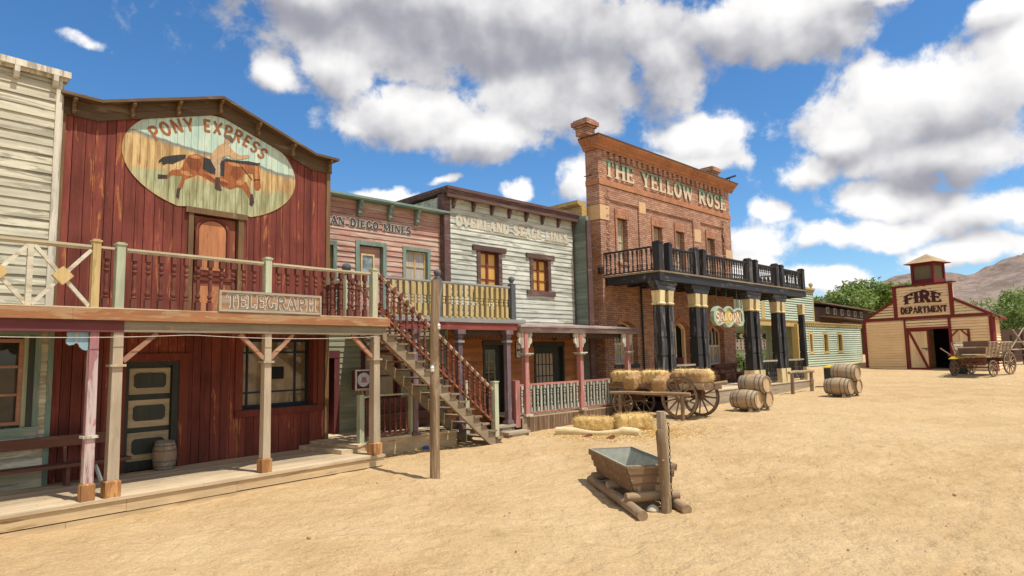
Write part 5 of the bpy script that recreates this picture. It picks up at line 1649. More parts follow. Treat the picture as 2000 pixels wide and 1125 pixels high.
# lower arched windows
for n, (a, b, z0, z1) in enumerate(LOW):
    rise = .30
    zs = z1 - rise
    A = arch_pts(a, b, zs, rise)
    # brick filling above the arch, arch ring
    m2 = MB()
    for p, q in zip(A, A[1:]):
        m2.prism([p, q, (q[0], z1 + .001), (p[0], z1 + .001)], WY - .55, WY - .002)
    m2.build('arch_spandrel', BRICK, t)
    m2 = MB()
    O = arch_pts(a - .14, b + .14, zs + .06, rise + .20)
    I = arch_pts(a, b, zs, rise)
    for k in range(len(O) - 1):
        m2.prism([O[k], O[k + 1], I[k + 1], I[k]], WY + .001, WY + .035)
    m2.box(a - .14, a - .02, WY + .001, WY + .03, zs - .35, zs + .05)
    m2.build('brick_arch', BRICKV, t)
    if n == 1:
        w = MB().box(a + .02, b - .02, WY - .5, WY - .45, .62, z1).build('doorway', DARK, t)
        m2 = MB().box(a, a + .1, WY - .4, WY - .25, .62, zs).box(b - .1, b, WY - .4, WY - .25, .62, zs)
        for p, q in zip(A, A[1:]):
            m2.prism([p, q, (q[0], q[1] - .1), (p[0], p[1] - .1)], WY - .4, WY - .25)
        m2.box(a + .55, a + .62, WY - .4, WY - .3, 1.9, zs + .2)
        m2.build('door_frame', W['fd_boards'], w)
        MB().box(b - .62, b - .1, WY - .40, WY - .33, 1.0, 1.9).box(a + .1, a + .5, WY - .40, WY - .33, 1.0, 1.85).build('batwing_door', W['maroon_wood'], w)
        continue
    w = MB().box(a, a + .075, WY - .34, WY - .25, z0, zs).box(b - .075, b, WY - .34, WY - .25, z0, zs).box(a + .075, b - .075, WY - .34, WY - .25, z0, z0 + .08)
    for p, q in zip(A, A[1:]):
        w.prism([p, q, (q[0], q[1] - .08), (p[0], p[1] - .08)], WY - .34, WY - .25)
    zm = z0 + .48 * (z1 - z0)
    w.box(a + .075, b - .075, WY - .33, WY - .24, zm - .045, zm + .045)
    for k in (1, 2, 3):
        u = a + (b - a) * k / 4
        zt = zs + rise * (1 - (2 * k / 4 - 1) ** 2) - .06
        w.box(u - .017, u + .017, WY - .32, WY - .26, zm + .045, zt)
        if k == 2:
            w.box(u - .017, u + .017, WY - .32, WY - .26, z0 + .08, zm - .045)
    w = w.build('window', W['fd_boards'], t)
    MB().box(a + .05, b - .05, WY - .305, WY - .295, zm, z1 - .02).build('upper_pane', GLASS_DARK, w)
    MB().box(a + .05, b - .05, WY - .305, WY - .295, z0 + .04, zm - .001).build('lower_pane', GLASS_WHITE, w)
    fn = flat_text(a + .22, b - .22, zm - .42, zm - .2, 'SALOON', .12)
    m2 = MB()
    text_mb(m2, 'SALOON', fn, WY - .295, WY - .29, thick=.2, thin=.1, serif=.14, gap=.12)
    m2.build('lettering', TXT_GOLD, w)
    MB().box(a - .05, b + .05, WY - .35, WY + .04, z0 - .14, z0 - .001).build('sill', W['black_h'], w)
# drain pipe
MB().tube([(14.31, WY + .07, 4.9), (14.31, WY + .07, 3.0), (14.33, WY + .07, .7)], .04, 8).build('drainpipe', IRON, t)
# flood lamp on the roof edge
t2 = thing('flood_lamp', 'small dark flood lamp on the saloon roof beside the right chimney', 'lamp', FB, 22.5, WY + .2, 10.77)
MB().bar((22.3, WY + .2, 10.95), (22.75, WY + .33, 11.12), .3, .09).build('housing', IRON, t2)
MB().tube([(22.45, WY + .2, 10.77), (22.5, WY + .23, 10.98)], .02, 6).build('bracket', IRON, t2)
m2 = MB().tube([(11.68, WY - .3, 9.3), (11.2, WY - .2, 9.12), (11.1, WY - .2, 9.1)], .02, 5)
solo('iron_rod', m2, IRON, 'short iron rod poking out of the saloon side wall', 'rod', FB, 11.6, WY - .3, 9.3)
m2 = MB().lathe((11.55, WY + .12, 5.22), [(.0, 0), (.1, .02), (.12, .1), (.12, .26), (.04, .3), (0, .31)], 10)
m2.bar((11.55, WY + .1, 5.5), (11.72, WY + .0, 5.55), .03, .03)
solo('wall_spotlight', m2, IRON, 'small black spotlight on the left edge of the saloon', 'lamp', FB, 11.55, WY + .1, 5.22)

# ================================================================== saloon veranda
t = thing('saloon_veranda', 'black veranda of the brick saloon with paired columns and a balcony', 'veranda', FB, 18.5, -1.3, .1)
BL, BR = 11.78, 25.3
mb = MB()
v = WY + .07
while v < .02:
    mb.box(11.9, 25.6, v + .002, min(v + .16, .04) - .002, .585, .63 + rnd.uniform(-.002, .002))
    v += .16
mb.build('floor', W['floor'], t)
MB().box(11.95, 25.55, -.03, .0, .36, .58).box(11.95, 25.55, -.035, -.005, .12, .355).box(11.95, 25.55, -.04, -.01, -.3, .115).box(25.5, 25.55, -2.5, -.041, -.3, .58).build('riser', W['silver'], t)
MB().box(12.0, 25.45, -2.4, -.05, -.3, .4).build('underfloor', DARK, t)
mb = MB().box(BL, BR, -.16, 0, 4.78, 5.08).box(BL, BL + .14, WY, -.161, 4.78, 5.08).box(BR - .14, BR, WY, -.161, 4.78, 5.08).box(22.7, BR - .141, WY - .1, WY + .05, 4.78, 5.08)
mb.build('beam', W['black_h'], t)
mb = MB()
for k in range(14):
    u = 12.5 + .93 * k
    mb.box(u - .06, u + .06, WY + .05, -.161, 4.82, 5.07)
mb.build('joist', W['black_h'], t)
mb = MB()
v = WY + .02
while v < .05:
    mb.box(BL - .05, BR + .05, v + .002, min(v + .15, .06) - .002, 5.081, 5.14)
    v += .15
mb.build('balcony_floor', W['stair'], t)
PAIRS = ((11.87, 12.45), (14.41, 14.97), (19.08, 19.70), (21.9, 22.5))
COLS = [u for p in PAIRS for u in p] + [25.0]
for ci, u in enumerate(COLS):
    c = MB()
    w_ = .33
    h = w_ / 2
    uc, vc = u + h, -.26
    single = ci == len(COLS) - 1
    if single:
        h = .13
    def seg(z0, z1, a, b, m):
        m.hexa([(uc - a, vc - a, z0), (uc + a, vc - a, z0), (uc + a, vc + a, z0), (uc - a, vc + a, z0), (uc - b, vc - b, z1), (uc + b, vc - b, z1), (uc + b, vc + b, z1), (uc - b, vc + b, z1)])
    zb = 1.28 if ci > 3 else .632
    seg(zb, 2.0, h * 1.12, h * 1.06, c)
    seg(2.001, 2.05, h * .9, h * .9, c)
    seg(2.051, 2.68, h * 1.06, h * 1.02, c)
    seg(2.681, 2.73, h * .88, h * .88, c)
    seg(2.731, 3.90, h * 1.0, h * .92, c)
    c = c.build('column', W['black'], t)
    m2 = MB()
    seg(3.902, 3.95, h * 1.08, h * 1.2, m2)
    seg(3.951, 4.0, h * 1.2, h * 1.0, m2)
    seg(4.001, 4.43, h * .98, h * 1.14, m2)
    m2.build('capital', W['cap'], c)
    if ci > 3:
        m2 = MB()
        seg(.632, 1.279, h * 1.5, h * 1.42, m2)
        m2.build('plinth', W['cap'], c)
for p in PAIRS:
    a, b = p[0] - .1, p[1] + .43
    cb = [(a, 4.44), (b, 4.44), (b + .05, 4.52), (b + .06, 4.58), (b + .16, 4.66), (b + .18, 4.775), (a - .18, 4.775), (a - .16, 4.66), (a - .06, 4.58), (a - .05, 4.52)]
    MB().prism(cb, -.42, -.08).build('corbel', W['black_h'], t)
BB = baluster_mesh('black_baluster', .80, .085, W['black'], 'slim')
rl = MB()
RP = ((11.83, 11.98), (12.32, 12.55), (14.25, 14.58), (14.85, 15.10), (18.9, 19.25), (19.6, 19.83), (21.82, 22.2), (22.62, 22.87), (25.02, 25.3))
# newels in pairs above the columns
NEW = []
for p in PAIRS:
    NEW += [(p[0] - .02, .28), (p[1] + .06, .24)]
NEW[0] = (11.80, .28)
NEW.append((25.04, .26))
spans = [(12.72, 14.38), (15.26, 19.05), (19.99, 21.87), (22.79, 25.03)]
for a, b in spans:
    rl.box(a, b, -.20, -.08, 6.02, 6.08)
    rl.box(a, b, -.17, -.11, 5.98, 6.019)
    rl.box(a, b, -.17, -.11, 5.19, 5.23)
rl.box(BL + .02, BL + .12, WY + .02, -.29, 6.02, 6.08).box(BL + .05, BL + .1, WY + .02, -.29, 5.19, 5.23)
rl.box(BR - .14, BR - .04, WY - .6, -.29, 6.02, 6.08).box(BR - .11, BR - .06, WY - .6, -.29, 5.19, 5.23)
rl.box(22.7, BR - .15, WY - .04, WY + .04, 6.02, 6.08).box(22.7, BR - .15, WY - .03, WY + .03, 5.19, 5.23)
rl = rl.build('railing', W['black_h'], t)
for (u, w_) in NEW:
    MB().box(u, u + w_, -.14 - w_ / 2, -.14 + w_ / 2, 5.142, 6.16).box(u - .02, u + w_ + .02, -.16 - w_ / 2, -.12 + w_ / 2, 6.161, 6.20).box(u + .02, u + w_ - .02, -.12 - w_ / 2, -.16 + w_ / 2, 6.201, 6.25).build('newel', W['black'], rl)
for a, b in spans:
    n = int(round((b - a) / .205))
    for k in range(n):
        put('baluster', BB, rl, a + (b - a) * (k + .5) / n, -.14, 5.2)
for k in range(11):
    put('baluster', BB, rl, BL + .075, WY + .17 + .205 * k, 5.2)
for k in range(12):
    put('baluster', BB, rl, BR - .085, WY + .1 + .205 * k, 5.2)
# lower railing
BL2 = baluster_mesh('low_baluster', .80, .1, W['black'], 'slim')
LS = ((12.85, 14.35), (20.1, 21.85), (22.9, 24.98))
for a, b in LS:
    rl = MB().box(a, b, -.33, -.19, 1.62, 1.69).build('lower_railing', W['silver'], t)
    MB().box(a, b, -.29, -.23, .74, .79).build('bottom_rail', W['black_h'], rl)
    n = int(round((b - a) / .17))
    for k in range(n):
        put('baluster', BL2, rl, a + (b - a) * (k + .5) / n, -.26, .8)
rl = MB().box(22.7, 22.78, -2.4, -.4, 1.62, 1.69).build('lower_railing', W['silver'], t)
MB().box(22.71, 22.77, -2.4, -.4, .74, .79).build('bottom_rail', W['black_h'], rl)
for k in range(10):
    put('baluster', BL2, rl, 22.74, -2.3 + .19 * k, .8)

# hanging cartouche
t = thing('hanging_saloon_sign', 'scalloped hanging sign reading SALOON with a green rim under the saloon balcony', 'sign', FB, 17.3, -.3, 3.6)
def carto(sx):
    P = []
    ctr = [(16.02, 3.60), (16.06, 3.80), (16.22, 3.97), (16.46, 4.02), (16.70, 3.96), (16.86, 3.85), (17.0, 3.83), (17.1, 3.9), (17.2, 4.0), (17.36, 4.05), (17.54, 4.02), (17.68, 3.93), (17.8, 3.85), (17.95, 3.86), (18.12, 3.96), (18.34, 4.0), (18.58, 3.94), (18.70, 3.76), (18.70, 3.58), (18.72, 3.42),
           (18.58, 3.26), (18.34, 3.2), (18.1, 3.25), (17.92, 3.34), (17.78, 3.36), (17.64, 3.27), (17.5, 3.19), (17.34, 3.14), (17.16, 3.17), (17.04, 3.26), (16.94, 3.33), (16.78, 3.31), (16.62, 3.24), (16.42, 3.2), (16.2, 3.26), (16.05, 3.4)]
    cx, cz = 17.37, 3.6
    return [(cx + (a - cx) * sx, cz + (b - cz) * sx ** 1.6) for a, b in ctr]
MB().prism(carto(.97), -.36, -.27).build('board', plain('pink_paint', (.45, .25, .19), .8, 0, .3), t)
o, i = carto(1.0), carto(.88)
m2 = MB()
for k in range(len(o)):
    k2 = (k + 1) % len(o)
    m2.prism([o[k], o[k2], i[k2], i[k]], -.38, -.21)
m2.build('rim', plain('mint_rim', (.34, .43, .31), .75, 0, .35), t)
m2 = MB().prism([(17.37 + .33 * math.cos(a * .35), 3.62 + .33 * math.sin(a * .35)) for a in range(18)], -.272, -.262)
m2.build('medallion', plain('gold_paint', (.55, .36, .08), .7, 0, .3), t)
fn = lambda x, y: (16.28 + 2.2 * x / text_len('SALOON', .1), 3.6 + (y - .5) * (.30 + .16 * abs(x / text_len('SALOON', .1) - .5) * 2))
m2 = MB()
text_mb(m2, 'SALOON', fn, -.262, -.25, thick=.2, thin=.1, serif=.16, gap=.1)
m2.build('lettering', plain('lettering_cream', (.62, .55, .34), .8, 0, .3), t)
for u in (16.5, 17.36, 18.3):
    MB().tube([(u, -.31, 4.0), (u, -.31, 4.79)], .014, 5).build('chain', HOOP, t)

# bench on the saloon porch
t = thing('saloon_bench', 'dark wooden bench under the right saloon window', 'bench', FB, 21.2, -2.0, .63)
MB().box(19.9, 22.5, -2.25, -1.85, 1.06, 1.12).build('seat', W['bench'], t)
MB().box(19.9, 22.1, -2.38, -2.33, 1.32, 1.55).build('backrest', W['bench'], t)
for u in (20.1, 21.7):
    m2 = MB().box(u - .04, u + .04, -2.2, -1.9, .631, 1.059)
    m2.build('leg', W['bench'], t)
    MB().bar((u, -2.2, 1.12), (u, -2.35, 1.5), .06, .04).build('back_support', W['bench'], t)
# long tools leaning at the saloon wall
m2 = MB().tube([(14.55, -2.2, .63), (14.5, -2.5, 2.1)], .022, 6).tube([(14.45, -2.5, 2.1), (14.35, -2.52, 2.35)], .014, 5).tube([(14.5, -2.5, 2.1), (14.62, -2.52, 2.35)], .014, 5)
solo('pitchfork', m2, W['silver_v'], 'old forked tool leaning on the saloon wall behind the hay wagon', 'pitchfork', FB, 14.5, -2.3, .63)
# ================================================================== wheels, wagons
def wheel(parent, u, v, z, Rw, n, axis='u', w=.07, mat=None, tilt=0, label=None):
    mat = mat or W['wheel']
    p = MB().ring((u, v, z), Rw * .86, Rw * .985, w, 30, axis).build('wheel', mat, parent, label, smooth=True)
    MB().ring((u, v, z), Rw * .986, Rw, w * .9, 30, axis).build('tyre', IRON, p, smooth=True)
    ax = {'u': (1, 0, 0), 'v': (0, 1, 0)}[axis]
    hb = [(Rw * .05, -.16), (Rw * .09, -.15), (Rw * .12, -.08), (Rw * .17, -.05), (Rw * .17, .05), (Rw * .12, .08), (Rw * .09, .15), (Rw * .05, .16)]
    MB().lathe((u, v, z), hb, 12, axis).build('hub', mat, p, smooth=True)
    off = rnd.random()
    for k in range(n):
        a = 2 * math.pi * (k + off) / n
        ca, sa = math.cos(a), math.sin(a)
        def pt(r):
            return (u, v + r * ca, z + r * sa) if axis == 'u' else (u + r * ca, v, z + r * sa)
        MB().tube([pt(Rw * .14), pt(Rw * .5), pt(Rw * .87)], [Rw * .055, Rw * .044, Rw * .04], 6).build('spoke', mat, p)
    return p


t = thing('hay_wagon', 'flat old farm wagon with big spoked wheels carrying hay bales', 'wagon', FH, 12.85, -.8, -.2)
gw = lambda u, v: (gz(*FG.w(u, v)[:2]) - FG.o[2]) / FG.sc
for (u, v, Rw, n) in ((12.14, .36, .75, 12), (13.5, .42, .75, 12), (12.16, -2.1, .48, 8), (13.42, -2.0, .48, 8)):
    wheel(t, u, v, -.2 + Rw - .02, Rw, n, 'u', .075 if Rw > .6 else .085)
MB().tube([(12.0, .37, .54), (13.64, .42, .56)], .05, 8).build('axle', W['wagon'], t)
MB().tube([(12.0, -2.1, .27), (13.56, -2.02, .29)], .045, 8).build('axle', W['wagon'], t)
MB().box(12.32, 13.36, .26, .50, .6, .86).build('bolster', W['bench'], t)
MB().box(12.34, 13.34, -2.2, -1.98, .34, .6).box(12.4, 13.3, -2.22, -1.96, .601, .86).build('bolster', W['bench'], t)
MB().bar((12.85, -2.4, .56), (12.85, .6, .62), .1, .12).build('reach_pole', W['wagon'], t)
m2 = MB()
for k in range(6):
    u = 12.26 + .198 * k
    m2.box(u, u + .185, -2.8 + rnd.uniform(-.05, .05), 1.22 + rnd.uniform(-.06, .08), .955 + rnd.uniform(-.004, .004), .995)
m2.build('bed', W['wagon_grey'], t)
MB().hexa([(12.16, -2.8, 1.0), (12.2, -2.8, .82), (12.2, .35, .84), (12.16, .35, 1.02), (12.235, -2.8, 1.0), (12.25, -2.8, .82), (12.25, .35, .84), (12.235, .35, 1.02)]).build('side_board', W['wagon'], t)
MB().hexa([(12.14, .36, 1.03), (12.2, .36, .8), (12.2, 1.27, .84), (12.14, 1.30, 1.05), (12.225, .36, 1.03), (12.25, .36, .8), (12.25, 1.27, .84), (12.225, 1.30, 1.05)]).build('side_board', W['wagon_grey'], t)
MB().box(13.46, 13.52, -2.8, 1.25, .82, 1.04).build('side_board', W['wagon'], t)
MB().box(12.2, 13.5, 1.235, 1.29, .80, 1.04).build('tail_board', W['wagon'], t)
MB().box(12.3, 13.46, -.5, .2, .86, .95).box(12.6, 12.9, .55, .95, .5, .95).build('underframe', W['bench'], t)
MB().tube([(12.95, 1.3, 1.02), (13.1, 1.72, 1.08)], [.05, .055], 8).build('pole_end', W['log'], t)
MB().tube([(12.5, -2.8, .6), (12.85, -3.6, .45)], [.05, .045], 8).build('tongue', W['wagon'], t)


def bale(name, label, frame, u, v, z, yaw, L, Wd, H, mat, group, droop=0.0, seed=1, straw=2600):
    """lumpy tied bale with loose straw on its faces; u,v,z = centre of the underside"""
    rr = random.Random(seed)
    f2 = Frame(math.degrees(math.pi / 2 - frame.rot) + yaw, frame.w(u, v, 0), frame.sc)
    mb = MB()
    nx, ny, nz = 20, 9, 8
    idx = {}
    P, F = [], []
    def vert(i, j, k):
        key = (i, j, k)
        if key not in idx:
            x, y, zz = (i / nx - .5) * L, (j / ny - .5) * Wd, k / nz * H
            # rounded box
            ex, ey, ez = 2 * i / nx - 1, 2 * j / ny - 1, 2 * k / nz - 1
            # rounded edges, lumpy sides
            q = (abs(ex) ** 7 + abs(ey) ** 5 + abs(ez) ** 5)
            sh = 1 / max(1.0, q) ** .16
            lump = .05 * math.sin(ex * 7 + seed) * math.sin(ey * 4 + seed * 2) + .04 * math.sin(ex * 15 + seed * 3 + ez * 3)
            x *= sh * (1 + lump * .3)
            y *= sh * (1 + lump)
            zz = H / 2 + (zz - H / 2) * sh * (1 + lump * 1.3)
            tie = .03 * (math.exp(-((x - L * .2) / .05) ** 2) + math.exp(-((x + L * .2) / .05) ** 2))
            y *= 1 - tie * 1.6
            zz = H / 2 + (zz - H / 2) * (1 - tie * 1.6)
            j_ = .014
            zz -= droop * max(0, (-y / Wd + 0.0)) ** 1.3
            P.append((x + rr.uniform(-j_, j_), y + rr.uniform(-j_, j_), z + zz + rr.uniform(-j_, j_)))
            idx[key] = len(P) - 1
        return idx[key]
    for i in range(nx):
        for j in range(ny):
            for k in (0, nz):
                F.append([vert(i, j, k), vert(i + 1, j, k), vert(i + 1, j + 1, k), vert(i, j + 1, k)][::1 if k else -1])
    for i in range(nx):
        for k in range(nz):
            for j in (0, ny):
                F.append([vert(i, j, k), vert(i + 1, j, k), vert(i + 1, j, k + 1), vert(i, j, k + 1)][::-1 if j else 1])
    for j in range(ny):
        for k in range(nz):
            for i in (0, nx):
                F.append([vert(i, j, k), vert(i, j + 1, k), vert(i, j + 1, k + 1), vert(i, j, k + 1)][::1 if i else -1])
    mb.v = list(P)
    mb.f = [tuple(reversed(f)) for f in F]
    nP = len(P)
    # straw blades: thin three sided slivers
    for s in range(straw):
        f = F[rr.randrange(len(F))]
        a, b = rr.random(), rr.random()
        q0 = Vector(P[f[0]]).lerp(Vector(P[f[1]]), a)
        q1 = Vector(P[f[3]]).lerp(Vector(P[f[2]]), a)
        c = q0.lerp(q1, b)
        nrm = (Vector(P[f[1]]) - Vector(P[f[0]])).cross(Vector(P[f[3]]) - Vector(P[f[0]])).normalized()
        cc = Vector((0, 0, z + H / 2))
        if nrm.dot(c - cc) < 0:
            nrm = -nrm
        d = Vector((rr.gauss(0, 1), rr.gauss(0, .6), rr.gauss(0, .6))) + nrm * rr.uniform(.1, .9)
        d.normalize()
        ln = rr.uniform(.04, .12)
        side = d.cross(nrm)
        if side.length < .1:
            continue
        side = side.normalized() * .003
        e = c + d * ln
        base = c - nrm * .01
        n0 = len(mb.v)
        mb.v += [tuple(base - side), tuple(base + side), tuple(e + side * .5), tuple(e - side * .5)]
        mb.f.append((n0, n0 + 1, n0 + 2, n0 + 3))
    me = mb.mesh(name, (0, 0, z))
    me.polygons.foreach_set('use_smooth', [i < len(F) for i in range(len(me.polygons))])
    o = link_mesh(name, me, mat)
    o.location = f2.w(0, 0, z)
    o.rotation_euler = (0, 0, f2.rot)
    INFO[o.name] = (f2, 0, 0, z)
    tag(o, label, 'hay bale', group)
    m3 = MB()
    for sx in (-.2, .2):
        x = sx * L
        m3.ring((x, 0, z + H / 2 - droop * .15), 0, 0, 0) if False else None
    return o


# bales on the wagon (frame u axis = along the row, so yaw 90 lays a bale along the wagon)
GB = 'hay bales on the wagon'
bale('hay_bale', 'pale hay bale at the narrow front end of the wagon', FH, 12.72, -2.32, 1.0, 90, 1.0, .60, .41, HAY, GB, 0, 1, 1400)
o = bale('hay_bale', 'brown hay bale hanging over the wagon edge above the small wheel', FH, 12.40, -1.62, .86, 4, .9, .52, .44, HAY_BROWN, GB, .0, 2, 1100)
o.rotation_euler.y = -.22
bale('hay_bale', 'golden hay bale in the middle of the wagon between two hanging brown ones', FH, 12.70, -1.0, 1.0, 86, .86, .62, .43, HAY, GB, 0, 3, 1400)
o = bale('hay_bale', 'brown hay bale hanging over the wagon edge beside the big wheel', FH, 12.40, -.42, .84, -5, .9, .50, .42, HAY_BROWN, GB, .0, 4, 1100)
o.rotation_euler.y = -.28
bale('hay_bale', 'long rounded hay bale at the rear of the wagon', FH, 12.60, .52, 1.0, 92, 1.22, .52, .41, HAY_BROWN, GB, 0, 5, 1400)
bale('hay_bale', 'hay bale lying behind the long rear bale on the wagon', FH, 13.22, .3, 1.0, 90, 1.4, .46, .46, HAY, GB, 0, 6, 1400)
GG = 'hay bales on the ground'
g1 = gw(7.75, -.1)
bale('hay_bale', 'left hay bale on the ground on top of the canvas roll', FG, 7.85, -.12, g1 + .03, 62, 1.22, .55, .40, HAY, GG, 0, 7, 4200)
bale('hay_bale', 'right hay bale on the ground in front of the hitching rail', FG, 8.55, .85, gw(8.5, .8), 40, 1.1, .62, .46, HAY, GG, 0, 8, 4200)

# canvas roll under the left bale
pts = []
m2 = MB()
prof = []
for k in range(26):
    f = k / 25
    u, v = 6.75 + .75 * f + .05 * math.sin(f * 9), -.75 + 2.55 * f
    r = .12 * (.9 + .25 * math.sin(f * 7 + 1)) * (1 if f < .8 else 1.2 - 2.2 * (f - .8))
    pts.append(((u, v, gw(u, v) + r * .75), max(.035, r)))
m2.tube([p for p, r in pts], [r for p, r in pts], 12, True, .12)
V, Fq = [], []
for i in range(26):
    for j in range(7):
        f, g_ = i / 25, j / 6
        u, v = 6.85 + .75 * f + .95 * g_ * (1 - .3 * f), -.75 + 2.4 * f
        V.append((u, v, gw(u, v) + .02 + .06 * (1 - g_) + .03 * math.sin(f * 21 + g_ * 5) * (1 - g_) + rnd.uniform(0, .012)))
for i in range(25):
    for j in range(6):
        Fq.append((i * 7 + j, i * 7 + j + 1, (i + 1) * 7 + j + 1, (i + 1) * 7 + j))
m2.add(V, Fq, False)
solo('canvas_sheet', m2, CANVAS, 'rolled cream canvas sheet lying under the hay on the ground', 'canvas', FG, 7.2, .2, gw(7.2, .2), smooth=True)
# loose straw around
m2 = MB()
rr = random.Random(9)
for k in range(12000):
    a = rr.gauss(0, 1)
    b = rr.gauss(0, 1)
    u, v = (8.4 + .62 * a, 1.6 + .8 * b) if k % 2 else (7.1 + .55 * a, .5 + .9 * b)
    if u < 5.9:
        continue
    th = rr.uniform(0, math.pi)
    ln = rr.uniform(.03, .11)
    z = gw(u, v) + rr.uniform(.004, .03)
    du, dv = math.cos(th) * ln, math.sin(th) * ln
    su, sv = -math.sin(th) * .003, math.cos(th) * .003
    m2.v += [(u - su, v - sv, z), (u + su, v + sv, z), (u + du + su, v + dv + sv, z + rr.uniform(-.005, .02)), (u + du - su, v + dv - sv, z + .002)]
    n0 = len(m2.v) - 4
    m2.f.append((n0, n0 + 1, n0 + 2, n0 + 3))
o = solo('loose_straw', m2, STRAW, 'loose straw scattered on the sand around the two bales', 'straw', FG, 7.8, 1, gw(7.8, 1))
o['kind'] = 'stuff'
for (u, v, a, lab) in ((6.69, .55, .3, 'dark red broken tile on the straw left of the other'), (6.62, 1.42, 1.1, 'dark red broken tile on the straw nearer the trough')):
    z = gw(u, v)
    m2 = MB().hexa([(u - .13, v - .09, z + .005), (u + .13, v - .07, z + .005), (u + .1, v + .08, z + .01), (u - .08, v + .09, z + .01), (u - .12, v - .09, z + .03), (u + .12, v - .07, z + .09), (u + .09, v + .08, z + .1), (u - .08, v + .09, z + .035)])
    solo('broken_tile', m2, plain('red_tile', (.16, .04, .025)), lab, 'tile', FG, u, v, z)
z = gz(-2.34, 17.32)
FW = Frame(0, (0, 0, 0))     # plain world axes: u = north (y), v = east (x)


def wpt(x, y):
    return (y, x)


m2 = MB()
for k in range(5):
    a, b = rnd.uniform(-.05, .05), rnd.uniform(-.05, .05)
    m2.hexa([(17.32 + a + dx * .05, -2.34 + b + dy * .05, z + .005 + dz * .06 + rnd.uniform(0, .03)) for dx, dy, dz in ((-1, -1, 0), (1, -1, 0), (1, 1, 0), (-1, 1, 0), (-1, -1, 1), (.6, -1, 1), (.7, .5, 1), (-1, .8, 1))])
solo('blue_litter', m2, plain('blue_plastic', (.02, .1, .5), .4), 'small crumpled bit of blue plastic on the sand left of the pole', 'litter', FW, 17.32, -2.34, z)


# hitching rail before the wagon
def hitch(name, label, frame, posts, ends, zr, r=.055):
    u0, v0 = posts[0]
    t = thing(name, label, 'hitching rail', frame, (posts[0][0] + posts[1][0]) / 2, (posts[0][1] + posts[1][1]) / 2, (gz(*frame.w(u0, v0)[:2]) - frame.o[2]) / frame.sc)
    for (u, v) in posts:
        g0 = (gz(*frame.w(u, v)[:2]) - frame.o[2]) / frame.sc
        MB().tube([(u, v, g0 - .15), (u + .01, v, g0 + .4), (u, v + .01, zr - r * .8)], [r * 1.15, r * 1.08, r], 10, True, .08).build('post', W['pole'], t, smooth=True)
    (a, b), (c, d) = ends
    m = ((a + c) / 2, (b + d) / 2)
    MB().tube([(a, b, zr - .01), ((a + m[0]) / 2, (b + m[1]) / 2, zr + .015), (m[0], m[1], zr), ((c + m[0]) / 2, (d + m[1]) / 2, zr + .012), (c, d, zr)], [r * .85, r, r * .95, r, r * .95], 10, True, .06).build('rail', W['log'], t, smooth=True)
    return t


hitch('hitching_rail', 'round log hitching rail standing in front of the hay wagon', FH, ((11.45, -1.75), (11.7, .72)), ((11.43, -2.15), (11.75, 1.02)), .70, .062)
hitch('hitching_rail', 'log hitching rail in front of the saloon steps between the barrel piles', FB, ((21.28, .65), (23.0, .85)), ((21.05, .62), (23.2, .88)), 1.12, .075)


# ---- barrels
def barrel_parts(t, L, r0, r1, axis, c, mat):
    n = 22
    prof = []
    for k in range(11):
        f = k / 10
        prof.append((r0 + (r1 - r0) * (1 - (2 * f - 1) ** 2), (f - .5) * L))
    V, F = [], []
    for r, h in prof:
        for k in range(n):
            a = 2 * math.pi * k / n
            V.append((r * math.cos(a), r * math.sin(a), h))
    m = len(prof)
    for i in range(m - 1):
        for k in range(n):
            k2 = (k + 1) % n
            F.append((i * n + k, i * n + k2, (i + 1) * n + k2, (i + 1) * n + k))
    # recessed heads
    for end, sg in ((0, 1), (m - 1, -1)):
        b0 = len(V)
        for rr_, dh in ((r0 * .93, 0), (r0 * .93, sg * .035)):
            for k in range(n):
                a = 2 * math.pi * k / n
                V.append((rr_ * math.cos(a), rr_ * math.sin(a), prof[end][1] + dh))
        for k in range(n):
            k2 = (k + 1) % n
            q = [(end * n + k, end * n + k2, b0 + k2, b0 + k), (b0 + k, b0 + k2, b0 + n + k2, b0 + n + k)]
            F += q
    def mp(p):
        x, y, h = p
        return (c[0] + x, c[1] + y, c[2] + h) if axis == 'z' else ((c[0] + x, c[1] + h, c[2] + y) if axis == 'v' else (c[0] + h, c[1] + x, c[2] + y))
    mb = MB()
    mb.add([mp(p) for p in V], F, True)
    mb.build('staves', mat, t, smooth=True, sharp=50)
    for h in (-.5 * L + .02, -.5 * L + .15 * L, -.5 * L + .32 * L, .5 * L - .32 * L, .5 * L - .15 * L, .5 * L - .02):
        r = r0 + (r1 - r0) * (1 - (2 * h / L) ** 2) + .004
        m2 = MB()
        ring = []
        for rr_, dh in ((r - .006, -.016), (r + .003, -.016), (r + .003, .016), (r - .006, .016)):
            for k in range(n):
                a = 2 * math.pi * k / n
                ring.append(mp((rr_ * math.cos(a), rr_ * math.sin(a), h + dh)))
        F2 = []
        for i in range(4):
            j = (i + 1) % 4
            for k in range(n):
                k2 = (k + 1) % n
                F2.append((i * n + k, i * n + k2, j * n + k2, j * n + k))
        m2.add(ring, F2)
        m2.build('hoop', HOOP, t, smooth=True)
    for sg in (1, -1):
        m2 = MB()
        P = [mp((r0 * .925 * math.cos(2 * math.pi * k / n), r0 * .925 * math.sin(2 * math.pi * k / n), sg * (L / 2 - .036))) for k in range(n)]
        Q = [mp((r0 * .925 * math.cos(2 * math.pi * k / n), r0 * .925 * math.sin(2 * math.pi * k / n), sg * (L / 2 - .06))) for k in range(n)]
        m2.add(P + Q, [tuple(range(n)), tuple(range(2 * n - 1, n - 1, -1))] + [(k, (k + 1) % n, n + (k + 1) % n, n + k) for k in range(n)])
        m2.build('head', W['barrel_head'], t)


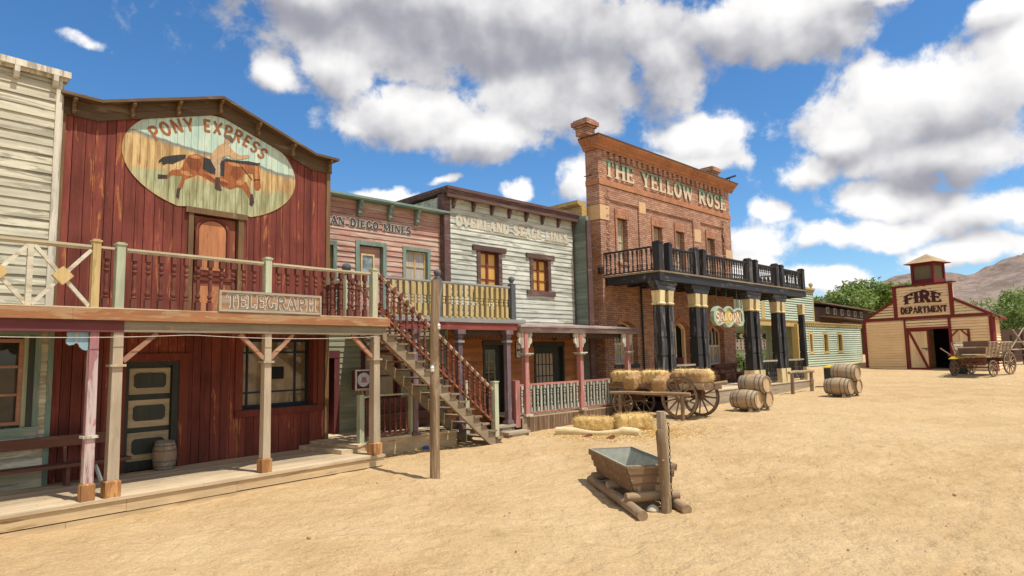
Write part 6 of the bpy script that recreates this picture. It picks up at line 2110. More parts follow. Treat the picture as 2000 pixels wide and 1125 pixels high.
def barrel_pile(fr, u, v, s, labels, group):
    L, r0, r1 = 1.02 * s, .30 * s, .375 * s
    g0 = gz(*fr.w(u, v)[:2])
    zc = g0 + r1 + .06
    cs = [(u, v, zc), (u + .77 * s, v + .02, zc - .0), (u + .40 * s, v + .14 * s, zc + .56 * s)]
    names = []
    for c, lab in zip(cs, labels):
        t = thing('barrel', lab, 'barrel', fr, c[0], c[1], c[2] - r1, group)
        barrel_parts(t, L, r0, r1, 'v', c, W['barrel'])
    m2 = MB()
    for dv in (-.3 * s, .3 * s):
        for du in (-.28 * s, .28 * s, .52 * s, 1.02 * s):
            m2.prism([(u + du - .07, g0 - .03), (u + du + .07, g0 - .03), (u + du + .03, g0 + .13), (u + du - .03, g0 + .13)], v + dv - .05, v + dv + .05)
        m2.box(u - .4 * s, u + 1.15 * s, v + dv - .04, v + dv + .04, g0 - .03, g0 + .045)
    solo('barrel_cradle', m2, W['silver'], labels[3], 'cradle', fr, u + .38 * s, v, g0)


FBar = Frame(48, (8.2, 23.1, 0))
barrel_pile(FBar, 0, 0, .95, ('large oak barrel lying nearest the hay wagon, bottom left of its pile', 'oak barrel lying end on beside the large one, bottom right of the near pile', 'oak barrel lying on top of the pile next to the hay wagon', 'wooden chocks under the barrel pile next to the hay wagon'), 'barrels piled by the saloon')
FBar2 = Frame(50, FB.w(20.72, 2.82, 0))
barrel_pile(FBar2, 0, 0, 1.0, ('oak barrel lying at the front of the far right pile', 'oak barrel half hidden behind the front one of the far right pile', 'oak barrel lying on top of the far right pile before the yellow bin', 'wooden chocks under the far right barrel pile'), 'barrels piled in the square')
t = thing('barrel', 'small grey keg standing by the dark panelled door on the boardwalk', 'barrel', FA, -3.88, -2.2, 0)
barrel_parts(t, .58, .175, .225, 'z', (-3.88, -2.2, .292), W['barrel_v'])

# ---- litter bin
g0 = gz(15.7, 32.1)
FBin = Frame(30, (15.7, 32.1, 0))
t = thing('litter_bin', 'black litter bin with a domed yellow lid behind the far barrels', 'bin', FBin, 0, 0, g0)
m2 = frame_boxes(MB(), -.34, .34, g0, g0 + .92, .05, .29, .34)
m2.box(-.34, -.29, -.34, .289, g0, g0 + .92).box(.29, .34, -.34, .289, g0, g0 + .92).box(-.289, .289, -.34, -.29, g0, g0 + .92).box(-.28, .28, -.28, .285, g0 + .02, g0 + .6)
m2.build('body', W['black'], t)
YEL = plain('yellow_lid', (.62, .40, .03), .5, 0, .12)
m2 = MB()
m2.hexa([(-.38, -.38, g0 + .925), (.38, -.38, g0 + .925), (.38, .38, g0 + .925), (-.38, .38, g0 + .925), (-.36, -.36, g0 + .98), (.36, -.36, g0 + .98), (.36, .36, g0 + .98), (-.36, .36, g0 + .98)])
m2.hexa([(-.36, -.36, g0 + .981), (.36, -.36, g0 + .981), (.36, .36, g0 + .981), (-.36, .36, g0 + .981), (-.15, -.15, g0 + 1.06), (.15, -.15, g0 + 1.06), (.15, .15, g0 + 1.06), (-.15, .15, g0 + 1.06)])
m2.build('lid', YEL, t)
MB().box(-.26, .26, .30, .335, g0 + .62, g0 + .86).build('label_plate', YEL, t)

# ================================================================== trough and its posts
FT = Frame(-9.6, (1.9646, 10.3016, 0))
gt = lambda u, v: gz(*FT.w(u, v)[:2])
g0 = gt(1.5, .4)
t = thing('feed_trough', 'old plank feed trough lined with zinc resting on round logs', 'trough', FT, 1.6, .4, g0)
m2 = MB()
ua, ub = .70, 2.86           # near and far end at the rim
za, zb = -.13, .30
va, vb, wa_, wb = .13, .70, -.02, .86
n = 4
sides = []
for i in range(n):
    f0, f1 = i / n, (i + 1) / n
    z0, z1 = za + (zb - za) * f0, za + (zb - za) * f1
    for (b0, b1, sg) in ((va, wa_, -1), (vb, wb, 1)):
        v0 = b0 + (b1 - b0) * f0
        v1 = b0 + (b1 - b0) * f1
        e = .018 + .006 * (i % 2)
        u0, u1 = ua + .06 * (1 - f0), ub - .12 * (1 - f0)
        m2.hexa([(u0 - .02, v0, z0 + .004), (u1, v0, z0 + .004), (u1, v0 + sg * (e + .03), z0 + .004), (u0 - .02, v0 + sg * (e + .03), z0 + .004),
                 (u0 - .035, v1, z1 - .003), (u1, v1, z1 - .003), (u1, v1 + sg * e, z1 - .003), (u0 - .035, v1 + sg * e, z1 - .003)])
m2.build('side_planks', W['trough'], t)
for (u0, sl) in ((ua, -1), (ub - .12, 1)):
    m2 = MB()
    for i in range(3):
        f0, f1 = i / 3, (i + 1) / 3
        z0, z1 = za + (zb - za) * f0, za + (zb - za) * f1
        v0, v1 = va + (wa_ - va) * f0, va + (wa_ - va) * f1
        w0, w1 = vb + (wb - vb) * f0, vb + (wb - vb) * f1
        ux = u0 + (.06 * (1 - f0) if sl < 0 else .12 * f0)
        ux1 = u0 + (.06 * (1 - f1) if sl < 0 else .12 * f1)
        m2.hexa([(ux, v0 + .003, z0 + .004), (ux, w0 - .003, z0 + .004), (ux - .05, w0 - .003, z0 + .004), (ux - .05, v0 + .003, z0 + .004),
                 (ux1, v1 + .003, z1 - .003), (ux1, w1 - .003, z1 - .003), (ux1 - .04, w1 - .003, z1 - .003), (ux1 - .04, v1 + .003, z1 - .003)])
    m2.build('end_planks', W['trough'], t)
m2 = MB()
e = .006
def quadsheet(P, nrm):
    Q = [(p[0] + nrm[0], p[1] + nrm[1], p[2] + nrm[2]) for p in P]
    m2.hexa(P + Q)
rim0 = [(ua + .004, wa_ + .004, zb + .006), (ub - .03, wa_ + .004, zb + .006), (ub - .03, wb - .004, zb + .006), (ua + .004, wb - .004, zb + .006)]
bot0 = [(ua + .09, va + .06, za + .05), (ub - .22, va + .06, za + .05), (ub - .22, vb - .06, za + .05), (ua + .09, vb - .06, za + .05)]
for i in range(4):
    j = (i + 1) % 4
    quadsheet([rim0[i], rim0[j], bot0[j], bot0[i]], [(0, .004, 0), (-.004, 0, 0), (0, -.004, 0), (.004, 0, 0)][i])
quadsheet(bot0, (0, 0, .003))
m2.build('zinc_lining', ZINC, t)
m2 = MB()
for a, b in ((rim0[0], rim0[1]), (rim0[2], rim0[3]), (rim0[3], rim0[0])):
    m2.bar(a, b, .028, .012)
m2.build('rim', W['silver'], t)
for (v, ra) in ((-.02, .085), (.80, .085)):
    p0 = (-.02 if v < .3 else .18, v, gt(0, v) + .065)
    p1 = (2.74, v - .02, gt(2.7, v) + .065)
    MB().tube([p0, (1.0, v + .01, (p0[2] + p1[2]) / 2 + .003), p1], [ra, ra * 1.03, ra * .95], 14, True, .04).build('runner_log', W['log_u'], t, smooth=True)
for u in (.62, 1.62, 2.56):
    MB().tube([(u, -.06, g0 + .20), (u + .02, .4, g0 + .205), (u, .86, g0 + .20)], [.078, .082, .076], 14, True, .04).build('cross_log', W['log'], t, smooth=True)

gp = gt(.5, .55)
m2 = MB()
m2.tube([(.40, .54, gp - .25), (.40, .545, gp + .2), (.39, .52, gp + .7), (.385, .50, gp + 1.1), (.38, .48, gp + 1.27), (.38, .475, gp + 1.32)], [.085, .083, .08, .076, .07, .045], 14, True, .06)
m2.tube([(.33, .49, gp + .82), (.30, .485, gp + .84)], .022, 7)
solo('hitching_post', m2, W['pole'], 'short round hitching post with a rounded top at the near end of the trough', 'post', FT, .4, .54, gp, smooth=True)
m2 = MB()
m2.tube([(.52, .59, gp - .25), (.52, .59, gp + .8), (.53, .58, gp + 1.2), (.53, .575, gp + 1.6)], [.085, .085, .082, .078], 9, True, .1)
solo('hitching_post', m2, W['silver_v'], 'tall weathered post with a chain right behind the short round post', 'post', FT, .52, .59, gp, smooth=True)
m2 = MB()
for k in range(26):
    z = gp + 1.38 - .053 * k
    a = k % 2
    r = .022
    c = (.50, .682 + .004 * math.sin(k), z)
    pts = []
    for q in range(9):
        th = 2 * math.pi * q / 8
        x, y = .014 * math.cos(th), .034 * math.sin(th)
        pts.append((c[0] + (x if a else 0), c[1] + (0 if a else x), c[2] + y))
    m2.tube(pts, .0055, 5, False)
m2.tube([(.50, .66, gp + 1.40), (.50, .69, gp + 1.41)], .01, 5)
solo('iron_chain', m2, IRON, 'rusty chain hanging down the side of the tall trough post', 'chain', FT, .5, .68, gp)
rk = MB()
rk.lathe((0.52, .36, gt(.5, .3) - .03), [(.0, 0), (.09, .01), (.11, .05), (.08, .1), (.03, .13), (0, .135)], 9)
solo('stone', rk, plain('pale_stone', (.5, .42, .32), .9, 0, .3, .5, 20), 'pale stone wedged under the near end of the trough', 'stone', FT, .52, .36, gt(.5, .3), smooth=True)

# ================================================================== tall pole
g0 = gz(-1.7, 13.89)
FP = Frame(45, (-1.7, 13.89, 0))
t = thing('utility_pole', 'tall round wooden pole standing alone in the sand before the stairs', 'pole', FP, 0, 0, g0)
MB().tube([(0, 0, g0 - .3), (0, 0, g0 + .5), (.01, .0, g0 + 1.6), (.0, .02, g0 + 2.9), (.03, .03, g0 + 4.2)], [.115, .105, .103, .1, .095], 16, True, .03).build('shaft', W['pole'], t, smooth=True)
for (u, v, z) in ((.045, .10, 3.12), (-.09, .05, 2.22)):
    zz = g0 + z
    ins = MB().lathe((u, v, zz), [(.0, 0), (.035, .0), (.045, .02), (.045, .05), (.03, .06), (.045, .075), (.045, .1), (.025, .125), (.03, .14), (0, .145)], 12).build('insulator', plain('porcelain', (.66, .64, .6), .25, 0, .08), t, smooth=True)
    MB().tube([(u * .6, v * .6, zz - .05), (u, v, zz - .03), (u, v, zz + .01)], .01, 5).build('pin', IRON, ins)
MB().tube([(.04, .105, g0 + 2.95), (.05, .11, g0 + 2.8), (.04, .105, g0 + 2.55)], .012, 5).build('cable_stub', plain('brown_cable', (.14, .05, .03)), t)

# ================================================================== fire house
zF = .72
t = thing('fire_house', 'buff clapboard barn trimmed in oxblood, lettered FIRE DEPARTMENT, with a roof cupola', 'building', FD, 3.83, 0, zF)
EV = 3.98
def froof(u):
    return EV + (1.16 / 2.15) * (u if u < 3.83 else 7.66 - u)
mb = MB()
dr = (2.78, 5.30, .5, 3.22)
clapboard(mb, .1, 7.56, zF - .3, 3.9, 0, .17, holes=[dr], seed=71, lap=.06, slot=.035)
clapboard(mb, .1, 2.2, 3.9, 5.2, 0, .17, urange=lambda z: (max(.1, (z - EV) / (1.16 / 2.15)), 2.2), seed=72, lap=.06, slot=.035)
clapboard(mb, 5.6, 7.56, 3.9, 5.2, 0, .17, urange=lambda z: (5.6, min(7.56, 7.66 - (z - EV) / (1.16 / 2.15))), seed=73, lap=.06, slot=.035)
clapboard(mb, 2.2, 5.6, 3.9, 5.98, 0, .17, seed=74, lap=.06, slot=.035)
side = MB()
clapboard(side, -4.2, -.1, zF - .3, 3.75, 7.61, .17, axis='v', seed=75, lap=.05, slot=.035)
side.v = [(a + .35 * b, b, c) for a, b, c in side.v]
mb.v, n0 = mb.v + side.v, len(mb.v)
mb.f = mb.f + [tuple(i + n0 for i in q_) for q_ in side.f]
def skew(m_, a, b, v0, v1, z0, z1):
    m_.hexa([(a + .35 * v0, v0, z0), (b + .35 * v0, v0, z0), (b + .35 * v1, v1, z0), (a + .35 * v1, v1, z0), (a + .35 * v0, v0, z1), (b + .35 * v0, v0, z1), (b + .35 * v1, v1, z1), (a + .35 * v1, v1, z1)])
skew(mb, .0, .12, -4.3, -.01, zF - .5, 3.98)
skew(mb, 7.5, 7.61, -4.3, -.01, zF - .5, 3.9)
skew(mb, .121, 7.499, -4.3, -4.2, zF - .5, 3.98)
mb.box(2.1, 5.6, -.28, -.01, 4.0, 5.97)
mb.box(.121, 2.7, -.12, -.01, zF - .5, 3.9).box(5.4, 7.499, -.12, -.01, zF - .5, 3.9)
mb.build('wall', W['fd'], t)
mb = MB()
D_ = -4.5
for (ua_, za_, ub_, zb_) in ((-.2, EV - .14, 3.83, froof(3.83) - .02), (3.831, froof(3.83) - .02, 8.0, EV - .20)):
    mb.hexa([(ua_ + .35 * D_, D_, za_), (ub_ + .35 * D_, D_, zb_), (ub_, -.005, zb_), (ua_, -.005, za_), (ua_ + .35 * D_, D_, za_ + .08), (ub_ + .35 * D_, D_, zb_ + .08), (ub_, -.005, zb_ + .08), (ua_, -.005, za_ + .08)])
mb.build('roof', W['barn_roof'], t)
MB().box(.121, 5.9, -4.0, -.2, zF + .0, zF + .03).build('floor', W['floor'], t)
m2 = MB()
a, b = .03, .07
m2.box(-.02, .15, .0, .09, zF - .4, 3.9).box(7.5, 7.67, .0, .09, zF - .4, 3.85).box(.151, 7.499, .024, .088, 3.88, 4.04)
m2.box(7.64, 7.68, -.25, -.001, zF - .4, 3.8)
m2.box(2.68, 2.78, .024, .09, zF - .3, 3.879).box(5.31, 5.46, .024, .09, zF - .3, 3.879).box(2.781, 5.309, .024, .085, 3.22, 3.36)
m2.box(2.12, 2.34, .024, .095, 4.041, 6.0).box(5.5, 5.72, .024, .095, 4.041, 5.95)
for u0, u1 in ((-.06, 2.12), (7.72, 5.72)):
    s = 1 if u0 < 3 else -1
    z0, z1 = froof(u0), froof(u1)
    m2.hexa([(u0, .02, z0 - .12), (u1, .02, z1 - .12), (u1, .1, z1 - .12), (u0, .1, z0 - .12), (u0, .02, z0 + .04), (u1, .02, z1 + .04), (u1, .1, z1 + .04), (u0, .1, z0 + .04)])
m2.box(2.04, 5.80, -.3, .14, 6.0, 6.08)
skew(m2, 7.95, 8.06, -4.5, .0, 3.70, 3.82)
m2.build('trim', W['fd_trim'], t)
# lettering, FIRE arched and spurred
Lf = text_len('FIRE', .1)
fn = lambda x, y: (2.86 + 2.16 * x / Lf, 4.86 + (y) * (.52 + .22 * (1 - (2 * x / Lf - 1) ** 2)) + .05 * (1 - (2 * x / Lf - 1) ** 2))
m2 = MB()
text_mb(m2, 'FIRE', fn, .03, .075, thick=.25, thin=.15, serif=.2, gap=.1, spur=True)
fn = flat_text(2.56, 5.32, 4.25, 4.66, 'DEPARTMENT', .1)
text_mb(m2, 'DEPARTMENT', fn, .03, .075, thick=.22, thin=.12, serif=.17, gap=.1, spur=True)
m2.build('lettering', TXT_OX, t)
# door leaves: left one shut, right one swung open flat on the wall
d = MB()
boards(d, 2.80, 4.06, zF + .03, 3.2, -.02, .16, seed=81, th=.04)
d = d.build('door_leaf', W['fd_boards'], t)
m2 = frame_boxes(MB(), 2.80, 4.10, zF + .02, 3.21, .10, -.018, .02)
m2.bar((2.93, .0, 3.1), (3.97, .0, zF + .2), .05, .14, (0, 1, 0)) if False else m2.prism([(2.86, 3.11), (3.02, 3.11), (4.0, zF + .12), (3.84, zF + .12)], -.016, .018)
m2.build('brace', W['fd_trim'], d)
MB().box(3.65, 4.05, .02, .045, 2.02, 2.06).box(3.9, 3.95, .02, .05, 1.9, 2.02).build('latch', IRON, d)
d = MB()
boards(d, 5.44, 6.42, zF + .1, 3.16, .09, .16, seed=82, th=.04)
d = d.build('door_leaf', W['fd_boards'], t)
m2 = MB()
for z0, z1 in ((zF + .1, 1.92), (1.98, 3.16)):
    c = .28
    o = [(5.42, z0), (6.46, z0), (6.46, z1), (5.42, z1)]
    m2.box(6.34, 6.46, .091, .13, z0, z1).box(5.42, 5.50, .091, .13, z0, z1).box(5.50, 6.34, .091, .13, z1 - .07, z1).box(5.50, 6.34, .091, .13, z0, z0 + .07)
    for (x0, zz, sx, sz) in ((5.50, z0 + .07, 1, 1), (6.34, z0 + .07, -1, 1), (5.50, z1 - .07, 1, -1), (6.34, z1 - .07, -1, -1)):
        m2.prism([(x0, zz + sz * c), (x0 + sx * c, zz), (x0 + sx * (c + .1), zz), (x0, zz + sz * (c + .1))], .092, .128)
m2.build('brace', W['fd_trim'], d)
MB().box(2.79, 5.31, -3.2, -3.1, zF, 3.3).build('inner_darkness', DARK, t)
# cupola
cu, cv = 3.75, -1.2
q = .62
zb, zt = 5.6, 7.42
c = MB().box(cu - q + .06, cu + q - .06, cv - q + .06, cv + q - .06, zb, zt)
c = c.build('cupola', W['fd'], t)
m2 = MB()
for su in (-1, 1):
    for sv in (-1, 1):
        m2.box(cu + su * q - .07, cu + su * q + .07, cv + sv * q - .07, cv + sv * q + .07, zb, zt)
for z0, z1 in ((6.1, 6.42), (zt - .14, zt)):
    m2.box(cu - q + .07, cu + q - .07, cv + q - .05, cv + q + .05, z0, z1).box(cu - q + .07, cu + q - .07, cv - q - .05, cv - q + .05, z0, z1).box(cu + q - .05, cu + q + .05, cv - q + .07, cv + q - .07, z0, z1).box(cu - q - .05, cu - q + .05, cv - q + .07, cv + q - .07, z0, z1)
m2.build('corner_trim', W['fd_trim'], c)
MB().box(cu - q + .08, cu + q - .08, cv + q - .055, cv + q - .03, 6.43, zt - .145).box(cu + q - .055, cu + q - .03, cv - q + .08, cv + q - .08, 6.43, zt - .145).build('louvre', plain('mesh_screen', (.16, .115, .06), .8, 0, .2), c)
e = q + .34
m2 = MB()
m2.add([(cu - e, cv - e, zt + .04), (cu + e, cv - e, zt + .04), (cu + e, cv + e, zt + .04), (cu - e, cv + e, zt + .04), (cu, cv, zt + .66)], [(0, 1, 4), (1, 2, 4), (2, 3, 4), (3, 0, 4), (3, 2, 1, 0)])
m2.build('cupola_roof', W['shingle'], c)
MB().box(cu - e, cu + e, cv - e, cv + e, zt, zt + .038).build('eaves', W['fd_trim'], c)

# ---- cart in front of the fire house
FC = Frame(63, (24.55, 33.9, 0))
g0 = gz(*FC.w(-.3, 0)[:2])
t = thing('farm_cart', 'grey slatted farm cart with spoked wheels before the fire house', 'wagon', FC, -.3, 0, g0)
for (u, v, Rw, n) in ((-1.05, .92, .42, 10), (-1.05, -.92, .42, 10), (.5, .92, .60, 12), (.5, -.92, .60, 12)):
    wheel(t, u, v, gz(*FC.w(u, v)[:2]) + Rw - .015, Rw, n, 'v', .06)
MB().tube([(-1.05, -1.0, g0 + .41), (-1.05, 1.0, g0 + .41)], .04, 7).build('axle', W['bench'], t)
MB().tube([(.5, -1.0, g0 + .58), (.5, 1.0, g0 + .58)], .04, 7).build('axle', W['bench'], t)
MB().box(-1.25, -.85, -.5, .5, g0 + .5, g0 + .62).box(-1.2, -.9, -.6, .6, g0 + .72, g0 + .86).box(-1.3, .8, -.08, .08, g0 + .6, g0 + .7).box(.35, .65, -.6, .6, g0 + .66, g0 + .88).build('undercarriage', W['bench'], t)
MB().box(-1.35, .85, -.66, .66, g0 + .90, g0 + .95).build('bed', W['wagon_grey'], t)
for sv in (-1, 1):
    m2 = MB()
    for k in range(4):
        z = g0 + .98 + .17 * k
        vv = .66 + .05 * k
        m2.hexa([(-1.1, sv * vv, z), (.9, sv * vv, z), (.9, sv * (vv + .03), z), (-1.1, sv * (vv + .03), z), (-1.1, sv * (vv + .03), z + .13), (.9, sv * (vv + .03), z + .13), (.9, sv * (vv + .06), z + .13), (-1.1, sv * (vv + .06), z + .13)])
    o = m2.build('side_slats', W['wagon_grey'], t)
    m2 = MB()
    for k in range(7):
        u = -1.12 + .335 * k
        m2.bar((u, sv * .72, g0 + .88), (u, sv * .93, g0 + 1.66), .05, .04)
    m2.build('stake', W['wagon_grey'], o)
    MB().box(-1.18, .95, sv * .87 - .03, sv * .87 + .03, g0 + 1.66, g0 + 1.70).build('top_rail', W['silver'], o)
MB().hexa([(-1.0, -.62, g0 + 1.08), (-1.0, .62, g0 + 1.08), (-1.04, .62, g0 + 1.08), (-1.04, -.62, g0 + 1.08), (-1.02, -.66, g0 + 1.38), (-1.02, .66, g0 + 1.38), (-1.06, .66, g0 + 1.38), (-1.06, -.66, g0 + 1.38)]).build('front_board', W['wagon'], t)
MB().hexa([(-.58, -.62, g0 + 1.44), (-.58, .62, g0 + 1.44), (-.62, .62, g0 + 1.44), (-.62, -.62, g0 + 1.44), (-.5, -.66, g0 + 1.74), (-.5, .66, g0 + 1.74), (-.54, .66, g0 + 1.74), (-.54, -.66, g0 + 1.74)]).box(-1.1, -.6, -.68, .68, g0 + 1.385, g0 + 1.42).build('seat', W['wagon'], t)
MB().hexa([(-1.75, -.8, g0 + 1.0), (-1.1, -.8, g0 + .96), (-1.1, .6, g0 + .96), (-1.75, .6, g0 + 1.0), (-1.75, -.8, g0 + 1.05), (-1.1, -.8, g0 + 1.0), (-1.1, .6, g0 + 1.0), (-1.75, .6, g0 + 1.05)]).build('footboard', W['wagon'], t)
MB().bar((-1.5, -.78, g0 + 1.04), (-1.75, -1.15, g0 + 1.42), .05, .05).build('lever', W['silver'], t)
MB().hexa([(-1.75, .5, g0 + .98), (-1.3, .5, g0 + .9), (-1.3, .95, g0 + .9), (-1.75, .95, g0 + .98), (-1.75, .5, g0 + 1.02), (-1.3, .5, g0 + .94), (-1.3, .95, g0 + .94), (-1.75, .95, g0 + 1.02)]).build('step', W['silver'], t)
# yellow lidded bin behind the cart
FBin2 = Frame(60, (24.1, 35.2, 0))
g1 = gz(24.1, 35.2)
t = thing('litter_bin', 'litter bin with a yellow lid half hidden by the cart at the fire house door', 'bin', FBin2, 0, 0, g1)
MB().box(-.28, .28, -.28, .28, g1, g1 + .8).build('body', W['black'], t)
MB().hexa([(-.34, -.34, g1 + .801), (.34, -.34, g1 + .801), (.34, .34, g1 + .801), (-.34, .34, g1 + .801), (-.22, -.22, g1 + .93), (.22, -.22, g1 + .93), (.22, .22, g1 + .93), (-.22, .22, g1 + .93)]).build('lid', YEL, t)
MB().box(-.26, .26, .281, .30, g1 + .5, g1 + .78).build('label_plate', YEL, t)

# ================================================================== mint building behind the saloon
VG = -4.0
t = thing('mint_clapboard_building', 'mint green clapboard building with ochre trim beyond the saloon', 'building', FB, 38, VG, .9)
mb = MB()
GW = ((35.9, 36.3), (38.45, 39.1), (41.2, 41.9))
H = [(a, b, 1.95, 3.15) for a, b in GW]
clapboard(mb, 34.9, 46.15, .4, 3.8, VG, .155, holes=H, seed=91, lap=.04, slot=.028)
mb.box(34.8, 46.1, -9, VG - .3, .2, 3.75).box(34.8, 34.9, VG - .299, VG - .005, .2, 3.75).box(46.0, 46.1, VG - .299, VG - .005, .2, 3.75)
clapboard(mb, 27.2, 38.0, 4.05, 6.15, VG - .4, .155, seed=92, lap=.04, slot=.028)
mb.box(27.1, 38.05, -11, VG - .45, 3.9, 6.3).box(26, 34.79, -11, -6.3, .2, 4.0)
clapboard(mb, 26.0, 33.9, .6, 3.9, -6.2, .155, seed=93, lap=.02)
mb.build('wall', W['green'], t)
m2 = MB().box(33.95, 34.75, VG - .35, VG + .04, .3, 3.8).box(46.08, 46.2, VG - .06, VG + .04, .3, 3.8).box(37.95, 38.08, VG - .5, VG - .36, 4.0, 6.2).box(29.7, 30.2, VG - .5, VG - .35, 4.05, 6.2)
m2.box(34.7, 46.3, VG - .4, VG + .10, 3.86, 3.93).box(34.75, 46.25, VG + .001, VG + .05, 3.79, 3.859).box(27.0, 38.15, VG - .9, VG - .22, 6.2, 6.33).box(24.5, 34.5, VG - .45, VG - .15, 3.62, 3.95)
u = 34.9
while u < 46.2:
    m2.box(u, u + .13, VG + .025, VG + .12, 3.66, 3.785)
    u += .33
u = 30.0
while u < 38:
    m2.box(u, u + .13, VG - .375, VG - .26, 6.06, 6.199)
    u += .33
m2.build('trim', W['green_trim'], t)
MB().box(24.4, 38.2, -6.3, VG - .1, 3.96, 4.0).build('porch_roof', W['shingle'], t)
MB().lathe((38.0, VG - .45, 6.33), [(.1, 0), (.1, .05), (.05, .09), (.14, .2), (.15, .28), (.1, .38), (.03, .43), (0, .44)], 10).build('finial', W['green_trim'], t, smooth=True)
MB().bar((28.4, VG - .3, 2.9), (29.3, VG - .3, 3.6), .12, .12).build('porch_brace', W['green_trim'], t)
for a, b in GW:
    w = frame_boxes(MB(), a - .17, b + .17, 1.82, 3.28, .15, VG - .12, VG + .055).build('window', W['green_trim'], t)
    MB().box(a, b, VG - .14, VG - .12, 1.95, 3.15).build('pane', GLASS_DARK, w)
# slate shaped notice board, no figure
t = thing('clapper_board', 'notice board shaped like a film clapper leaning under the mint porch', 'notice board', FB, 31, -5.9, .9)
MB().box(28.75, 33.45, -5.95, -5.88, 2.2, 2.84).build('board', W['white'], t)
MB().box(28.6, 33.5, -5.96, -5.86, 2.86, 3.22).build('clapper_bar', W['black_h'], t)
m2 = MB()
u = 28.85
while u < 33.2:
    m2.prism([(u + .1, 2.90), (u + .55, 2.90), (u + .3, 3.04), (u + .55, 3.18), (u + .1, 3.18), (u - .08, 3.04)], -5.86, -5.85)
    u += .92
m2.build('stripe', TXT_WHITE, t, kind='stuff')
m2 = MB()
for i in range(10):
    for j in range(3):
        if j == 1 and i % 3 == 1:
            continue
        m2.lathe((28.98 + .47 * i, -5.88, 2.32 + .2 * j), [(.085, 0), (.085, .012), (0, .014)], 8, 'v')
m2.build('dot', plain('dark_red_dot', (.14, .03, .025)), t, kind='stuff')
for u in (29.2, 33.0):
    MB().box(u - .06, u + .06, -6.0, -5.95, .6, 2.9).build('leg', W['dimgreen'], t)
# dark lower store front left of it is plain wall in shade; bush and stones between saloon and mint building
# two white boxes on the roof
for k, (u, lab) in enumerate(((40.2, 'left white ventilation unit on the mint building roof'), (41.6, 'right white ventilation unit on the mint building roof'))):
    tv = thing('ventilation_unit', lab, 'air unit', FB, u, -6.5, 3.93)
    MB().box(u - .45, u + .45, -6.9, -6.1, 3.93, 4.75).build('case', plain('white_metal', (.6, .6, .58), .5), tv)
    m2 = MB()
    for q_ in range(6):
        m2.box(u - .38, u + .38, -6.1, -6.085, 4.05 + .1 * q_, 4.1 + .1 * q_)
    m2.build('grille', plain('grey_grille', (.25, .25, .25)), tv)

# dark barn with small windows
t = thing('dark_barn', 'long dark brown barn with a row of little windows behind the mint building', 'building', FB, 68, -12, 1.2)
MB().box(59.5, 75.5, -20, -12, .3, 6.35).build('wall', W['barn'], t)
mb = MB().hexa([(58.8, -20, 7.9), (76.2, -20, 7.3), (76.2, -11.2, 6.3), (58.8, -11.2, 6.68), (58.8, -20, 8.0), (76.2, -20, 7.4), (76.2, -11.2, 6.42), (58.8, -11.2, 6.80)])
mb.build('roof', W['barn_roof'], t)
MB().hexa([(60.0, -11.98, 5.4), (76.0, -11.98, 5.0), (76.0, -9.5, 4.75), (60.0, -9.5, 5.1), (60.0, -11.98, 5.5), (76.0, -11.98, 5.1), (76.0, -9.5, 4.85), (60.0, -9.5, 5.2)]).build('lean_to_roof', W['barn_roof'], t)
for u in (62, 66.5, 71, 75.6):
    MB().box(u - .15, u + .15, -9.9, -9.65, .5, 4.7).build('post', W['barn'], t)
MB().box(60, 76, -9.86, -9.68, 4.45, 4.7).build('lean_to_beam', W['barn'], t)
for k in range(6):
    u = 62.3 + 2.1 * k
    w = frame_boxes(MB(), u - .42, u + .42, 5.72 - .03 * k, 6.42 - .03 * k, .14, -11.99, -11.9).build('window', W['silver'], t)
    MB().box(u - .3, u + .3, -11.985, -11.96, 5.85 - .03 * k, 6.3 - .03 * k).build('pane', GLASS_DARK, w)

# small wagon wheel and stones behind the saloon porch
g1 = gz(*FB.w(26.2, -3.2)[:2])
FWh = Frame(45.3, FB.w(26.0, -3.0, 0))
t = thing('wheel_ornament', 'wagon wheel leaning behind the saloon porch rail', 'ornament', FWh, 0, 0, g1)
MB().ring((0, 0, g1 + .62), .53, .62, .07, 26, 'v').build('rim', W['wheel'], t, smooth=True)
MB().lathe((0, 0, g1 + .62), [(.05, -.1), (.09, -.05), (.09, .05), (.05, .1)], 10, 'v').build('hub', W['wheel'], t)
for k in range(10):
    a = 2 * math.pi * k / 10
    MB().tube([(.08 * math.cos(a), 0, g1 + .62 + .08 * math.sin(a)), (.54 * math.cos(a), 0, g1 + .62 + .54 * math.sin(a))], .022, 5).build('spoke', W['wheel'], t)

# ================================================================== rail fence far right
FR = Frame(75, (33.5, 44.5, 0))
t = thing('corral', 'dark timber corral with crossed rails under the trees at the right edge', 'fence', FR, 3.5, 0, .7)
for k in range(8):
    u = 1.0 * k
    MB().box(u - .08, u + .08, -.08, .08, .3, 2.5 + .3 * (k % 3)).build('post', W['barn'], t)
for z in (1.0, 1.4, 1.8, 2.3):
    MB().tube([(-.3, .1, z), (3.5, .12, z + .05), (7.4, .1, z)], .05, 6).build('rail', W['silver'] if z in (1.8, 2.3) else W['barn'], t)
for k in range(4):
    u = .6 + 1.7 * k
    MB().tube([(u, .2, 1.9), (u + 1.3, .2, 3.3)], .045, 6).build('brace', W['silver'], t)
    MB().tube([(u + 1.2, .26, 2.0), (u + .2, .26, 3.2)], .045, 6).build('brace', W['silver'], t)
MB().box(0, 7, -3.2, -3.0, .4, 3.3).build('back_wall', W['barn'], t)

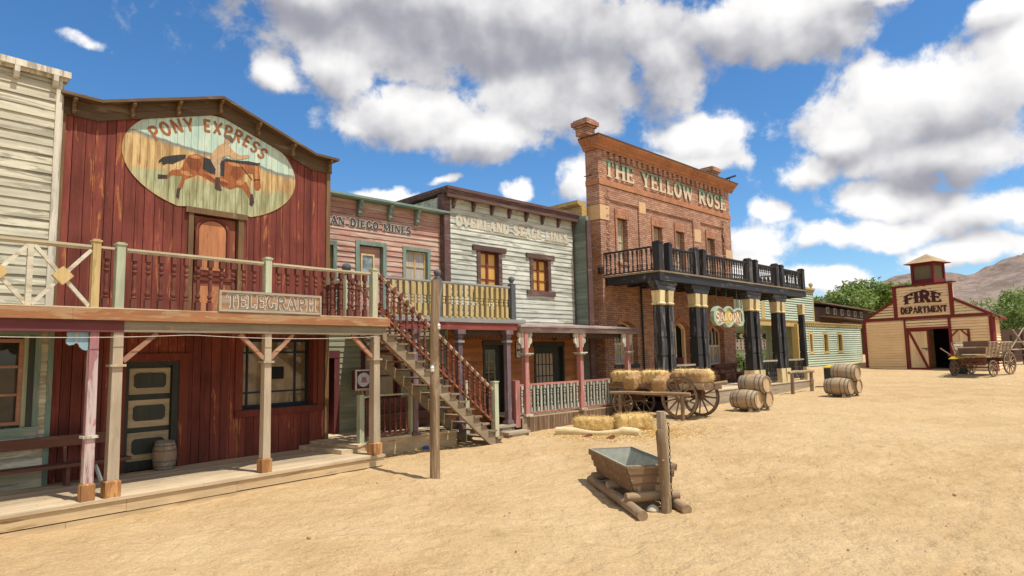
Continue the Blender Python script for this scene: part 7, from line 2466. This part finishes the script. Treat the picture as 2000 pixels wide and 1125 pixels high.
# ================================================================== trees and bushes
LEAF_D = leaf_mat('dark_leaf', (.055, .11, .014), (.26, .33, .055), .4)
LEAF_L = leaf_mat('pale_leaf', (.11, .18, .035), (.33, .41, .11), .4)
LEAF_B = leaf_mat('bush_leaf', (.11, .19, .03), (.22, .30, .06))
BARK = plain('bark', (.12, .085, .06), .95, 0, .3, .6, 8)


def tree(label, x, y, H, Rc, zc0, mat, seed, group, n=5200, leaf=.3, name='tree', trunk=True, weep=0.0):
    rr = random.Random(seed)
    ft = Frame(90, (x, y, 0))
    g = gz(x, y)
    t = thing(name, label, 'tree' if trunk else 'bush', ft, 0, 0, g, group)
    lobes = []
    for k in range(int(9 + Rc * 3)):
        a = rr.uniform(0, 2 * math.pi)
        q = math.sqrt(rr.random()) * Rc * .78
        hh = g + zc0 + (H - zc0) * (.12 + .80 * rr.random() ** .8 * (1 - .35 * (q / Rc) ** 2))
        lobes.append((q * math.cos(a), q * math.sin(a), hh, rr.uniform(.26, .44) * Rc))
    if trunk:
        m2 = MB()
        m2.tube([(0, 0, g - .2), (.08, .05, g + zc0 * .6), (.1, -.05, g + zc0 + (H - zc0) * .45)], [.045 * H * .55, .04 * H * .5, .018 * H * .5], 8)
        for (a, b, c, r) in lobes[:8]:
            z0 = g + zc0 * rr.uniform(.6, 1.0)
            m2.tube([(.07, 0, z0), (a * .5, b * .5, (z0 + c) / 2 + .2), (a, b, c)], [.05, .035, .015], 5)
        m2.build('trunk', BARK, t, smooth=True)
    m2 = MB()
    V, F = m2.v, m2.f
    for k in range(n):
        a, b, c, r = lobes[rr.randrange(len(lobes))]
        d = Vector((rr.gauss(0, 1), rr.gauss(0, 1), rr.gauss(0, 1))).normalized()
        q = r * (.55 + .5 * rr.random()) * (1 + .25 * math.sin(7 * d.x + 5 * d.y + seed) * math.sin(6 * d.z))
        p = Vector((a, b, c)) + Vector((d.x * q, d.y * q, d.z * q * .8))
        if p.z < g + zc0 * .55:
            continue
        p.z -= weep * rr.random()
        nrm = (d + Vector((rr.gauss(0, .5), rr.gauss(0, .5), rr.gauss(0, .5) + .4))).normalized()
        s = leaf * rr.uniform(.5, 1.2)
        ax = nrm.cross(Vector((rr.gauss(0, 1), rr.gauss(0, 1), rr.gauss(0, 1)))).normalized()
        bx = nrm.cross(ax)
        i0 = len(V)
        V += [tuple(p - ax * s), tuple(p + bx * s * .38), tuple(p + ax * s), tuple(p - bx * s * .38)]
        F.append((i0, i0 + 1, i0 + 2, i0 + 3))
    m2.build('crown', mat, t)
    return t


GT = 'trees behind the mint building'
tree('dense dark green tree right behind the mint building corner', 41.6, 84.5, 8.0, 5.1, 2.6, LEAF_D, 1, GT, 10400, 0.34)
tree('dense dark green tree with a pointed top, second from the mint building', 47.5, 87.1, 10.1, 5.3, 2.9, LEAF_D, 2, GT, 11700, 0.34)
tree('dense dark green tree in the middle between the mint building and the fire house', 53.5, 88.4, 9.2, 5.5, 2.6, LEAF_D, 3, GT, 10400, 0.34)
tree('dense dark green tree behind the left roof slope of the fire house', 59.4, 89.8, 6.9, 5.0, 2.6, LEAF_D, 4, GT, 10400, 0.34)
GT2 = 'trees at the right edge'
tree('pale feathery tree behind the right roof slope of the fire house', 45.5, 58, 6.2, 3.4, 2.0, LEAF_L, 5, GT2, 9000, .2, weep=.8)
tree('pale feathery tree shading the corral at the right edge', 43.5, 50, 6.2, 3.6, 2.6, LEAF_L, 6, GT2, 10000, .19, weep=.8)
tree('pale feathery tree cut by the right edge of the photo', 48.5, 51, 6.0, 3.4, 2.4, LEAF_L, 7, GT2, 8000, .19, weep=.8)
tree('bright green bush behind the saloon porch', *FB.w(27.6, -4.2)[:2], 1.75, 1.1, .1, LEAF_B, 8, None, 2600, .10, 'bush', False)

# ================================================================== ground
def grid_axis(fine0, fine1, step, lo, hi, grow=1.16):
    xs = list(np.arange(fine0, fine1 + step * .5, step))
    s = step
    while xs[-1] < hi:
        s *= grow
        xs.append(xs[-1] + s)
    s = step
    while xs[0] > lo:
        s *= grow
        xs.insert(0, xs[0] - s)
    return np.array(xs)


def vnoise(x, y, seed):
    """smooth value noise"""
    xi, yi = np.floor(x).astype(int), np.floor(y).astype(int)
    fx, fy = x - xi, y - yi
    fx = fx * fx * (3 - 2 * fx)
    fy = fy * fy * (3 - 2 * fy)
    def h(a, b):
        n = (a * 374761393 + b * 668265263 + seed * 974711) & 0x7fffffff
        n = ((n ^ (n >> 13)) * 1274126177) & 0x7fffffff
        return ((n ^ (n >> 16)) & 0xffff) / 65535.0
    return (h(xi, yi) * (1 - fx) + h(xi + 1, yi) * fx) * (1 - fy) + (h(xi, yi + 1) * (1 - fx) + h(xi + 1, yi + 1) * fx) * fy


xs = grid_axis(-6.0, 10.0, .055, -300, 700)
ys = grid_axis(7.0, 21.0, .055, -120, 700)
X, Y = np.meshgrid(xs, ys)
Z = ground_z(X, Y)
D = np.hypot(X, Y)
amp = np.clip(1.2 - D / 60, .15, 1)
Z = Z + amp * (.03 * (vnoise(X * .9, Y * .9, 1) - .5) + .025 * (vnoise(X * 2.7, Y * 2.7, 2) - .5) + .034 * (vnoise(X * 4.7, Y * 4.7, 3) - .5) + np.where(D < 24, .026, 0) * (vnoise(X * 8.3, Y * 8.3, 5) - .5))
# faint wheel ruts across the square
for rx0, ry0, rx1, ry1, bend in ((2.5, 4.0, 23.0, 35.0, 2.2), (5.5, 5.0, 21.5, 33.5, -1.2), (-3.0, 8.5, 14.0, 26.0, 2.6)):
    dx, dy = rx1 - rx0, ry1 - ry0
    Lr = math.hypot(dx, dy)
    s_ = ((X - rx0) * dx + (Y - ry0) * dy) / Lr
    t_ = ((X - rx0) * dy - (Y - ry0) * dx) / Lr - bend * np.sin(np.clip(s_ / Lr, 0, 1) * math.pi) + .25 * (vnoise(s_ * .35, s_ * 0 + 3, 9) - .5)
    on = np.clip(np.minimum(s_, Lr - s_) / 2, 0, 1) * (.35 + .9 * vnoise(s_ * .5, t_ * 0 + rx0, 12))
    for o_ in (-.72, .72):
        q_ = (t_ - o_) / .09
        Z = Z + on * (-.009 * np.exp(-q_ ** 2) + .004 * np.exp(-((np.abs(q_) - 2.1) / .9) ** 2))
nx, ny = len(xs), len(ys)
co = np.stack([X, Y, Z], -1).reshape(-1, 3)
I = np.arange(nx * ny).reshape(ny, nx)
quads = np.stack([I[:-1, :-1], I[:-1, 1:], I[1:, 1:], I[1:, :-1]], -1).reshape(-1, 4)
me = bpy.data.meshes.new('ground')
me.vertices.add(len(co))
me.vertices.foreach_set('co', co.ravel())
me.loops.add(quads.size)
me.loops.foreach_set('vertex_index', quads.ravel())
me.polygons.add(len(quads))
me.polygons.foreach_set('loop_start', np.arange(0, quads.size, 4))
me.polygons.foreach_set('loop_total', np.full(len(quads), 4))
me.update(calc_edges=True)
me.polygons.foreach_set('use_smooth', [True] * len(quads))
o = structure(link_mesh('ground', me, sand()))
o['label'] = 'bright sandy square sloping gently up to the right'

# pebbles and clods in the sand
m2 = MB()
rr = random.Random(77)
for k in range(420):
    y = 6.8 + 22 * rr.random() ** 1.6
    x = rr.uniform(-.55, .85) * y
    wu, wv = (x - FA.o[0]) * FA.u[0] + (y - FA.o[1]) * FA.u[1], (x - FA.o[0]) * FA.n[0] + (y - FA.o[1]) * FA.n[1]
    if wv < .4 or (wu > 3.0 and wv < 1.2) or (abs(x - 2.1) < 1.0 and 9.8 < y < 13.6):
        continue
    r = rr.uniform(.006, .02) * (1 + (rr.random() > .94) * 1.2)
    z = gz(x, y)
    m2.lathe((y, x, z + rr.uniform(-.012, .012)), [(r * .6, -r * .5), (r, 0), (r * .75, r * .5), (r * .2, r * .75)], 5)
o = solo('pebbles', m2, plain('pebble', (.36, .24, .13), .9, 0, .4, .3, 3), 'small stones and clods scattered over the sand', 'pebbles', FW, 14, 4, gz(4, 14))
o['kind'] = 'stuff'

# ================================================================== mountains
mx = np.linspace(300, 3600, 240)
my = np.linspace(1200, 3000, 130)
X, Y = np.meshgrid(mx, my)
az = X / Y
# ridge height as seen from the square: rises to the right
ridge = np.interp(az, [.35, .52, .565, .60, .64, .68, .72, .76, .80, .9, 1.2, 1.8, 3], [0, 110, 204, 234, 244, 252, 260, 288, 312, 355, 415, 445, 455])
prof = np.clip(1 - np.abs(Y - 2000) / 780, 0, 1)
Zm = ridge * np.power(prof, .8) * Y / 2000
fb = np.zeros_like(X)
a, s = 1.0, 320.0
for k in range(6):
    fb += a * (1 - np.abs(2 * vnoise(X / s + 31 * k, Y / s + 17 * k, 40 + k) - 1))
    a *= .5
    s *= .5
Zm = Zm * (.74 + .20 * fb) - 5 + np.clip(az - .5, 0, .1) * 10
co = np.stack([X, Y, Zm], -1).reshape(-1, 3)
nx, ny = len(mx), len(my)
I = np.arange(nx * ny).reshape(ny, nx)
quads = np.stack([I[:-1, :-1], I[:-1, 1:], I[1:, 1:], I[1:, :-1]], -1).reshape(-1, 4)
me = bpy.data.meshes.new('mountains')
me.from_pydata(co.tolist(), [], quads.tolist())
me.polygons.foreach_set('use_smooth', [True] * len(quads))
o = structure(link_mesh('mountains', me, rock_mat()))

# ================================================================== sky, sun, camera
SUN_AZ = (.872, -.489)          # horizontal direction towards the sun
EL = R(66)
world = bpy.data.worlds.new('World')
scene.world = world
world.use_nodes = True
nt = world.node_tree
world.cycles.sampling_method = 'MANUAL'
world.cycles.sample_map_resolution = 256
g = G(nt)
bg = nt.nodes['Background']
sky = g.n('ShaderNodeTexSky')
sky.sky_type = 'NISHITA'
sky.sun_disc = False
sky.sun_elevation = EL
sky.sun_rotation = math.atan2(SUN_AZ[0], SUN_AZ[1])
sky.air_density = 1.0
sky.dust_density = .25
sky.ozone_density = 3.0
SKY_STRENGTH = .13
dirv = g.n('ShaderNodeTexCoord').outputs['Generated']

# node group: cloud field at a direction
ng = bpy.data.node_groups.new('cloud_field', 'ShaderNodeTree')
ng.interface.new_socket('Vector', in_out='INPUT', socket_type='NodeSocketVector')
ng.interface.new_socket('Field', in_out='OUTPUT', socket_type='NodeSocketFloat')
ng.interface.new_socket('Grey', in_out='OUTPUT', socket_type='NodeSocketFloat')
ng.interface.new_socket('Soft', in_out='OUTPUT', socket_type='NodeSocketFloat')
gg = G(ng)
gi = ng.nodes.new('NodeGroupInput')
go = ng.nodes.new('NodeGroupOutput')
vec = gi.outputs[0]
wn = gg.n('ShaderNodeTexNoise', Vector=vec, Scale=6.0, Detail=4.0, Roughness=.6).outputs['Color']
warp = gg.vmath('ADD', vec, gg.scale(gg.vmath('SUBTRACT', wn, (.5, .5, .5)), (.10, .10, .08)))
tot, grey, top = None, None, None
# unseen bright clouds added overhead and behind the camera to lift the shadows
for (dx_, dy_, dz_, rr_) in ((0, -.25, 1, .42), (.8, -.6, .6, .38), (-.7, -.7, .55, .4), (.1, -1, .45, .4), (1, .15, .55, .2), (-1, -.1, .55, .26), (.6, -.9, .25, .3), (-.4, -1, .2, .3)):
    e_ = Vector((dx_, dy_, dz_)).normalized()
    t1 = e_.cross(Vector((0, 0, 1))).normalized()
    t2 = t1.cross(e_)
    CLOUDS.append((*e_, *(t1 / rr_), *(t2 / rr_), 1.0, .02))
for (ex, ey, ez, ax, ay, az_, bx, by, bz, w, gr) in CLOUDS:
    d = gg.vmath('SUBTRACT', warp, (ex, ey, ez))
    a = gg.vmath('DOT_PRODUCT', d, (ax, ay, az_))
    b = gg.vmath('DOT_PRODUCT', d, (bx, by, bz))
    r2 = gg.math('ADD', gg.math('MULTIPLY', a, a), gg.math('MULTIPLY', b, b))
    f = gg.math('MULTIPLY', gg.math('POWER', 2.718, gg.math('MULTIPLY', r2, -.7)), w)
    # cloud tops bright, undersides grey
    gq = gg.math('MULTIPLY', f, gg.math('ADD', gg.math('MULTIPLY', b, -.25), gr))
    tot = f if tot is None else gg.math('ADD', tot, f)
    top = f if top is None else gg.math('SMOOTH_MAX', top, f, .12)
    grey = gq if grey is None else gg.math('ADD', grey, gq)
n1 = gg.noise(vec, 13.0, 10, .62, .15)
cap = gg.math('MINIMUM', top, 1.1)
fld = gg.math('ADD', cap, gg.math('MULTIPLY', gg.math('SUBTRACT', n1, .5), 1.35))
ng.links.new(fld, go.inputs[0])
ns = gg.noise(vec, 8.0, 4, .5, .1)
ng.links.new(gg.math('ADD', cap, gg.math('MULTIPLY', gg.math('SUBTRACT', ns, .5), 1.35)), go.inputs[2])
ng.links.new(gg.math('DIVIDE', grey, gg.math('ADD', tot, .12)), go.inputs[1])


def field(v):
    nd = nt.nodes.new('ShaderNodeGroup')
    nd.node_tree = ng
    g.set(nd.inputs[0], v)
    return nd.outputs


f0 = field(dirv)
f1 = field(g.vmath('ADD', dirv, (.016, -.006, .026)))
alpha = g.ramp(f0[0], .45, .75)
shade = g.math('ADD', g.math('MULTIPLY', g.math('SUBTRACT', f1[2], f0[2]), 1.0), g.math('MULTIPLY', g.math('SUBTRACT', f0[2], f0[0]), .10))            # denser towards the sun -> shaded
lit = g.math('SUBTRACT', .90, g.math('MULTIPLY', shade, 1.1))
lit = g.math('SUBTRACT', lit, g.math('MULTIPLY', f0[1], .78))
lit = g.math('MINIMUM', g.math('MAXIMUM', lit, 0.0), 1.0)
cc = g.mix(g.ramp(lit, .0, 1.05), (.33, .335, .39), (1.0, .985, .97))
skyc = g.n('ShaderNodeHueSaturation', Color=sky.outputs[0], Hue=.497, Saturation=1.2, Value=.98).outputs[0]
skyl = g.mix(1.0, skyc, (SKY_STRENGTH * .86, SKY_STRENGTH, SKY_STRENGTH * 1.12), 'MULTIPLY')
final = g.mix(alpha, skyl, cc)
g.set(bg.inputs['Color'], final)
bg.inputs['Strength'].default_value = 1.0

sl = bpy.data.lights.new('sun', 'SUN')
sl.energy = 4.7
sl.angle = R(.53)
sl.color = (1.0, .955, .88)
so = bpy.data.objects.new('sun', sl)
COL.objects.link(so)
dv = Vector((SUN_AZ[0] * math.cos(EL), SUN_AZ[1] * math.cos(EL), math.sin(EL)))
so.rotation_euler = dv.to_track_quat('Z', 'Y').to_euler()
so.location = dv * 60

cam = bpy.data.cameras.new('camera')
cam.sensor_width = 36
cam.lens = 1259.0 / 2000 * 36
cam.clip_start = .1
cam.clip_end = 8000
co_ = bpy.data.objects.new('camera', cam)
COL.objects.link(co_)
P_, R_ = R(5.875), R(-1.187)
fwd = Vector((0, math.cos(P_), math.sin(P_)))
up0 = Vector((0, -math.sin(P_), math.cos(P_)))
rt0 = Vector((1, 0, 0))
rt = rt0 * math.cos(R_) + up0 * math.sin(R_)
up = up0 * math.cos(R_) - rt0 * math.sin(R_)
M = Matrix((rt, up, -fwd)).transposed().to_4x4()
M.translation = Vector((0, 0, 2.2))
co_.matrix_world = M
scene.camera = co_

scene.view_settings.view_transform = 'Standard'
scene.view_settings.look = 'None'
scene.view_settings.exposure = .09
scene.view_settings.gamma = 1.0
